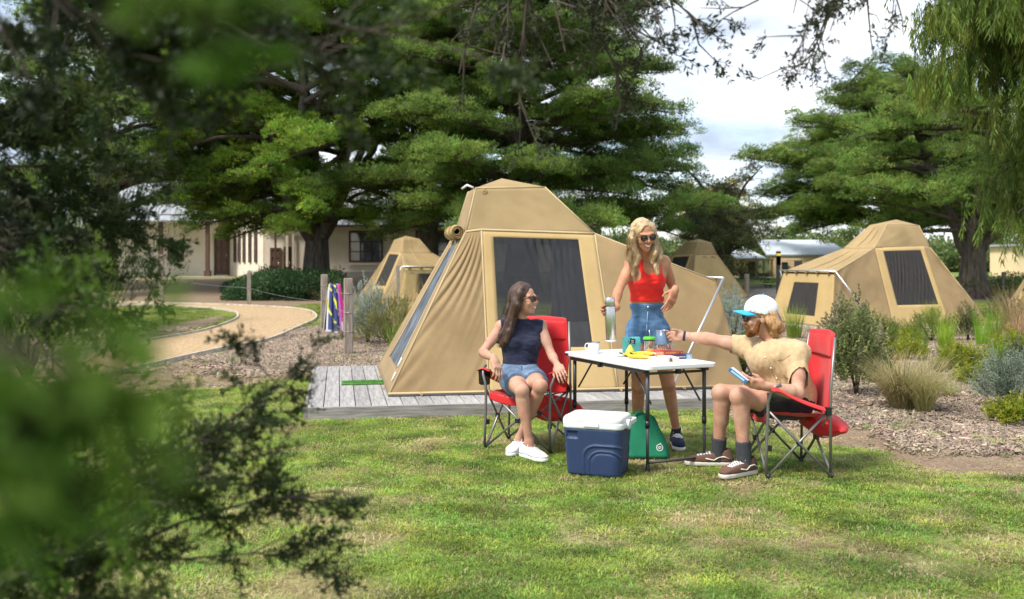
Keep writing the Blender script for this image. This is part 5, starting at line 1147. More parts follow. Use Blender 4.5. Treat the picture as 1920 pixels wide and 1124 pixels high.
for y0, sgn in ((.085, 1), (TLg - .085, -1)):
    for x in (.055, TWd - .055):
        lg = MB().tube([(x, y0, TZ - .03), (x, y0, .30)], .0135, 10).build('leg', leg_m, table)
        MB().tube([(x, y0, .33), (x, y0, .02)], .0105, 10).build('lower_leg', leg_m, lg); MB().tube([(x, y0, .285), (x, y0, .33)], .0165, 10).build('collar', jb, lg); MB().lathe([(.014, 0), (.016, .01), (.012, .045)], (x, y0, 0), 12).build('rubber_foot', jb, lg)
    MB().tube([(.055, y0, .055), (TWd - .055, y0, .055)], .009, 8).build('cross_bar', leg_m, table)
    MB().tube([(.055, y0, TZ - .06), (TWd - .055, y0, TZ - .06)], .009, 8).build('cross_bar', leg_m, table)
    for x in (.085, TWd - .085): MB().tube([(x, y0 + sgn * .005, TZ - .26), (x, y0 + sgn * .22, TZ - .05)], .007, 6).build('brace', leg_m, table)
for x, y in ((.28, .06), (.28, TLg / 2), (.02, TLg / 2 + .06)): MB().box((x, y, TZ - .05), (.03, .03, .035)).build('latch', jb, table)
lb_ = MB().box((.0, TLg - .06, TZ - .017), (.004, .05, .016)).build('maker_badge', jb, table); 
# ------------------------------------------------------------------ folding camp chairs
redf = M('red_polyester', (.62, .008, .012), .62, var=.1, scale=5, bump=.35, bscale=300, sheen=.15); tube_m = M('grey_tube', (.22, .21, .2), .38, metal=.6, var=.1); mesh_b = meshmat('cup_mesh', .8, (.01, .01, .012)); printw = M('white_print', (.75, .73, .72), .7)
def cpanel(name, g, m, parent, th=.004, ss=1):
    """grid of points -> cloth"""
    g = np.array(g); a, b = g.shape[:2]; ix = np.arange(a * b).reshape(a, b); F = np.stack([ix[:-1, :-1], ix[1:, :-1], ix[1:, 1:], ix[:-1, 1:]], -1).reshape(-1, 4)
    o = obj(name, np_mesh(name, g.reshape(-1, 3), F), m, parent); q = o.modifiers.new('s', 'SOLIDIFY'); q.thickness = th; q.offset = 0
    if ss: q = o.modifiers.new('ss', 'SUBSURF'); q.levels = ss; q.render_levels = ss
    return o
def camp_chair(label, c, f, bag, tall=.95, seed=0, sag=.055, cup=1, armlift=(0, 0)):
    t = thing('camp_chair', label, 'camp chair', (c[0], c[1], 0), math.atan2(f[1], f[0]) - PI / 2, 'red folding camp chairs'); rr = np.random.RandomState(seed)
    sw, sf, sb, zf, zb = .235, .19, -.185, .42, .40
    for s_ in (-1, 1):
        MB().tube([(s_ * .255, .20, .012), (s_ * .245, sb - .01, zb + .02)], .009, 8).build('side_tube', tube_m, t); MB().tube([(s_ * .27, -.20, .012), (s_ * .255, sf, zf)], .009, 8).build('side_tube', tube_m, t)
        MB().tube([(s_ * .262, .215, .02), (s_ * .258, .212, .19), (s_ * .256, sf + .012, zf - .03), (s_ * .262, sf + .012, .48), (s_ * .285, sf + .002, .54), (s_ * .295, sf - .02, .585), (s_ * .292, sf - .06, .60)], .0105, 8).build('arm_tube', tube_m, t)
        MB().tube([(s_ * .26, -.205, .012), (s_ * .25, -.21, .55), (s_ * .225, -.25, tall - .03)], .0095, 8).build('back_tube', tube_m, t)
        MB().tube([(s_ * .255, .205, .012), (-s_ * .235, sf - .01, zf)], .009, 8).build('front_tube', tube_m, t); MB().tube([(s_ * .265, -.215, .012), (-s_ * .235, sb - .02, zb)], .009, 8).build('rear_tube', tube_m, t)
        for y_ in (.20, -.205): MB().lathe([(.015, 0), (.015, .012), (.011, .03)], (s_ * .26, y_, 0), 10).build('rubber_foot', jb, t)
        MB().box((s_ * .257, .0, .215), (.025, .03, .03)).build('joint', jb, t); MB().box((s_ * .248, -.195, .42), (.03, .035, .05)).build('joint', jb, t); MB().box((s_ * .25, sf, .19), (.026, .026, .035)).build('joint', jb, t)
        g = [[(s_ * ((.29 - .04 * i / 10) + (j - 2) * .024 * (1.2 - .5 * (i / 10))), (sf + .012) + (sb - .0 - sf) * i / 10, .612 + (.445 - .612) * (i / 10) - .010 * abs(j - 2) ** 1.4 - .015 * math.sin(PI * i / 10) + (-.028 if i == 0 else 0)) for j in range(5)] for i in range(11)]
        cpanel('armrest', g, redf, t, .007)
    for y_ in (.20, -.21): MB().box((0, y_, .215), (.03, .03, .03)).build('joint', jb, t)
    g = [[(-sw + 2 * sw * i / 12, sb + (sf - sb) * j / 10, zb + (zf - zb) * j / 10 - sag * math.sin(PI * i / 12) ** .8 * (.75 + .25 * math.sin(PI * j / 10)) + .004 * math.sin(i * 1.9 + j * 2.3 + seed)) for j in range(11)] for i in range(13)]
    cpanel('seat', g, redf, t)
    g = [[(-sw + 2 * sw * i / 12, sf + .006, zf - sag * math.sin(PI * i / 12) ** .8 * .76 - .03 * j) for j in range(3)] for i in range(13)]; cpanel('seat_valance', g, redf, t)
    def bk(i, j):
        u = i / 12; v = j / 16; z = zb - .02 + (tall - zb + .03) * v; w = (.235 if v < .55 else .235 - (v - .55) * .06) ; x = -w + 2 * w * u; y = -.19 - .06 * max(0, (z - .4) / .5) - .045 * math.sin(PI * u) * (.5 + .5 * math.sin(PI * min(1, v * 1.2))) + .006 * math.sin(3 * u + 7 * v + seed) + .004 * math.sin(11 * u - 5 * v)
        if v > .96: z -= .012 * abs(u - .5) * 2
        return (x, y, z)
    cpanel('backrest', [[bk(i, j) for j in range(17)] for i in range(13)], redf, t, .012)
    cpanel('headrest', [[(lambda q: (q[0] * .93, q[1] + .018 * math.sin(PI * i / 12) ** .5, q[2]))(bk(i, 11 + j * .8)) for j in range(6)] for i in range(13)], redf, t, .014)
    if cup:
        cu = MB(); cu.lathe([(.03, -.11), (.042, -.10), (.045, -.02), (.047, 0)], (.30, sf - .05, .565), 14, cap=False); cu.build('cup_holder', mesh_b, t); MB().tube([(.30 + .047 * math.cos(a), sf - .05 + .047 * math.sin(a), .565) for a in np.linspace(0, 2 * PI, 17)[:-1]], .005, 6, closed=True).build('cup_rim', jb, t)
    # carry bag hanging behind
    bc, bd, br = bag; V = []; F = []; n1, n2 = 16, 20; bc = np.array(bc); bd = np.array(bd, float); Ln = np.linalg.norm(bd); Rb = frame(bd / Ln, (1, .1, 0))
    for i in range(n1):
        v = i / (n1 - 1); prof = (math.sin(PI * min(v * 1.05 + .04, 1)) ** .45) if v < .98 else .35
        for j in range(n2):
            a = 2 * PI * j / n2; q = br * prof * (1 + .13 * math.sin(3 * a + v * 6 + seed) + .07 * math.sin(7 * a - v * 9)) * (1.0 if v < .8 else 1.12 - .2 * v); V.append(bc + Rb @ np.array([q * math.cos(a) * 1.0, q * .62 * math.sin(a), Ln * v]))
    for i in range(n1 - 1):
        for j in range(n2): F.append((i * n2 + j, i * n2 + (j + 1) % n2, (i + 1) * n2 + (j + 1) % n2, (i + 1) * n2 + j))
    F.append(tuple(range(n2))[::-1]); F.append(tuple((n1 - 1) * n2 + j for j in range(n2)))
    b = obj('carry_bag', np_mesh('carry_bag', V, F), redf, t); q = b.modifiers.new('ss', 'SUBSURF'); q.levels = 1; q.render_levels = 1
    MB().tube([bc, bc + (0, .03, .08), (0.2 * np.sign(bc[0]), -.22, .50)], .006, 5).build('bag_strap', redf, t)
    return t, b, Rb
f1 = unit([-.42, -.91]); ch1, b1, rb1 = camp_chair('red camp chair seating the dark haired woman left of the table', (.125, 7.45), f1, ((.12, -.24, .27), (-.50, -.05, -.05), .10), seed=1)
f2 = unit([-.995, -.07]); ch2, b2, rb2 = camp_chair('red camp chair seating the bearded man right of the table', (1.81, 6.60), f2, ((.24, -.25, .29), (-.49, -.05, .0), .125), seed=4, tall=.92)
# white emblem on the head rest and three printed lines on the bag of the man's chair
def print_lines(parent, c, xd, zd, rows, m, out, name='printed_line'):
    """rows of tiny unreadable print: (dx, dz, length, height)"""
    xd, zd, out = unit(xd), unit(zd), unit(out); mb = MB(); rr = np.random.RandomState(3)
    for dx, dz, ln, hh in rows:
        x = dx - ln / 2
        while x < dx + ln / 2 - hh * .5:
            w_ = hh * rr.uniform(.4, .95); P = [np.array(c) + xd * a + zd * (dz + b) for a, b in ((x, -hh / 2), (x + w_, -hh / 2), (x + w_ * rr.uniform(.7, 1), hh / 2 * rr.uniform(.5, 1)), (x + w_ * .1, hh / 2))]; mb.add([p + out * .0006 for p in P], [(0, 1, 2, 3)]); x += w_ + hh * .28
    return mb.build(name, m, parent, solid=.0006)
for (x_, z_, hw) in ((0, .004, .02), (.012, .018, .011)):
    mb = MB(); mb.add([(-.10 - x_ - hw, -.288, .80 + z_ + .003), (-.10 - x_ + hw * .9, -.288, .80 + z_ - .004), (-.10 - x_ + hw, -.289, .80 + z_ + .005), (-.10 - x_ - hw * .6, -.291, .80 + z_ + .012)], [(0, 1, 2, 3)]); mb.build('logo_mark', printw, ch2, solid=.003)
bvbag = bvh_of(b2)
for k, (y0, y1) in enumerate(((-.265, -.20), (-.27, -.19), (-.262, -.205))):
    pr = proj(bvbag, [(-.6, y_, .235 - .017 * k) for y_ in np.linspace(y0, y1, 6)], (1, 0, 0), .003, .5)
    if len(pr) > 1: MB().tube(pr, (.004, .0022, .0022)[k], 4).build('printed_line', printw, ch2)

# ------------------------------------------------------------------ cool box
blue_p = M('navy_roto_plastic', (.016, .036, .105), .5, var=.12, scale=30, bump=.35, bscale=260, coat=.1); white_p = M('white_cooler_plastic', (.68, .69, .7), .35, var=.03)
cg = gnd(1122, 893); cool = thing('cool_box', 'navy blue cool box with white lid and handle on the grass', 'cool box', (cg[0] + .005, 6.50, 0), math.radians(-20)); cool.scale = (1.12, 1.05, 1.0)
cw, cd = .175, .15
cs_ = SDF((-.27, -.24, -.02), (.27, .24, .40), .005)
def taperbox(S_, z0, z1, w, d, r, n=7, k=.012):
    pass
P = cs_.pts(); tz = np.clip((P[..., 2]) / .31, 0, 1); w_ = .155 + .022 * tz; d_ = .125 + .022 * tz
qx = np.abs(P[..., 0]) - (w_ - .05); qy = np.abs(P[..., 1]) - (d_ - .05); dxy = np.hypot(np.maximum(qx, 0), np.maximum(qy, 0)) + np.minimum(np.maximum(qx, qy), 0) - .05
dz_ = np.maximum(P[..., 2] - .315, -P[..., 2] + .0); rr_ = .02; dd_ = np.minimum(np.maximum(dxy + rr_, dz_ + rr_), 0) + np.hypot(np.maximum(dxy + rr_, 0), np.maximum(dz_ + rr_, 0)) - rr_
# moulded quarter arches on front, recess at the top corner
ax_, az_ = P[..., 0] - .115, P[..., 2] - .02
def sstep(a, b, x): t = np.clip((x - a) / (b - a), 0, 1); return t * t * (3 - 2 * t)
# arches: rounded rectangle bands
def rbd(x, z, hw, hh, r): qx = np.maximum(np.abs(x) - hw + r, 0); qz = np.maximum(z - hh + r, 0); return np.hypot(qx, qz) - r
front = (P[..., 1] < -.08)
arch = 0
for hw, hh in ((.125, .19), (.095, .155)):
    band = rbd(P[..., 0] - .075, P[..., 2] - .01, hw, hh, .075); arch = arch + .007 * np.exp(-(band / .006) ** 2)
arch = arch + .006 * (1 - sstep(-.006, .004, rbd(P[..., 0] - .075, P[..., 2] - .01, .08, .14, .06)))
sidea = 0
band = rbd(P[..., 1], P[..., 2] - .01, .085, .19, .06); sidea = .005 * np.exp(-(band / .006) ** 2) * (np.abs(P[..., 0]) > .09)
notch = .012 * (1 - sstep(0, .006, np.maximum(np.abs(P[..., 0] + .115) - .028, np.abs(P[..., 2] - .265) - .018)))
cs_.d = (dd_ - arch * front - sidea + notch * front).astype(np.float32); cb_ = cs_.mesh('body', blue_p, cool, 1)
ls = SDF((-.27, -.24, .28), (.27, .24, .44), .005); P = ls.pts()
def lidd(P, w, d, z0, z1, rc, re):
    qx = np.abs(P[..., 0]) - (w - rc); qy = np.abs(P[..., 1]) - (d - rc); a = np.hypot(np.maximum(qx, 0), np.maximum(qy, 0)) + np.minimum(np.maximum(qx, qy), 0) - rc; b = np.maximum(P[..., 2] - z1, z0 - P[..., 2])
    return np.minimum(np.maximum(a + re, b + re), 0) + np.hypot(np.maximum(a + re, 0), np.maximum(b + re, 0)) - re
ls.d = np.minimum(lidd(P, .180, .150, .305, .345, .05, .008), lidd(P, .176, .146, .335, .385, .05, .02)).astype(np.float32)
ls.d = np.maximum(ls.d, -lidd(P, .13, .10, .378, .42, .03, .006)); ls.mesh('lid', white_p, cool, 1)
for s_ in (-1, 1):
    MB().tube([(s_ * .174, -.02, .33), (s_ * .198, -.02, .33)], .032, 20).build('handle_pivot', white_p, cool, bevel=.004)
hd = MB(); 
for s_ in (-1, 1): hd.box((s_ * .19, -.085, .325), (.016, .14, .028))
hd.box((0, -.152 - .005, .325), (.396, .018, .03)); 
hd2 = MB(); [hd2.box((s_ * .19, .05, .335), (.018, .16, .03)) for s_ in (-1, 1)]; hd2.box((0, .145, .335), (.398, .02, .034)); hd2.build('carry_handle', white_p, cool, bevel=.006)
MB().box((.0, -.151, .335), (.09, .012, .03)).build('lid_catch', white_p, cool, bevel=.004)

# ------------------------------------------------------------------ green shopping bag
gb = thing('shopping_bag', 'green reusable shopping bag standing on the grass behind the table leg', 'shopping bag', tuple(gnd(1215, 857))); gmt = M('green_nonwoven', (.004, .17, .085), .85, var=.12, bump=.4, bscale=300)
V = []; nA, nB = 14, 44
for i in range(nA):
    v = i / (nA - 1)
    for j in range(nB):
        a = 2 * PI * j / nB; w = .15 - .05 * v ** 1.3; d = .075 - .05 * v; cx, cy = math.cos(a), math.sin(a); e = .45; x = w * abs(cx) ** e * np.sign(cx); y = d * abs(cy) ** e * np.sign(cy)
        x += -.055 * v ** 1.5 + .008 * math.sin(5 * a + v * 7); y += .014 * math.sin(4 * a + 5 * v) * v + .03 * v; V.append((x, y, .285 * v - .012 * v * math.cos(a * 2) + .004))
F = [(i * nB + j, i * nB + (j + 1) % nB, (i + 1) * nB + (j + 1) % nB, (i + 1) * nB + j) for i in range(nA - 1) for j in range(nB)] + [tuple(range(nB))[::-1], tuple((nA - 1) * nB + j for j in range(nB))]
bb = obj('bag_body', np_mesh('bag_body', V, F), gmt, gb); bvb = bvh_of(bb)
for dy in (-.02, .05): MB().tube([(-.10, dy, .27), (-.085, dy * .8, .31), (-.05, dy * .7, .32), (-.03, dy * .8, .31), (-.02, dy, .27)], .006, 6).build('strap', gmt, gb)
lg = MB(); ringp = proj(bvb, [(.075 + .021 * math.cos(t), 0, .075 + .022 * math.sin(t)) for t in np.linspace(0, 2 * PI, 25)], (0, 1, 0), .002); lg.tube(ringp, .003, 5)
lg.tube(proj(bvb, [(.075 + .011 * math.cos(t) * (1 - t / 9), 0, .073 + .011 * math.sin(t) * (1 - t / 9)) for t in np.linspace(0, 7, 25)], (0, 1, 0), .002), .003, 5); lg.tube(proj(bvb, [(.075, 0, .095), (.083, 0, .105)], (0, 1, 0), .002), .004, 5); lg.build('swirl_emblem', printw, gb)
for x0 in (-.15, .15): seampts = proj(bvb, [(x0 * (1 - .45 * t) - .055 * t ** 1.5, 0, .02 + .28 * t) for t in np.linspace(0, 1, 9)], (0, 1, 0), .002); (MB().tube(seampts, .0025, 5).build('seam', gmt, gb) if len(seampts) > 1 else None)

# ------------------------------------------------------------------ things on the table
enam_w = M('white_enamel', (.8, .81, .8), .15, coat=.6, var=.03); enam_b = M('blue_enamel', (.10, .17, .27), .2, coat=.6, var=.08, col2=(.13, .21, .32)); steel = M('brushed_steel', (.62, .62, .62), .27, metal=1., var=.05, scale=60, aniso=(1, 1, .02)); rimk = M('dark_rim', (.02, .025, .05), .3)
def mug(label, c, m, r=.043, h=.082, ha=0., rim=rimk, inner=None, z0=0):
    t = thing('enamel_mug', label, 'mug', (c[0], c[1], c[2]), ha)
    MB().lathe([(r * .92, 0), (r * .97, .004), (r, .01), (r, h), (r * .97, h), (r * .95, .008), (0, .006)], n=32).build('cup', m, t); MB().tube([(r * math.cos(a), r * math.sin(a), h) for a in np.linspace(0, 2 * PI, 33)[:-1]], .0022, 6, closed=True).build('rim', rim, t)
    MB().tube([(r - .002, 0, h * .86), (r + .022, 0, h * .9), (r + .032, 0, h * .62), (r + .024, 0, h * .32), (r - .002, 0, h * .25)], .0045, 8).build('handle', m, t, subsurf=1); return t
m1 = tpoint(.13, .93); mug('white enamel mug alone near the far left end of the table', m1, enam_w, ha=math.radians(150))
m2 = mug('greyish blue enamel mug held out in the man\'s hand over the table', np.array([mug_c[0], mug_c[1], mug_c[2] - .048]), enam_b, .042, .095, math.radians(15), rim=M('steel_rim', (.55, .56, .58), .3, metal=.7)); m2.rotation_euler = (0.0, math.radians(-3), 0.0)
fl = thing('vacuum_flask', 'tall brushed steel vacuum flask in the standing woman\'s hand', 'flask', tuple(flask_c - (0, 0, .155))); fl.rotation_euler = (0, math.radians(-2), 0)
MB().lathe([(.034, 0), (.037, .004), (.037, .245), (.0355, .25), (.0355, .2515)], n=40).build('bottle', steel, fl); MB().lathe([(.0345, .253), (.036, .256), (.036, .30), (.033, .31), (.02, .315), (0, .3155)], n=40).build('cup_lid', steel, fl); MB().lathe([(.0365, .2495), (.0372, .2515), (.0365, .2535)], n=40).build('joint_ring', jb, fl); MB().lathe([(.0, 0), (.036, 0.0), (.0372, .006), (.0375, .012)], n=40).build('base_ring', M('pale_base', (.7, .72, .72), .4), fl)
# tumbler with green lid and straw
tb1 = tpoint(.40, .60); tum = thing('straw_tumbler', 'steel tumbler with a bright green lid and a metal straw', 'tumbler', tuple(tb1))
MB().lathe([(.032, 0), (.034, .004), (.039, .115), (.039, .118)], n=32).build('cup', steel, tum); MB().lathe([(.043, .116), (.045, .119), (.045, .130), (.038, .137), (0, .138)], n=32).build('lid', M('lime_plastic', (.10, .58, .02), .35, coat=.3), tum); MB().lathe([(.0395, .108), (.0405, .112), (.0405, .116)], n=32).build('gasket', jb, tum); MB().tube([(.004, 0, .13), (0, 0, .185)], .0035, 10).build('straw', steel, tum)
# chip packet
cpk = tpoint(.285, .66); pk_ = thing('snack_packet', 'turquoise foil snack packet standing behind the fruit', 'snack packet', tuple(cpk), tang * .2 - .1); pk_.scale = (.86, .86, .88); foil = M('turquoise_foil', (.12, .52, .50), .32, metal=.25, var=.1, bump=.5, bscale=40)
g = [[((i / 12 - .5) * (.15 + .01 * math.sin(j)), -.022 * math.sin(PI * i / 12) * math.sin(PI * j / 12) ** .6 + .004 * math.sin(i * 2.1 + j * 1.3) - .01, .002 + .155 * j / 12) for j in range(13)] for i in range(13)]; cpanel('packet_front', g, foil, pk_, .001)
g = [[((i / 12 - .5) * .15, .022 * math.sin(PI * i / 12) * math.sin(PI * j / 12) ** .6 + .01 * 0 - .0095, .002 + .155 * j / 12) for j in range(13)] for i in range(13)]; cpanel('packet_back', g, foil, pk_, .001)
blkp = M('black_print', (.012, .012, .014), .6); MB().prism([(-.022, -.022), (0, -.014), (.022, -.022), (.022, .022), (-.022, .022)], 0, .0015, Matrix.Rotation(PI / 2, 3, 'X') @ Matrix.Rotation(-.15, 3, 'Z'), (.008, -.034, .12)).build('label_flag', blkp, pk_)
Rf_ = np.stack([np.array([1., 0, 0]), np.array([0, 0, 1.]), np.array([0, -1., 0])], 1)
print_lines(pk_, (.008, -.0365, .12), (1, 0, 0), (0, 0, 1), [(0, .006, .026, .009), (0, -.007, .024, .008)], printw, (0, -1, 0)); print_lines(pk_, (-.012, -.036, .08), (1, 0, .1), (0, 0, 1), [(0, .004, .055, .010), (.005, -.012, .04, .006)], M('teal_print', (.02, .3, .32), .6), (0, -1, 0))
# fruit
yel = M('banana_skin', (.80, .50, .03), .5, var=.1, scale=14, col2=(.86, .6, .06)); brn = M('stem_brown', (.07, .04, .02), .8); pear_m = M('pear_skin', (.52, .56, .06), .45, var=.12, scale=12, col2=(.62, .6, .09)); org = M('orange_peel', (.85, .24, .01), .45, var=.08, bump=.4, bscale=500)
def banana(label, c, ang, flip=1, lift=0.):
    t = thing('banana', label, 'banana', tuple(c), ang, 'bananas on the table'); R0 = .115; pts = []; rs = []
    for i in range(15):
        a = -.75 + 1.5 * i / 14; pts.append((R0 * math.sin(a), flip * R0 * (1 - math.cos(a)), .019 + lift * (abs(a) / .75) ** 2)); s_ = i / 14; rs.append(.018 * max(.22, min(1, math.sin(PI * (.06 + .88 * s_)) ** .5)))
    MB().tube(pts, rs, 6).build('skin', yel, t, subsurf=1); MB().tube([pts[0], (pts[0][0] - .018, pts[0][1] + flip * .008, pts[0][2] + .008)], [.0055, .0065], 6).build('stem', brn, t); MB().tube([pts[-1], (pts[-1][0] + .006, pts[-1][1], pts[-1][2])], [.005, .003], 6).build('tip', brn, t); return t
bz = tpoint(.235, .44); banana('front banana lying flat along the table edge', tpoint(.20, .42), math.radians(-12), -1); banana('second banana curving behind the front one', tpoint(.195, .475, TZ + .002), math.radians(-22), -1, .012); banana('short banana resting against the orange', tpoint(.25, .46, TZ + .016), math.radians(8), -1, .0)
pr_ = thing('pear', 'green pear with a dark stalk behind the bananas', 'pear', tuple(tpoint(.215, .56))); MB().lathe([(0, 0), (.02, .002), (.034, .016), (.036, .032), (.030, .052), (.019, .068), (.014, .08), (.008, .088), (0, .09)], n=24).build('flesh', pear_m, pr_, subsurf=1); MB().tube([(0, 0, .086), (-.004, 0, .1), (-.014, 0, .112), (-.018, 0, .118)], .0025, 6).build('stalk', brn, pr_)
on_ = thing('orange', 'round orange at the right end of the bananas', 'orange', tuple(tpoint(.315, .46))); MB().lathe([(.034 * math.sin(a), .033 - .033 * math.cos(a)) for a in np.linspace(0, PI, 13)], n=24).build('peel', org, on_); MB().box((.030, -.012, .03), (.006, .012, .014)).build('fruit_sticker', M('sticker_green', (.02, .2, .1), .5), on_)
# books
paper = M('page_block', (.66, .60, .48), .9, scale=1, aniso=(1, 1, 90), var=.12)
def book(label, c, ang, w, l, h, cover, spine_m=None, z=0., band=None, group=None, tilt=None):
    t = thing('book', label, 'book', (c[0], c[1], c[2] + z), ang, group)
    MB().box((0, 0, h / 2), (w - .008, l - .01, h - .005)).build('pages', paper, t)
    MB().box((0, 0, h - .0012), (w, l, .0024)).build('cover', cover, t); MB().box((0, 0, .0012), (w, l, .0024)).build('cover', cover, t); sp = MB().box((0, -l / 2 - .0005, h / 2), (w, .003, h)); sp.build('spine', spine_m or cover, t)
    return t
c_pur = M('cover_indigo', (.045, .045, .15), .45, var=.3); c_lb = M('cover_pale_blue', (.30, .48, .62), .45, var=.2); c_red = M('cover_red', (.62, .055, .03), .4, var=.2); c_cream = M('cover_cream', (.66, .60, .50), .5); c_blue = M('cover_blue', (.015, .12, .30), .4, var=.2); c_pale = M('cover_white', (.7, .7, .72), .5)
ta_ = tang - .12
bk1 = book('cream hardback with a ribbon at the front of the book pile', tpoint(.335, .29), ta_ - .05 + PI / 2 * 0, .085, .24, .03, c_cream, M('spine_cream', (.62, .56, .48), .6)); 
MB().tube([(-.02, -.122, .028), (-.022, -.126, .015), (-.028, -.128, 0)], .0025, 5).build('ribbon', blkp, bk1); MB().tube([(-.02, -.122, .028), (-.012, -.126, .012), (-.014, -.128, 0)], .0025, 5).build('ribbon', blkp, bk1)
bk2 = book('thick indigo and pale blue paperback below the red one', tpoint(.46, .37), ta_, .20, .135, .032, c_pur); MB().box((.078, -.0695, .016), (.044, .0022, .0318)).build('spine_band', c_lb, bk2)
print_lines(bk2, (0, -.0702, .016), (1, 0, 0), (0, 0, 1), [(-.066, 0, .05, .012), (.01, 0, .075, .007)], printw, (0, -1, 0)); print_lines(bk2, (.08, -.0712, .016), (1, 0, 0), (0, 0, 1), [(0, 0, .016, .014)], printw, (0, -1, 0))
bk3 = book('red paperback on top of the book pile', tpoint(.405, .40, TZ + .0325), ta_ - .03, .205, .13, .02, c_red); MB().box((-.075, -.067, .01), (.055, .0022, .0198)).build('spine_band', M('cover_peach', (.75, .36, .22), .5), bk3); print_lines(bk3, (.02, -.0672, .01), (1, 0, 0), (0, 0, 1), [(0, 0, .1, .007), (.072, 0, .012, .007)], M('yellow_print', (.8, .6, .1), .5), (0, -1, 0))
bk4 = book('flat white book lying under the red paperback at its left', tpoint(.295, .36), ta_ + .1, .12, .16, .018, c_pale)
# book in the man's hand
hb_c = at(1386, 704, 6.28); hbk = thing('book', 'blue paperback held half open in the man\'s left hand', 'book', tuple(hb_c)); Rk = Matrix.Rotation(math.radians(38), 3, 'Y') @ Matrix.Rotation(math.radians(-18), 3, 'Z') @ Matrix.Rotation(math.radians(8), 3, 'X')
hbk.rotation_euler = Rk.to_euler(); MB().box((0, 0, 0), (.125, .155, .02)).build('pages', paper, hbk); MB().box((0, 0, .0115), (.13, .16, .002)).build('cover', c_pale, hbk); MB().box((0, 0, -.0115), (.13, .16, .002)).build('cover', c_blue, hbk); MB().box((0, -.0805, 0), (.13, .002, .0248)).build('spine', c_blue, hbk); MB().box((.0, -.0822, .0), (.10, .0015, .012)).build('spine_text_band', c_lb, hbk)
# ------------------------------------------------------------------ plants
def tri_count(): pass
def eul(d, spin=0.):
    q = Vector(tuple(d)).to_track_quat('Z', 'Y'); e = (q @ Euler((0, 0, spin)).to_quaternion()).to_euler(); return (e.x, e.y, e.z)
bark = M('cypress_bark', (.075, .058, .045), .95, scale=3, var=.5, col2=(.17, .14, .115), bump=1.0, bscale=14, aniso=(5, 5, .7), detail=8)
bark2 = M('branch_bark', (.07, .052, .04), .95, var=.4, scale=9)
L_cyp1 = leafmat('cypress_green_bright', (.10, .19, .022), (.26, .40, .055), .5, .5); L_cyp2 = leafmat('cypress_green', (.085, .15, .03), (.21, .31, .07), .5, .5); L_cyp3 = leafmat('cypress_green_blue', (.09, .155, .03), (.21, .31, .065), .5, .5)
L_tea = leafmat('fine_leaf_green', (.055, .10, .012), (.14, .23, .025), .35, .4, tscale=1.2); L_dark = leafmat('fine_leaf_dark', (.015, .026, .006), (.045, .07, .014), .4, .25, tscale=1.2); L_lime = leafmat('fine_leaf_lime', (.05, .11, .008), (.08, .15, .014), .2, .3, .9, tscale=2)
L_gum = leafmat('willow_leaf', (.07, .125, .02), (.20, .27, .045), .45, .4, tscale=.8); L_hedge = leafmat('hedge_green', (.07, .11, .03), (.15, .2, .06), .4, .3)
def clump(name, n, R_, ll, lw, seed, flat=.45, up=.6):
    r = np.random.RandomState(seed); P = []; D = []
    for i in range(n):
        a = r.uniform(0, 2 * PI); q = R_ * r.uniform(.1, 1) ** .6; z = R_ * flat * r.uniform(-.5, 1) * math.sqrt(max(0, 1 - (q / R_) ** 2)); P.append((q * math.cos(a), q * math.sin(a), z)); D.append((math.cos(a) * .9 + r.normal() * .4, math.sin(a) * .9 + r.normal() * .4, up + r.normal() * .35))
    V, F = leaf_cloud(np.array(P), np.array(D), r.uniform(.6, 1.1, n) * ll, r.uniform(.6, 1.1, n) * lw, seed, True)
    return np_mesh(name, V, F, False)
def limb_path(a, d, L, rise, droop, n=8, seed=0, wob=.06):
    r = np.random.RandomState(seed); p = np.array(a, float); d = np.array(d, float); out = [p.copy()]; st = L / n
    for i in range(n):
        t = i / n; v = unit(np.array([d[0], d[1], 0])) * math.cos(rise - droop * t) + np.array([0, 0, math.sin(rise - droop * t)]); v = v + r.normal(size=3) * wob; p = p + v * st; out.append(p.copy())
    return out
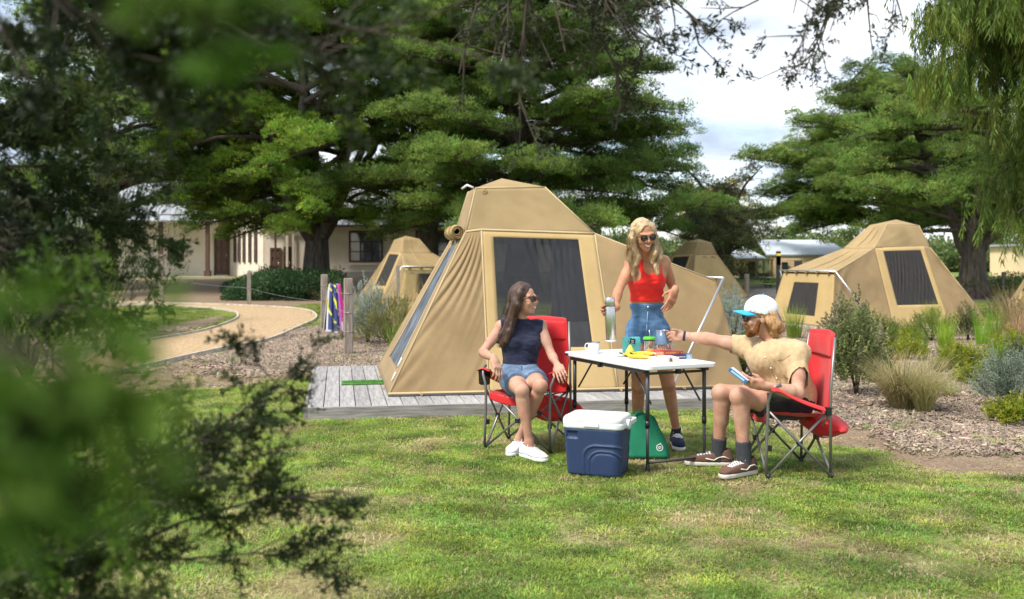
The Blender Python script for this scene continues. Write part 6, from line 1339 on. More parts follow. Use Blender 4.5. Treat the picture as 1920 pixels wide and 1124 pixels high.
def cypress(name, label, base, h, tr, prof, nb, leaf, seed=0, z0=2.6, pads=5, padr=.72, cl_per=17, stems=1, fork=.0, rise=(.1, .5), droop=.35, lean=(0, 0), cat='tree', spray=.11, sector=None, crown_jit=.25, stemr=.62, group='big cypress trees behind the tents'):
    r = np.random.RandomState(seed); base = np.array(base, float); t = thing(name, label, cat, base, 0, group); tk = MB(); pts = []; rot = []; scl = []
    tops = []
    flare = [(0, 0, -.3), (0, 0, .15), (0, 0, .8), (lean[0] * .3, lean[1] * .3, z0 * .9)]
    if stems == 1:
        tpath = [np.array([lean[0] * s_ + .25 * math.sin(s_ * 5 + seed), lean[1] * s_ + .25 * math.cos(s_ * 4 + seed), h * s_]) for s_ in np.linspace(0, 1, 14)]; tpath[0] = np.array([0, 0, -.3])
        tk.tube(tpath, [tr * (1.55 if i == 0 else 1) * (1 - .93 * i / 13) + .02 for i in range(14)], 14); trunk_at = [lambda z: tpath[min(12, max(0, int(z / h * 13)))] * (1, 1, 0) + np.array([0, 0, z])]
        tops = [tpath]
    else:
        tk.tube([(0, 0, -.3), (0, 0, .2), (.05, 0, z0 * .5), (0, 0, z0 * .92)], [tr * 1.5, tr * 1.15, tr * .98, tr * .95], 16)
        for s_ in range(stems):
            a = 2 * PI * s_ / stems + r.uniform(-.3, .3); rr_ = fork * r.uniform(.5, 1.1); e = h * r.uniform(.75, 1.0); tp = [np.array([0, 0, z0 * .55])]
            for q in np.linspace(.12, 1, 10): tp.append(np.array([rr_ * q ** .8 * math.cos(a + q * .5), rr_ * q ** .8 * math.sin(a + q * .5), z0 * .6 + (e - z0 * .6) * q]) + r.normal(size=3) * .12)
            tk.tube(tp, [tr * stemr * (1 - .9 * i / 10) + .03 for i in range(11)], 10); tops.append(tp)
    # buttress ridges
    for k in range(7):
        a = 2 * PI * k / 7 + r.uniform(-.2, .2); tk.tube([(tr * 1.35 * math.cos(a), tr * 1.35 * math.sin(a), -.2), (tr * .9 * math.cos(a), tr * .9 * math.sin(a), .5), (tr * .72 * math.cos(a + .15), tr * .72 * math.sin(a + .15), z0 * .8)], [tr * .4, tr * .33, tr * .2], 7)
    tko = tk.build('trunk', bark, t)
    lb = MB()
    for b in range(nb):
        u = (b + r.uniform(0, 1)) / nb; z = z0 + (h - z0) * u ** 1.05
        a = b * 2.399 + r.uniform(-.35, .35)
        if sector and r.rand() < .35: a = r.uniform(*sector)
        tp = tops[r.randint(len(tops))]; zi = min(range(len(tp)), key=lambda i: abs(tp[i][2] - z)); st = np.array(tp[zi], float); st[2] = min(st[2], z)
        Rm = prof(z / h) * r.uniform(1 - crown_jit, 1.06); d = np.array([math.cos(a), math.sin(a), 0]); Lb = max(.8, Rm - (st[:2] @ d[:2]))
        path = limb_path(st, d, Lb, r.uniform(*rise), droop, 8, seed * 31 + b); r0 = max(.03, .020 * Lb + .02)
        lb.tube(path, [r0 * (1 - .85 * i / 8) for i in range(9)], 6, cap=False)
        npd = max(3, int(pads * Lb / 2.6))
        for k in range(npd):
            s_ = .30 + .72 * (k + r.uniform(0, .9)) / npd; s_ = min(s_, 1.0); i = s_ * 8; i0 = min(int(i), 7); pc = lerp(path[i0], path[i0 + 1], i - i0); side = r.choice([-1, 1]) * r.uniform(0, .32) * Lb * (1.15 - s_) * (k < npd - 1)
            pd = np.array([-d[1], d[0], 0]) * side + d * abs(side) * .5; pe = pc + pd + np.array([0, 0, r.uniform(.05, .35)])
            if abs(side) > .3: lb.tube([pc, lerp(pc, pe, .5) - (0, 0, .05), pe], [.035, .025, .012], 5, cap=False)
            for q in range(r.randint(1, 4)): lb.tube([pe - (0, 0, .1), pe + np.array([r.normal() * .4, r.normal() * .4, -.05 + r.uniform(-.25, .15)])], [.014, .005], 4, cap=False)
            pr_ = padr * r.uniform(.55, 1.2) * (1 - .25 * u); m_ = int(cl_per * (pr_ / padr) ** 2) + 3
            for _ in range(m_):
                g = r.uniform(0, 2 * PI); rho = math.sqrt(r.rand()); x = pr_ * rho * math.cos(g) * 1.0; y = pr_ * rho * math.sin(g); zz = .52 * pr_ * (1 - rho ** 2) * r.uniform(-.35, 1.0) - .14 * rho + r.normal() * .09
                q_ = pe + d * x * 1.25 + np.array([-d[1], d[0], 0]) * y * .85 + np.array([0, 0, zz]); pts.append(q_); rot.append((r.normal() * .38, r.normal() * .38, r.uniform(0, 6.28))); scl.append(r.uniform(.5, 1.2))
    lb.build('limb', bark2, tko)
    cm = clump(name + '_spray', 52, .25, spray * 1.2, spray * .38, seed + 3, flat=.55, up=.8); cm.materials.append(leaf)
    scatter('crown', cm, np.array(pts), np.array(rot), np.array(scl), None, t)
    return t
pz = lambda x, y: float(gz(x, y))
# profiles: crown radius by relative height
cypress('cypress_tree', 'spreading cypress with a thick dark trunk before the cream hall', (-8.25, 42, .35), 15.5, .50, lambda u: 7.6 * min(1, (u * 2.2 + .15) ** .5) * (1 - max(0, u - .5) * .9), 185, L_cyp1, 1, z0=2.7, crown_jit=.5, stemr=.36, sector=(2.5, 3.9), stems=13, fork=4.8, rise=(-.1, .6), droop=.6, pads=5, cl_per=16, padr=.62)
cypress('cypress_tree', 'tallest layered cypress directly above the peak of the large tent', (.3, 38.5, .3), 18, .55, lambda u: 8.9 * (1 - u * .66) * (1 if u > .2 else .95), 175, L_cyp2, 2, z0=2.4, crown_jit=.42, rise=(-.05, .35), droop=.30, pads=6, cl_per=18)
cypress('cypress_tree', 'leaning many stemmed cypress between the two biggest ones', (-3.5, 41, .35), 12.5, .42, lambda u: 4.6 * (1 - max(0, u - .4)), 50, L_cyp1, 3, z0=4.0, stems=4, fork=2.8, rise=(.2, .7), droop=.5, pads=4, cl_per=14)
cypress('cypress_tree', 'wide layered cypress rising behind the right-hand tent', (17.6, 46, .4), 10.0, .5, lambda u: min(4.6 + u * 9, 9.6 * (1 - u) ** .7 + .6), 115, L_cyp3, 4, z0=2.4, crown_jit=.35, rise=(-.05, .35), droop=.25, pads=6, cl_per=16, padr=.75)
cypress('cypress_tree', 'twin trunked cypress with low branches at far right', (16.9, 36.5, .05), 7.2, .42, lambda u: 6.0 * (1 - .35 * u), 55, L_cyp3, 5, z0=2.3, stems=3, fork=2.2, rise=(.0, .4), droop=.35, pads=5, cl_per=12)
cypress('cypress_tree', 'dark cypress behind the leaves in the upper left corner', (-16.5, 40, .4), 13, .5, lambda u: 6.4 * (1 - .5 * u), 70, L_cyp2, 6, z0=3.2, rise=(.0, .5), droop=.4, pads=5, cl_per=13)
cypress('wattle_tree', 'yellow flowering tree far behind the blonde woman', (10.6, 54, .5), 4.6, .16, lambda u: 2.3, 30, leafmat('wattle_yellow', (.22, .17, .012), (.5, .38, .02), .4, .3), 7, z0=1.4, stems=3, fork=1.2, rise=(.3, .8), droop=.4, pads=4, cl_per=9, group=None)
cypress('gum_tree', 'small gnarled grey green gum left of the cream cabin', (9.5, 46.5, .5), 4.0, .17, lambda u: 2.5, 34, leafmat('gum_olive', (.07, .09, .03), (.15, .17, .055), .35, .3), 8, z0=1.1, stems=4, fork=1.6, rise=(.3, .9), droop=.7, pads=4, cl_per=10, group=None)
cypress('gum_tree', 'drooping olive shrub tree standing left of the cabin porch', (8.6, 41, .3), 2.9, .1, lambda u: 1.3, 16, leafmat('gum_olive2', (.07, .09, .03), (.15, .17, .055), .35, .3), 18, z0=.5, stems=3, fork=.8, rise=(.0, .6), droop=1.0, pads=3, cl_per=9, group=None)
# distant treeline
r = np.random.RandomState(3); n = 5200; x = r.uniform(-70, 75, n); y = 78 + r.uniform(-4, 8, n); hmax = 1.2 + 1.8 * fbm2(x * .22 + 50, x * 0 + 2.2, 5); z = r.uniform(0, 1, n) ** .8 * hmax
keep = np.ones(n, bool)
cm = clump('treeline_spray', 60, .9, .34, .16, 77, flat=.8); cm.materials.append(L_hedge)
scatter('treeline', cm, np.stack([x, y, z + .4], 1)[keep], r.uniform(0, 6, (n, 3)), r.uniform(.8, 1.5, n), None, None, 'dark green belt of far trees along the horizon', None)
def bush(name, label, c, rad, hgt, n, leaf, ll=.03, lw=.01, seed=0, stems=7, cat='shrub', group=None, up=.5, shape=1.0, lc=26, cr=.09, z=None):
    r = np.random.RandomState(seed); c = np.array([c[0], c[1], pz(c[0], c[1]) if z is None else z]); t = thing(name, label, cat, c, 0, group); tk = MB(); tipsP = []
    for s_ in range(stems):
        a = 2 * PI * s_ / stems + r.uniform(-.4, .4); e = np.array([rad * r.uniform(.3, .8) * math.cos(a), rad * r.uniform(.3, .8) * math.sin(a), hgt * r.uniform(.55, .9)]); m = e * (.35, .35, .5) + r.normal(size=3) * .04 * rad; tk.tube([(0, 0, -.03), m, e], [.012 * (1 + rad), .008 * (1 + rad), .003], 5); tipsP.append(e)
    tk.build('stem', bark2, t); pts = []; rot = []; scl = []
    for i in range(n):
        a = r.uniform(0, 2 * PI); v = r.uniform(0, 1); ph = math.acos(1 - 1.15 * v * .85); rr_ = r.uniform(.45, 1.0) ** .6; lump = 1 + .22 * math.sin(3 * a + seed) + .15 * math.sin(5 * a + 4 * ph + seed * 2)
        p = np.array([rad * rr_ * lump * math.sin(ph) * math.cos(a), rad * rr_ * lump * math.sin(ph) * math.sin(a), hgt * (.12 + .88 * rr_ * lump * max(-.05, math.cos(ph)) ** shape if math.cos(ph) > 0 else .12)]); d = unit(p * (1, 1, .6) + np.array([0, 0, up * hgt])) + r.normal(size=3) * .3; pts.append(p); rot.append(eul(d, r.uniform(0, 6))); scl.append(r.uniform(.7, 1.25))
    sm = sprig(name + '_sprig', cr * 1.6, lc, ll, lw, seed); sm.materials.append(leaf); scatter('leaves', sm, np.array(pts), np.array(rot), np.array(scl), None, t); return t
def sprig(name, L, n, ll, lw, seed=0, spread=.8, side=0):
    r = np.random.RandomState(seed + 100); P = []; D = []
    tw_ = [(np.zeros(3), np.array([0, 0, 1.]), L)]
    for k in range(side):
        t_ = r.uniform(.1, .7); a = r.uniform(0, 6.28); tw_.append((np.array([0, 0, L * t_]), unit([math.cos(a) * .8, math.sin(a) * .8, .9]), L * r.uniform(.35, .6)))
    V0 = []; F0 = []
    for o_, d_, l_ in tw_:
        x_ = unit(np.cross(d_, (.3, .9, .1))); q = len(V0); w_ = .0016 + L * .003; V0 += [o_ - x_ * w_, o_ + x_ * w_, o_ + d_ * l_ + x_ * w_ * .3, o_ + d_ * l_ - x_ * w_ * .3]; F0.append((q, q + 1, q + 2, q + 3))
    for i in range(n):
        o_, d_, l_ = tw_[r.randint(len(tw_))]; t_ = r.uniform(.05, 1); a = r.uniform(0, 6.28); P.append(o_ + d_ * l_ * t_); v = frame(d_, (1, .2, .1)) @ np.array([math.cos(a) * spread, math.sin(a) * spread, .75]); D.append(v + r.normal(size=3) * .15)
    V, F = leaf_cloud(np.array(P), np.array(D), r.uniform(.65, 1.1, n) * ll, r.uniform(.7, 1.1, n) * lw, seed)
    return np_mesh(name, np.concatenate([np.array(V0), V]), np.concatenate([np.array(F0), F + len(V0)]), False)
# ground cover under the big cypress and scrub in front of the hall
r = np.random.RandomState(9); n = 1500; px_ = r.uniform(425, 640, n); Yg = r.uniform(34.5, 41, n); x = (px_ - 960) / FPX * Yg; hh = .75 * np.clip((px_ - 425) / 60, .15, 1) * np.clip((41.5 - Yg) / 2, .3, 1)
cm = clump('cover_spray', 50, .3, .13, .05, 5, flat=.8); cm.materials.append(leafmat('cover_green', (.02, .055, .018), (.05, .115, .035), .35, .3))
scatter('ground_cover', cm, np.stack([x, Yg, gz(x, Yg) + r.uniform(.05, 1, n) * hh], 1), r.uniform(0, 6, (n, 3)), r.uniform(.6, 1.1, n), None, None, 'dark green ground cover spreading round the foot of the cypress')
n = 900; x = r.uniform(10.5, 26, n); Yg = r.uniform(36, 42, n); hh = 1.1 * fbm2(x * .5, Yg * 0 + 3, 4) ** 1.5
cm = clump('scrub_spray', 50, .3, .12, .05, 6, flat=.8); cm.materials.append(leafmat('scrub_green', (.06, .11, .02), (.13, .2, .04), .35, .3))
scatter('undergrowth', cm, np.stack([x, Yg, gz(x, Yg) + r.uniform(.0, 1, n) * hh], 1), r.uniform(0, 6, (n, 3)), r.uniform(.6, 1.1, n), None, None, 'bright green undergrowth below the trees at far right')
# ---- planted beds
def tussock(name, label, px, base, top, wpx, nbl, col, w=.004, droop=.3, seed=0, lean=.35, spread=.35, cat='grass tussock', group=None, hv=.4):
    g = gnd(px, base); h_ = (base - top) / FPX * g[1]; sp_ = wpx / FPX * g[1] / 2; V, F = blades(nbl, sp_ * spread, h_ * 1.12, w, droop, seed, hv, 4, lean=lean); t = obj(name, np_mesh(name, V, F), col); t.location = (g[0], g[1], -.01); return tag(t, label, cat, group)
rushc = leafmat('rush_green', (.13, .24, .02), (.27, .42, .05), .3, .35, tscale=3); tanc = leafmat('tussock_straw', (.22, .2, .08), (.42, .38, .18), .3, .35, tscale=3); blonde = leafmat('blond_grass', (.38, .26, .11), (.6, .44, .22), .25, .35, tscale=3); sage = leafmat('sage_leaf', (.24, .30, .25), (.42, .48, .42), .25, .25, tscale=4); olive = leafmat('olive_leaf', (.08, .11, .035), (.20, .23, .09), .35, .3, tscale=3); yelg = leafmat('yellow_green_leaf', (.20, .25, .02), (.38, .42, .05), .25, .4, tscale=4)
GR = 'green rush clumps in the right bed'
for k, (px, b, tp, w, n_, lb_) in enumerate(((1489, 636, 568, 56, 210, 'behind the man\'s cap, before the small tent window'), (1671, 652, 596, 38, 120, 'thin one below the leaning pole of the right tent'), (1773, 656, 586, 52, 230, 'below the big dark window of the right tent'), (1728, 664, 604, 46, 130, 'loose one beside the yellow green groundcover'), (1841, 648, 574, 46, 170, 'left of the pair at the tent\'s right corner'), (1866, 642, 572, 44, 170, 'right of the pair at the tent\'s right corner'))):
    tussock('rush_clump', 'upright green rush clump, ' + lb_, px, b, tp, w, n_, rushc, .006, .12, 20 + k, .28, .45, 'rush clump', GR)
tussock('straw_tussock', 'large drooping straw coloured tussock right of the man\'s chair', 1690, 768, 640, 165, 1100, tanc, .005, .8, 31, .5, .22)
tussock('straw_tussock', 'slimmer straw tussock falling over the right of the large one', 1732, 774, 635, 90, 520, leafmat('tussock_green', (.18, .2, .05), (.38, .37, .15), .3, .35), .0045, .8, 32, .5, .25)
tussock('straw_tussock', 'blond feathery grass behind the olive shrub', 1660, 700, 640, 110, 260, blonde, .004, .7, 33, .6, .4)
tussock('blond_grass', 'tall pinkish blond grass at the right edge', 1908, 640, 520, 90, 300, blonde, .005, .4, 34, .4, .5)
tussock('blond_grass', 'blond grass stalks above the navy towel', 640, 610, 500, 90, 90, blonde, .006, .6, 35, .6, .3)
tussock('blond_grass', 'dense blond grass left of the large tent', 765, 622, 508, 120, 420, blonde, .006, .7, 36, .55, .45)
tussock('blond_grass', 'blond grass mound beside the sage bush', 705, 612, 540, 110, 300, blonde, .006, .7, 37, .6, .5)
tussock('rush_clump', 'small green rush close to the tent\'s left edge', 742, 655, 592, 50, 160, rushc, .005, .2, 38, .35, .4, 'rush clump')
tussock('blond_grass', 'blond grass behind the right pole of the large tent', 1352, 640, 512, 70, 170, tanc, .006, .6, 39, .55, .3)
def sbush(name, label, px, base, top, wpx, n, leaf, ll, lw, seed, **k):
    n = int(n * 1.7); lw = lw * 1.35
    g = gnd(px, base); return bush(name, label, g[:2], wpx / FPX * g[1] / 2, (base - top) / FPX * g[1], n, leaf, ll, lw, seed, z=0, **k)
sbush('sage_bush', 'silvery sage bush right of the nearest fence post', 690, 645, 545, 75, 330, sage, .035, .006, 41, cat='bush', lc=34)
sbush('olive_bush', 'olive green bush against the left side of the large tent', 735, 650, 570, 115, 420, leafmat('bush_olive_tan', (.13, .15, .04), (.3, .29, .11), .35, .3, tscale=3), .03, .006, 42, cat='bush', lc=34)
sbush('sage_bush', 'silvery sage bush behind the leaning tent pole', 1372, 650, 560, 60, 260, sage, .035, .007, 43, cat='bush', lc=34)
sbush('green_bush', 'dark green bush low between the tent and the man', 1392, 705, 650, 50, 180, L_tea, .03, .008, 44, cat='bush')
sbush('olive_shrub', 'small leaved olive shrub right behind the red chair back', 1606, 742, 596, 80, 300, leafmat('olive_leaf_fresh', (.11, .15, .045), (.27, .31, .12), .35, .35, tscale=3), .028, .014, 45, cat='shrub', lc=22, cr=.10, shape=.8)
sbush('olive_shrub', 'pale flowering olive shrub before the right tent', 1588, 690, 578, 90, 260, leafmat('olive_pale', (.16, .17, .07), (.42, .38, .24), .35, .3, tscale=3), .03, .014, 46, cat='shrub', lc=22)
sbush('low_shrub', 'low yellow green groundcover in the middle of the right bed', 1802, 695, 655, 80, 240, yelg, .03, .008, 47, cat='shrub', cr=.07)
sbush('low_shrub', 'small yellow green plant beside the straw tussock', 1700, 676, 640, 62, 120, yelg, .03, .008, 48, cat='shrub', cr=.07)
sbush('low_shrub', 'yellow green plant at the right edge below the tent', 1898, 672, 630, 70, 190, yelg, .03, .008, 49, cat='shrub', cr=.07)
sbush('sage_shrub', 'grey green wispy shrub low at the right edge', 1898, 765, 685, 100, 300, leafmat('grey_green', (.14, .19, .13), (.32, .37, .28), .25, .3, tscale=4), .03, .005, 50, cat='shrub', lc=34, cr=.11)
sbush('low_shrub', 'creeping yellow plant at the lower right edge of the bed', 1908, 795, 762, 90, 130, yelg, .03, .009, 51, cat='shrub', cr=.06)
sbush('green_bush', 'feathery green bush below the tent\'s dark window', 1745, 640, 592, 90, 200, leafmat('feathery', (.12, .17, .03), (.26, .3, .08), .3, .3, tscale=4), .035, .007, 52, cat='bush')
sbush('green_bush', 'olive bush beneath the shaded tent at the right edge', 1885, 612, 560, 80, 220, olive, .035, .01, 53, cat='bush')
sbush('green_bush', 'loose green shrub right of the small flowering one', 1650, 655, 600, 50, 120, leafmat('feathery2', (.12, .17, .03), (.26, .3, .08), .3, .3, tscale=4), .035, .007, 54, cat='bush')
# more small plants filling the beds
r = np.random.RandomState(404)
for k, (px, b_, kind) in enumerate(((1450, 650, 0), (1530, 632, 1), (1612, 640, 0), (1700, 640, 3), (1760, 700, 1), (1830, 720, 3), (1640, 720, 2), (1870, 690, 0), (1575, 700, 2), (1815, 640, 2), (1780, 745, 1), (1915, 700, 2), (1680, 620, 1), (1745, 615, 0), (1800, 612, 2), (1895, 625, 1))):
    w_ = r.uniform(34, 60); hgt_ = r.uniform(.8, 1.15)
    nm_ = ('rush_clump', 'straw_tussock', 'green_bush', 'low_shrub')[kind]
    lb_ = ('slender rush clump just above the red chair back', 'short straw tuft before the small tent window', 'thin rush beside the pale flowering shrub', 'low yellow sprawl below the end of the leaning tent pole', 'short straw tuft between groundcover and straw tussock', 'low yellow sprawl at the right of the bed, under the rush pair', 'thin leafy bush between olive shrub and straw tussock', 'thin rush near the grey green wispy shrub', 'thin leafy bush touching the right side of the red chair back', 'thin leafy bush left of the rush pair', 'straw tuft alone in the mulch, lowest of the right bed', 'thin leafy bush above the grey green wispy shrub', 'straw tuft at the foot of the right tent', 'slim rush before the right tent\'s window frame', 'thin leafy bush at the right corner of the pale platform', 'straw tuft before the tall pinkish grass at the right edge')[k]
    if kind == 0: tussock(nm_, lb_, px, b_, b_ - 62 * hgt_, w_ * 1.2, 190, rushc, .0065, .18, 500 + k, .3, .4, 'rush clump', 'small filler plants of the right bed')
    elif kind == 1: tussock(nm_, lb_, px, b_, b_ - 42 * hgt_, w_ * 1.5, 200, tanc, .005, .8, 500 + k, .6, .25, 'grass tussock', 'small filler plants of the right bed')
    elif kind == 2: sbush(nm_, lb_, px, b_, b_ - 50 * hgt_, w_, 110, olive, .03, .009, 500 + k, cat='bush', group='small filler plants of the right bed')
    else: sbush(nm_, lb_, px, b_, b_ - 26 * hgt_, w_ * 1.2, 120, yelg, .03, .008, 500 + k, cat='shrub', cr=.07, group='small filler plants of the right bed')
for k, (px, b_, tp) in enumerate(((670, 600, 520), (800, 600, 500), (720, 590, 500), (835, 610, 520), (655, 640, 590))):
    tussock('blond_grass', 'feathery blond grass ' + ('directly behind the nearest post', 'against the upper left slope of the large tent', 'below the small distant tent', 'hugging the large tent\'s left edge', 'at the foot of the nearest post')[k], px, b_, tp, 70, 190, blonde if k % 2 else tanc, .006, .65, 540 + k, .55, .4)
# ---- tall shrub and trees at left
for k, (x_, y_, rd, h_, n_, lf, lb_) in enumerate(((-8.3, 17.5, 1.5, 3.0, 2300, L_tea, 'big bright green tea tree shrub at the left beside the path'), (-7.4, 14.5, 1.15, 1.75, 1300, leafmat('left_shrub', (.06, .09, .015), (.14, .19, .03), .35, .4, tscale=1.5), 'lower bright shrub in front of the big tea tree shrub'), (-9.2, 21, 1.8, 4.6, 2400, L_dark, 'tall dark shrub behind the tea tree at far left'), (-5.6, 11.5, .9, 1.0, 600, leafmat('left_low', (.05, .09, .015), (.12, .18, .03), .35, .4, tscale=1.5), 'low green shrub at the left edge of the lawn'))):
    bush('tea_tree_shrub', lb_, (x_, y_), rd, h_, n_, lf, .035, .009, 60 + k, stems=9, cat='shrub', lc=40, cr=.15, up=.7, shape=.9)
# ---- gum with hanging leaves, upper right
def hanging(name, L, n, ll, lw, seed):
    r = np.random.RandomState(seed); P = []; D = []
    for i in range(n):
        t_ = (i + r.rand()) / n; P.append((.06 * math.sin(t_ * 3 + seed) + r.normal() * .01, .05 * math.cos(t_ * 2.5) + r.normal() * .01, -L * t_)); a = r.uniform(0, 6.28); D.append((math.cos(a) * .38, math.sin(a) * .38, -1))
    V, F = leaf_cloud(np.array(P), np.array(D), r.uniform(.6, 1.1, n) * ll, r.uniform(.7, 1.2, n) * lw, seed); V0 = np.array([(-.002, 0, 0), (.002, 0, 0), (.06 * math.sin(3 + seed) + .001, .05 * math.cos(2.5), -L), (.06 * math.sin(3 + seed) - .001, .05 * math.cos(2.5), -L)])
    return np_mesh(name, np.concatenate([V0, V]), np.concatenate([[[0, 1, 2, 3]], F + 4]), False)
gt = thing('willow_gum_tree', 'gum tree with long hanging leaves in the upper right corner', 'tree', (8.5, 13.4, 0)); mb = MB(); mb.tube([(0, 0, -.2), (.05, 0, 1.5), (-.1, .1, 3.2), (-.3, 0, 5.4), (-.2, 0, 7)], [.24, .19, .17, .12, .05], 12); gtr = mb.build('trunk', bark, gt); lb = MB(); r = np.random.RandomState(21); pts = []; rot = []; scl = []
for b in range(120):
    z = r.uniform(2.3, 6.6); a = r.uniform(2.6, 4.0) if b % 6 else r.uniform(0, 6.28); d = np.array([math.cos(a), math.sin(a), 0]); L_ = r.uniform(1.3, 3.2) * (1.0 if z > 3.6 else .6); path = limb_path((-.15, 0, z), d, L_, r.uniform(.2, .7), 1.1, 8, 300 + b); lb.tube(path, [.035 * (1 - .85 * i / 8) + .003 for i in range(9)], 5, cap=False)
    for k in range(int(L_ * 34)):
        s_ = r.uniform(.3, 1) * 8; i0 = min(int(s_), 7); p = lerp(path[i0], path[i0 + 1], s_ - i0) + r.normal(size=3) * (.16, .16, .06); pts.append(p); rot.append((r.normal() * .12, r.normal() * .12, r.uniform(0, 6.28))); scl.append(r.uniform(.6, 1.35))
lb.build('limb', bark2, gtr); hm = hanging('hanging_leaf_spray', .5, 46, .12, .014, 2); hm.materials.append(L_gum); scatter('crown', hm, np.array(pts), np.array(rot), np.array(scl), None, gt)
# ---- branches close to the lens
def near_branch(label, a, dirs, leaf, seed, ll=.018, lw=.006, spl=.10, n_leaf=60, thick=.006, sub=5, wood=None, dens=16, droop=.2, spread=.5):
    """a: start point; dirs: list of (direction, length)"""
    r = np.random.RandomState(seed); a = np.array(a, float); t = thing('overhanging_branch', label, 'branch', a); wd = MB(); pts = []; rot = []; scl = []
    for d, L_ in dirs:
        d = unit(d); p = np.zeros(3); path = [p.copy()]; dd = d.copy()
        for i in range(8): dd = unit(dd + r.normal(size=3) * .10 - np.array([0, 0, droop * .08])); p = p + dd * L_ / 8; path.append(p.copy())
        wd.tube(path, [thick * (1 - .8 * i / 8) for i in range(9)], 6, cap=False)
        for s_ in range(int(sub * L_ / .35) + 2):
            q = r.uniform(.12, 1) * 8; i0 = min(int(q), 7); pc = lerp(path[i0], path[i0 + 1], q - i0); sd_ = unit(unit(path[i0 + 1] - path[i0]) + r.normal(size=3) * spread); l2 = L_ * r.uniform(.12, .32); e = pc + sd_ * l2; wd.tube([pc, lerp(pc, e, .5) + r.normal(size=3) * .01, e], [thick * .35, thick * .25, thick * .12], 4, cap=False)
            for k in range(max(2, int(l2 * dens))):
                u = r.uniform(.1, 1); pts.append(lerp(pc, e, u)); rot.append(eul(unit(sd_ + r.normal(size=3) * .45), r.uniform(0, 6))); scl.append(r.uniform(.6, 1.2))
    wd.build('twig', wood or bark2, t); sm = sprig('near_sprig', spl, n_leaf, ll, lw, seed, side=3); sm.materials.append(leaf); scatter('leaves', sm, np.array(pts), np.array(rot), np.array(scl), None, t); return t
PX = lambda px, py, Y: at(px, py, Y)
def toward(a, b): v = np.array(b) - np.array(a); return (v, float(np.linalg.norm(v)))
o_ = PX(-30, 1110, 2.1)
near_branch('dark twiggy branch reaching across the lower left of the lawn', o_, [toward(o_, PX(x, y, Y)) for x, y, Y in ((640, 870, 2.5), (560, 700, 2.6), (430, 690, 2.4), (600, 960, 2.3), (330, 760, 2.2), (520, 1080, 2.2), (470, 800, 2.5), (250, 820, 2.1), (400, 930, 2.3), (200, 950, 2.0), (300, 1060, 2.0), (150, 1000, 1.9), (100, 850, 2.0), (330, 860, 2.1), (60, 930, 2.0), (180, 1080, 1.9))], L_dark, 401, ll=.016, lw=.006, dens=24, sub=6, n_leaf=75)
o_ = PX(-80, 760, 1.7)
near_branch('leafy branch entering from the left edge above the dark one', o_, [toward(o_, PX(x, y, Y)) for x, y, Y in ((260, 640, 1.9), (330, 760, 1.9), (240, 900, 1.8), (180, 560, 1.8), (300, 980, 1.7), (120, 1060, 1.6), (200, 780, 1.7))], L_tea, 402, ll=.02, lw=.007, dens=15, sub=5)
o_ = PX(-160, 600, .36)
near_branch('soft bright green leaves almost touching the lens at left', o_, [toward(o_, PX(x, y, Y)) for x, y, Y in ((60, 560, .36), (110, 700, .36), (115, 850, .36), (20, 700, .36))], L_lime, 403, ll=.022, lw=.009, spl=.05, n_leaf=26, dens=9, sub=3, thick=.003)
o_ = PX(-80, 420, 2.6)
near_branch('dark leafy branch before the tea tree shrub at the left edge', o_, [toward(o_, PX(x, y, Y)) for x, y, Y in ((150, 470, 2.7), (200, 560, 2.7), (90, 620, 2.6), (240, 500, 2.8), (60, 380, 2.6), (170, 640, 2.7))], L_dark, 409, ll=.02, lw=.007, spl=.10, n_leaf=70, dens=20, sub=7)
o_ = PX(-100, 330, 3.0)
near_branch('dark foliage mass hanging at the upper left edge', o_, [toward(o_, PX(x, y, Y)) for x, y, Y in ((180, 120, 3.2), (250, 300, 3.2), (200, 430, 3.1), (140, 240, 2.9), (100, 520, 2.9), (290, 210, 3.3), (60, 60, 3.0), (330, 400, 3.3), (380, 130, 3.2))], L_dark, 404, ll=.03, lw=.009, spl=.15, n_leaf=80, dens=22, sub=8)
o_ = PX(-60, -160, 1.5)
near_branch('blurred bough hanging across the top left of the view', o_, [toward(o_, PX(x, y, Y)) for x, y, Y in ((420, 90, 1.6), (640, 130, 1.7), (250, 60, 1.5), (760, 60, 1.7), (560, 30, 1.6), (330, 170, 1.5), (100, 120, 1.5), (480, 0, 1.6), (840, 120, 1.8))], L_dark, 405, ll=.022, lw=.008, spl=.09, dens=17, sub=5, droop=.0)
o_ = PX(300, -160, .5)
near_branch('small bright blurred twig at the very top left', o_, [toward(o_, PX(x, y, Y)) for x, y, Y in ((345, 60, .5), (390, 10, .5))], L_lime, 406, ll=.02, lw=.008, spl=.05, n_leaf=24, dens=26, sub=5, thick=.003)
L_fringe = leafmat('fringe_leaf', (.014, .016, .010), (.045, .05, .025), .4, .08, .8)
o_ = PX(980, -260, 3.6)
near_branch('thin leafy fringe hanging into the top middle of the picture', o_, [toward(o_, PX(x, y, Y)) for x, y, Y in ((900, 150, 3.6), (1000, 200, 3.7), (1080, 120, 3.7), (1180, 70, 3.6), (1300, 30, 3.5), (840, 60, 3.6), (1230, 100, 3.7), (1100, 190, 3.8), (960, 90, 3.6), (1330, 0, 3.5))], L_fringe, 407, ll=.026, lw=.009, spl=.13, n_leaf=46, dens=9, sub=4, thick=.012, droop=.5)
o_ = PX(1640, -200, 3.4)
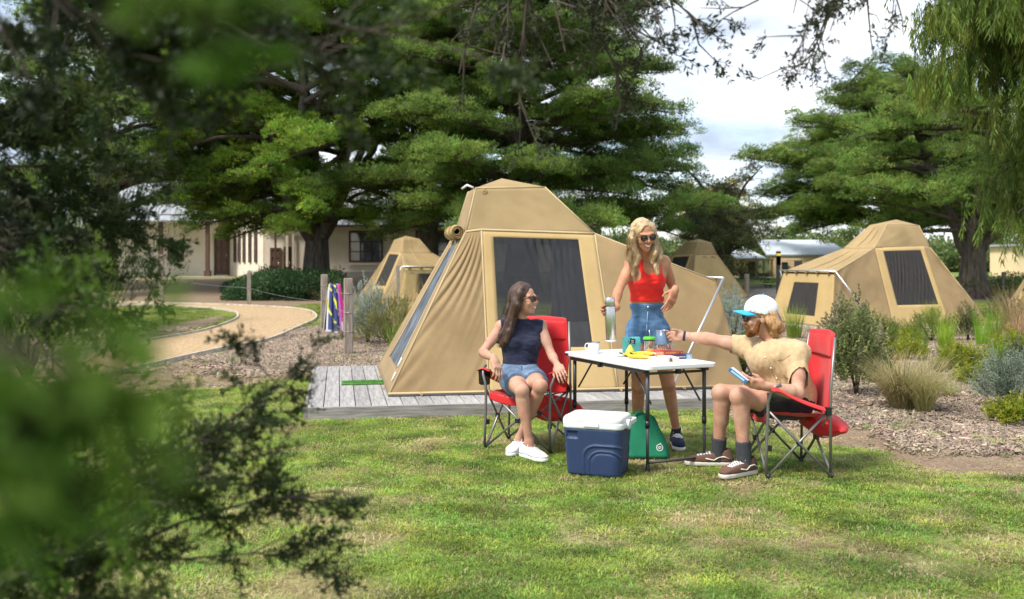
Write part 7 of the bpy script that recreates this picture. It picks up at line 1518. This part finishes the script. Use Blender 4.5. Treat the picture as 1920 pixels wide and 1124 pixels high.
near_branch('sparse dark twigs against the clouds at upper right', o_, [toward(o_, PX(x, y, Y)) for x, y, Y in ((1420, 60, 3.4), (1400, 115, 3.4), (1500, 150, 3.4), (1560, 120, 3.4), (1640, 110, 3.4), (1460, 20, 3.3), (1720, 60, 3.4), (1590, 60, 3.4), (1540, 40, 3.3))], L_fringe, 408, ll=.022, lw=.008, spl=.09, n_leaf=26, dens=8, sub=4, thick=.008, droop=.3, spread=.7)
# ------------------------------------------------------------------ grass, chips, litter
r = np.random.RandomState(77)
def field(n, x0, x1, y0, y1, fn):
    x = r.uniform(x0, x1, n); y = np.sqrt(r.uniform(y0 ** 2, y1 ** 2, n)); k = (np.abs(x) < .56 * y + .5); x, y = x[k], y[k]; w = fn(x, y); k = r.rand(len(x)) < w; x, y = x[k], y[k]; return x, y
def zero_rot(n): return np.stack([np.zeros(n), np.zeros(n), r.uniform(0, 6.28, n)], 1)
def notdeck(x, y):
    q = np.stack([x, y], -1) - D0; u = q @ TU; v = q @ TV; return ~((u > -.03) & (u < DL + .03) & (v > -.04) & (v < DW + .05))
def pathmask(x, y):
    poly = [tuple(q) for q in so_] + [tuple(q) for q in si_[::-1]]; return ~inpoly(x, y, poly)
def lawnw(thr_lo): 
    def f(x, y):
        la, mu, di, ro = zones(x, y); b = bare(x, y); return (la & notdeck(x, y) & pathmask(x, y)) * np.clip(1.0 - b * 1.1, .05, 1)
    return f
def dryw(x, y):
    la, mu, di, ro = zones(x, y); b = bare(x, y); return ((la * np.clip(.20 + b * .6, 0, .75)) + di * .10) * notdeck(x, y) * pathmask(x, y)
G_gr = leafmat('lawn_blade', (.14, .245, .03), (.33, .43, .08), .75, .35, tscale=2.6); G_dr = leafmat('dry_blade', (.32, .25, .12), (.62, .50, .28), .35, .3, tscale=1.6)
V, F = blades(70, .10, .042, .0042, 1.1, 1, .5, 2, lean=1.15); tm = np_mesh('lawn_tuft', V, F); tm.materials.append(G_gr)
x, y = field(34000, -6.5, 6.5, 3.6, 11.5, lawnw(0)); n = len(x); scatter('lawn_grass', tm, np.stack([x, y, np.full(n, -.006)], 1), zero_rot(n), np.stack([r.uniform(.7, 1.3, n), r.uniform(.7, 1.3, n), r.uniform(.4, .9, n)], 1), None, None, 'short green lawn grass in the foreground')
V, F = blades(60, .11, .040, .0038, 1.3, 2, .5, 2, lean=1.4); tm = np_mesh('dry_tuft', V, F); tm.materials.append(G_dr)
x, y = field(30000, -6.5, 6.5, 3.6, 12.5, dryw); n = len(x); scatter('dry_grass', tm, np.stack([x, y, np.full(n, -.006)], 1), zero_rot(n), np.stack([r.uniform(.7, 1.3, n), r.uniform(.7, 1.3, n), r.uniform(.4, .9, n)], 1), None, None, 'straw coloured thatch between the green grass')
V, F = blades(46, .16, .06, .007, .8, 3, .5, 2, lean=.9); tm = np_mesh('far_tuft', V, F); tm.materials.append(leafmat('far_grass', (.15, .2, .035), (.3, .33, .08), .35, .35, tscale=.5))
x, y = field(16000, -16, 18, 11.5, 34, lambda x, y: (zones(x, y)[0] & pathmask(x, y)) * np.clip(1.05 - bare(x, y), .1, 1)); n = len(x); scatter('far_lawn_grass', tm, np.stack([x, y, gz(x, y)], 1), zero_rot(n), r.uniform(.7, 1.4, n), None, None, 'grass of the more distant lawns')
# sparse tufts in the bare ground
V, F = blades(40, .07, .07, .004, .7, 8, .5, 3, lean=.9); tm = np_mesh('tuft', V, F); tm.materials.append(G_gr)
x, y = field(1500, -6, 6, 6.2, 15, lambda x, y: (zones(x, y)[2] | zones(x, y)[1]) * notdeck(x, y) * pathmask(x, y) * (.06 + .5 * (fbm2(x * 1.3, y * 1.3, 88) > .56))); n = len(x); scatter('weed_tufts', tm, np.stack([x, y, np.zeros(n)], 1), zero_rot(n), r.uniform(.5, 1.2, n), None, None, 'small green weeds in the bare ground')
# bark chips
def chips(name, n, R_, L_, seed, m):
    q = np.random.RandomState(seed); V = []; F = []
    for i in range(n):
        a = q.uniform(0, 6.28); rr_ = R_ * math.sqrt(q.rand()); c = np.array([rr_ * math.cos(a), rr_ * math.sin(a), q.uniform(.0, .018)]); ax = unit([q.normal(), q.normal(), q.normal() * .3]); Rm = frame(unit(np.array([0, 0, 1]) + q.normal(size=3) * .3), ax); l, w, h = L_ * q.uniform(.4, 1.3), L_ * q.uniform(.12, .38), L_ * .07; k = len(V)
        for z_ in (-h, h):
            for x_, y_ in ((-l, -w * .7), (l * .9, -w), (l, w * .6), (-l * .8, w)): V.append(c + Rm @ np.array([x_ / 2, y_ / 2, z_]))
        F += [(k + 3, k + 2, k + 1, k), (k + 4, k + 5, k + 6, k + 7), (k, k + 1, k + 5, k + 4), (k + 1, k + 2, k + 6, k + 5), (k + 2, k + 3, k + 7, k + 6), (k + 3, k, k + 4, k + 7)]
    me = np_mesh(name, V, np.array(F), False); me.materials.append(m); return me
chm = M('bark_chip', (.20, .14, .095), .9, var=.45, scale=2.5, col2=(.48, .38, .28), rndv=.5)
for k, (nn, L_) in enumerate(((24, .078), (32, .045))):
    x, y = field(15000, -8, 11.5, 7.2, 21, lambda x, y: (zones(x, y)[1] * .9 + zones(x, y)[2] * .05) * notdeck(x, y) * pathmask(x, y) * ((x > 1.2) | (x < -.9))); n = len(x); scatter('bark_chips', chips('chip_patch', nn, .2, L_, 11 + k, chm), np.stack([x, y, np.full(n, -.004)], 1), zero_rot(n), r.uniform(.8, 1.2, n), None, None, 'coarse bark mulch in the beds' if k == 0 else 'fine bark mulch in the beds')
# twigs and pebbles on earth and lawn
x, y = field(900, -6, 6, 4, 14, lambda x, y: (zones(x, y)[2] * .9 + zones(x, y)[0] * bare(x, y) * .35) * notdeck(x, y)); n = len(x); scatter('litter', chips('litter_patch', 7, .16, .03, 15, M('litter_brown', (.14, .1, .07), .9, var=.5, scale=3, rndv=.5)), np.stack([x, y, np.zeros(n)], 1), zero_rot(n), r.uniform(.7, 1.2, n), None, None, 'dry leaves and twigs scattered on the ground')
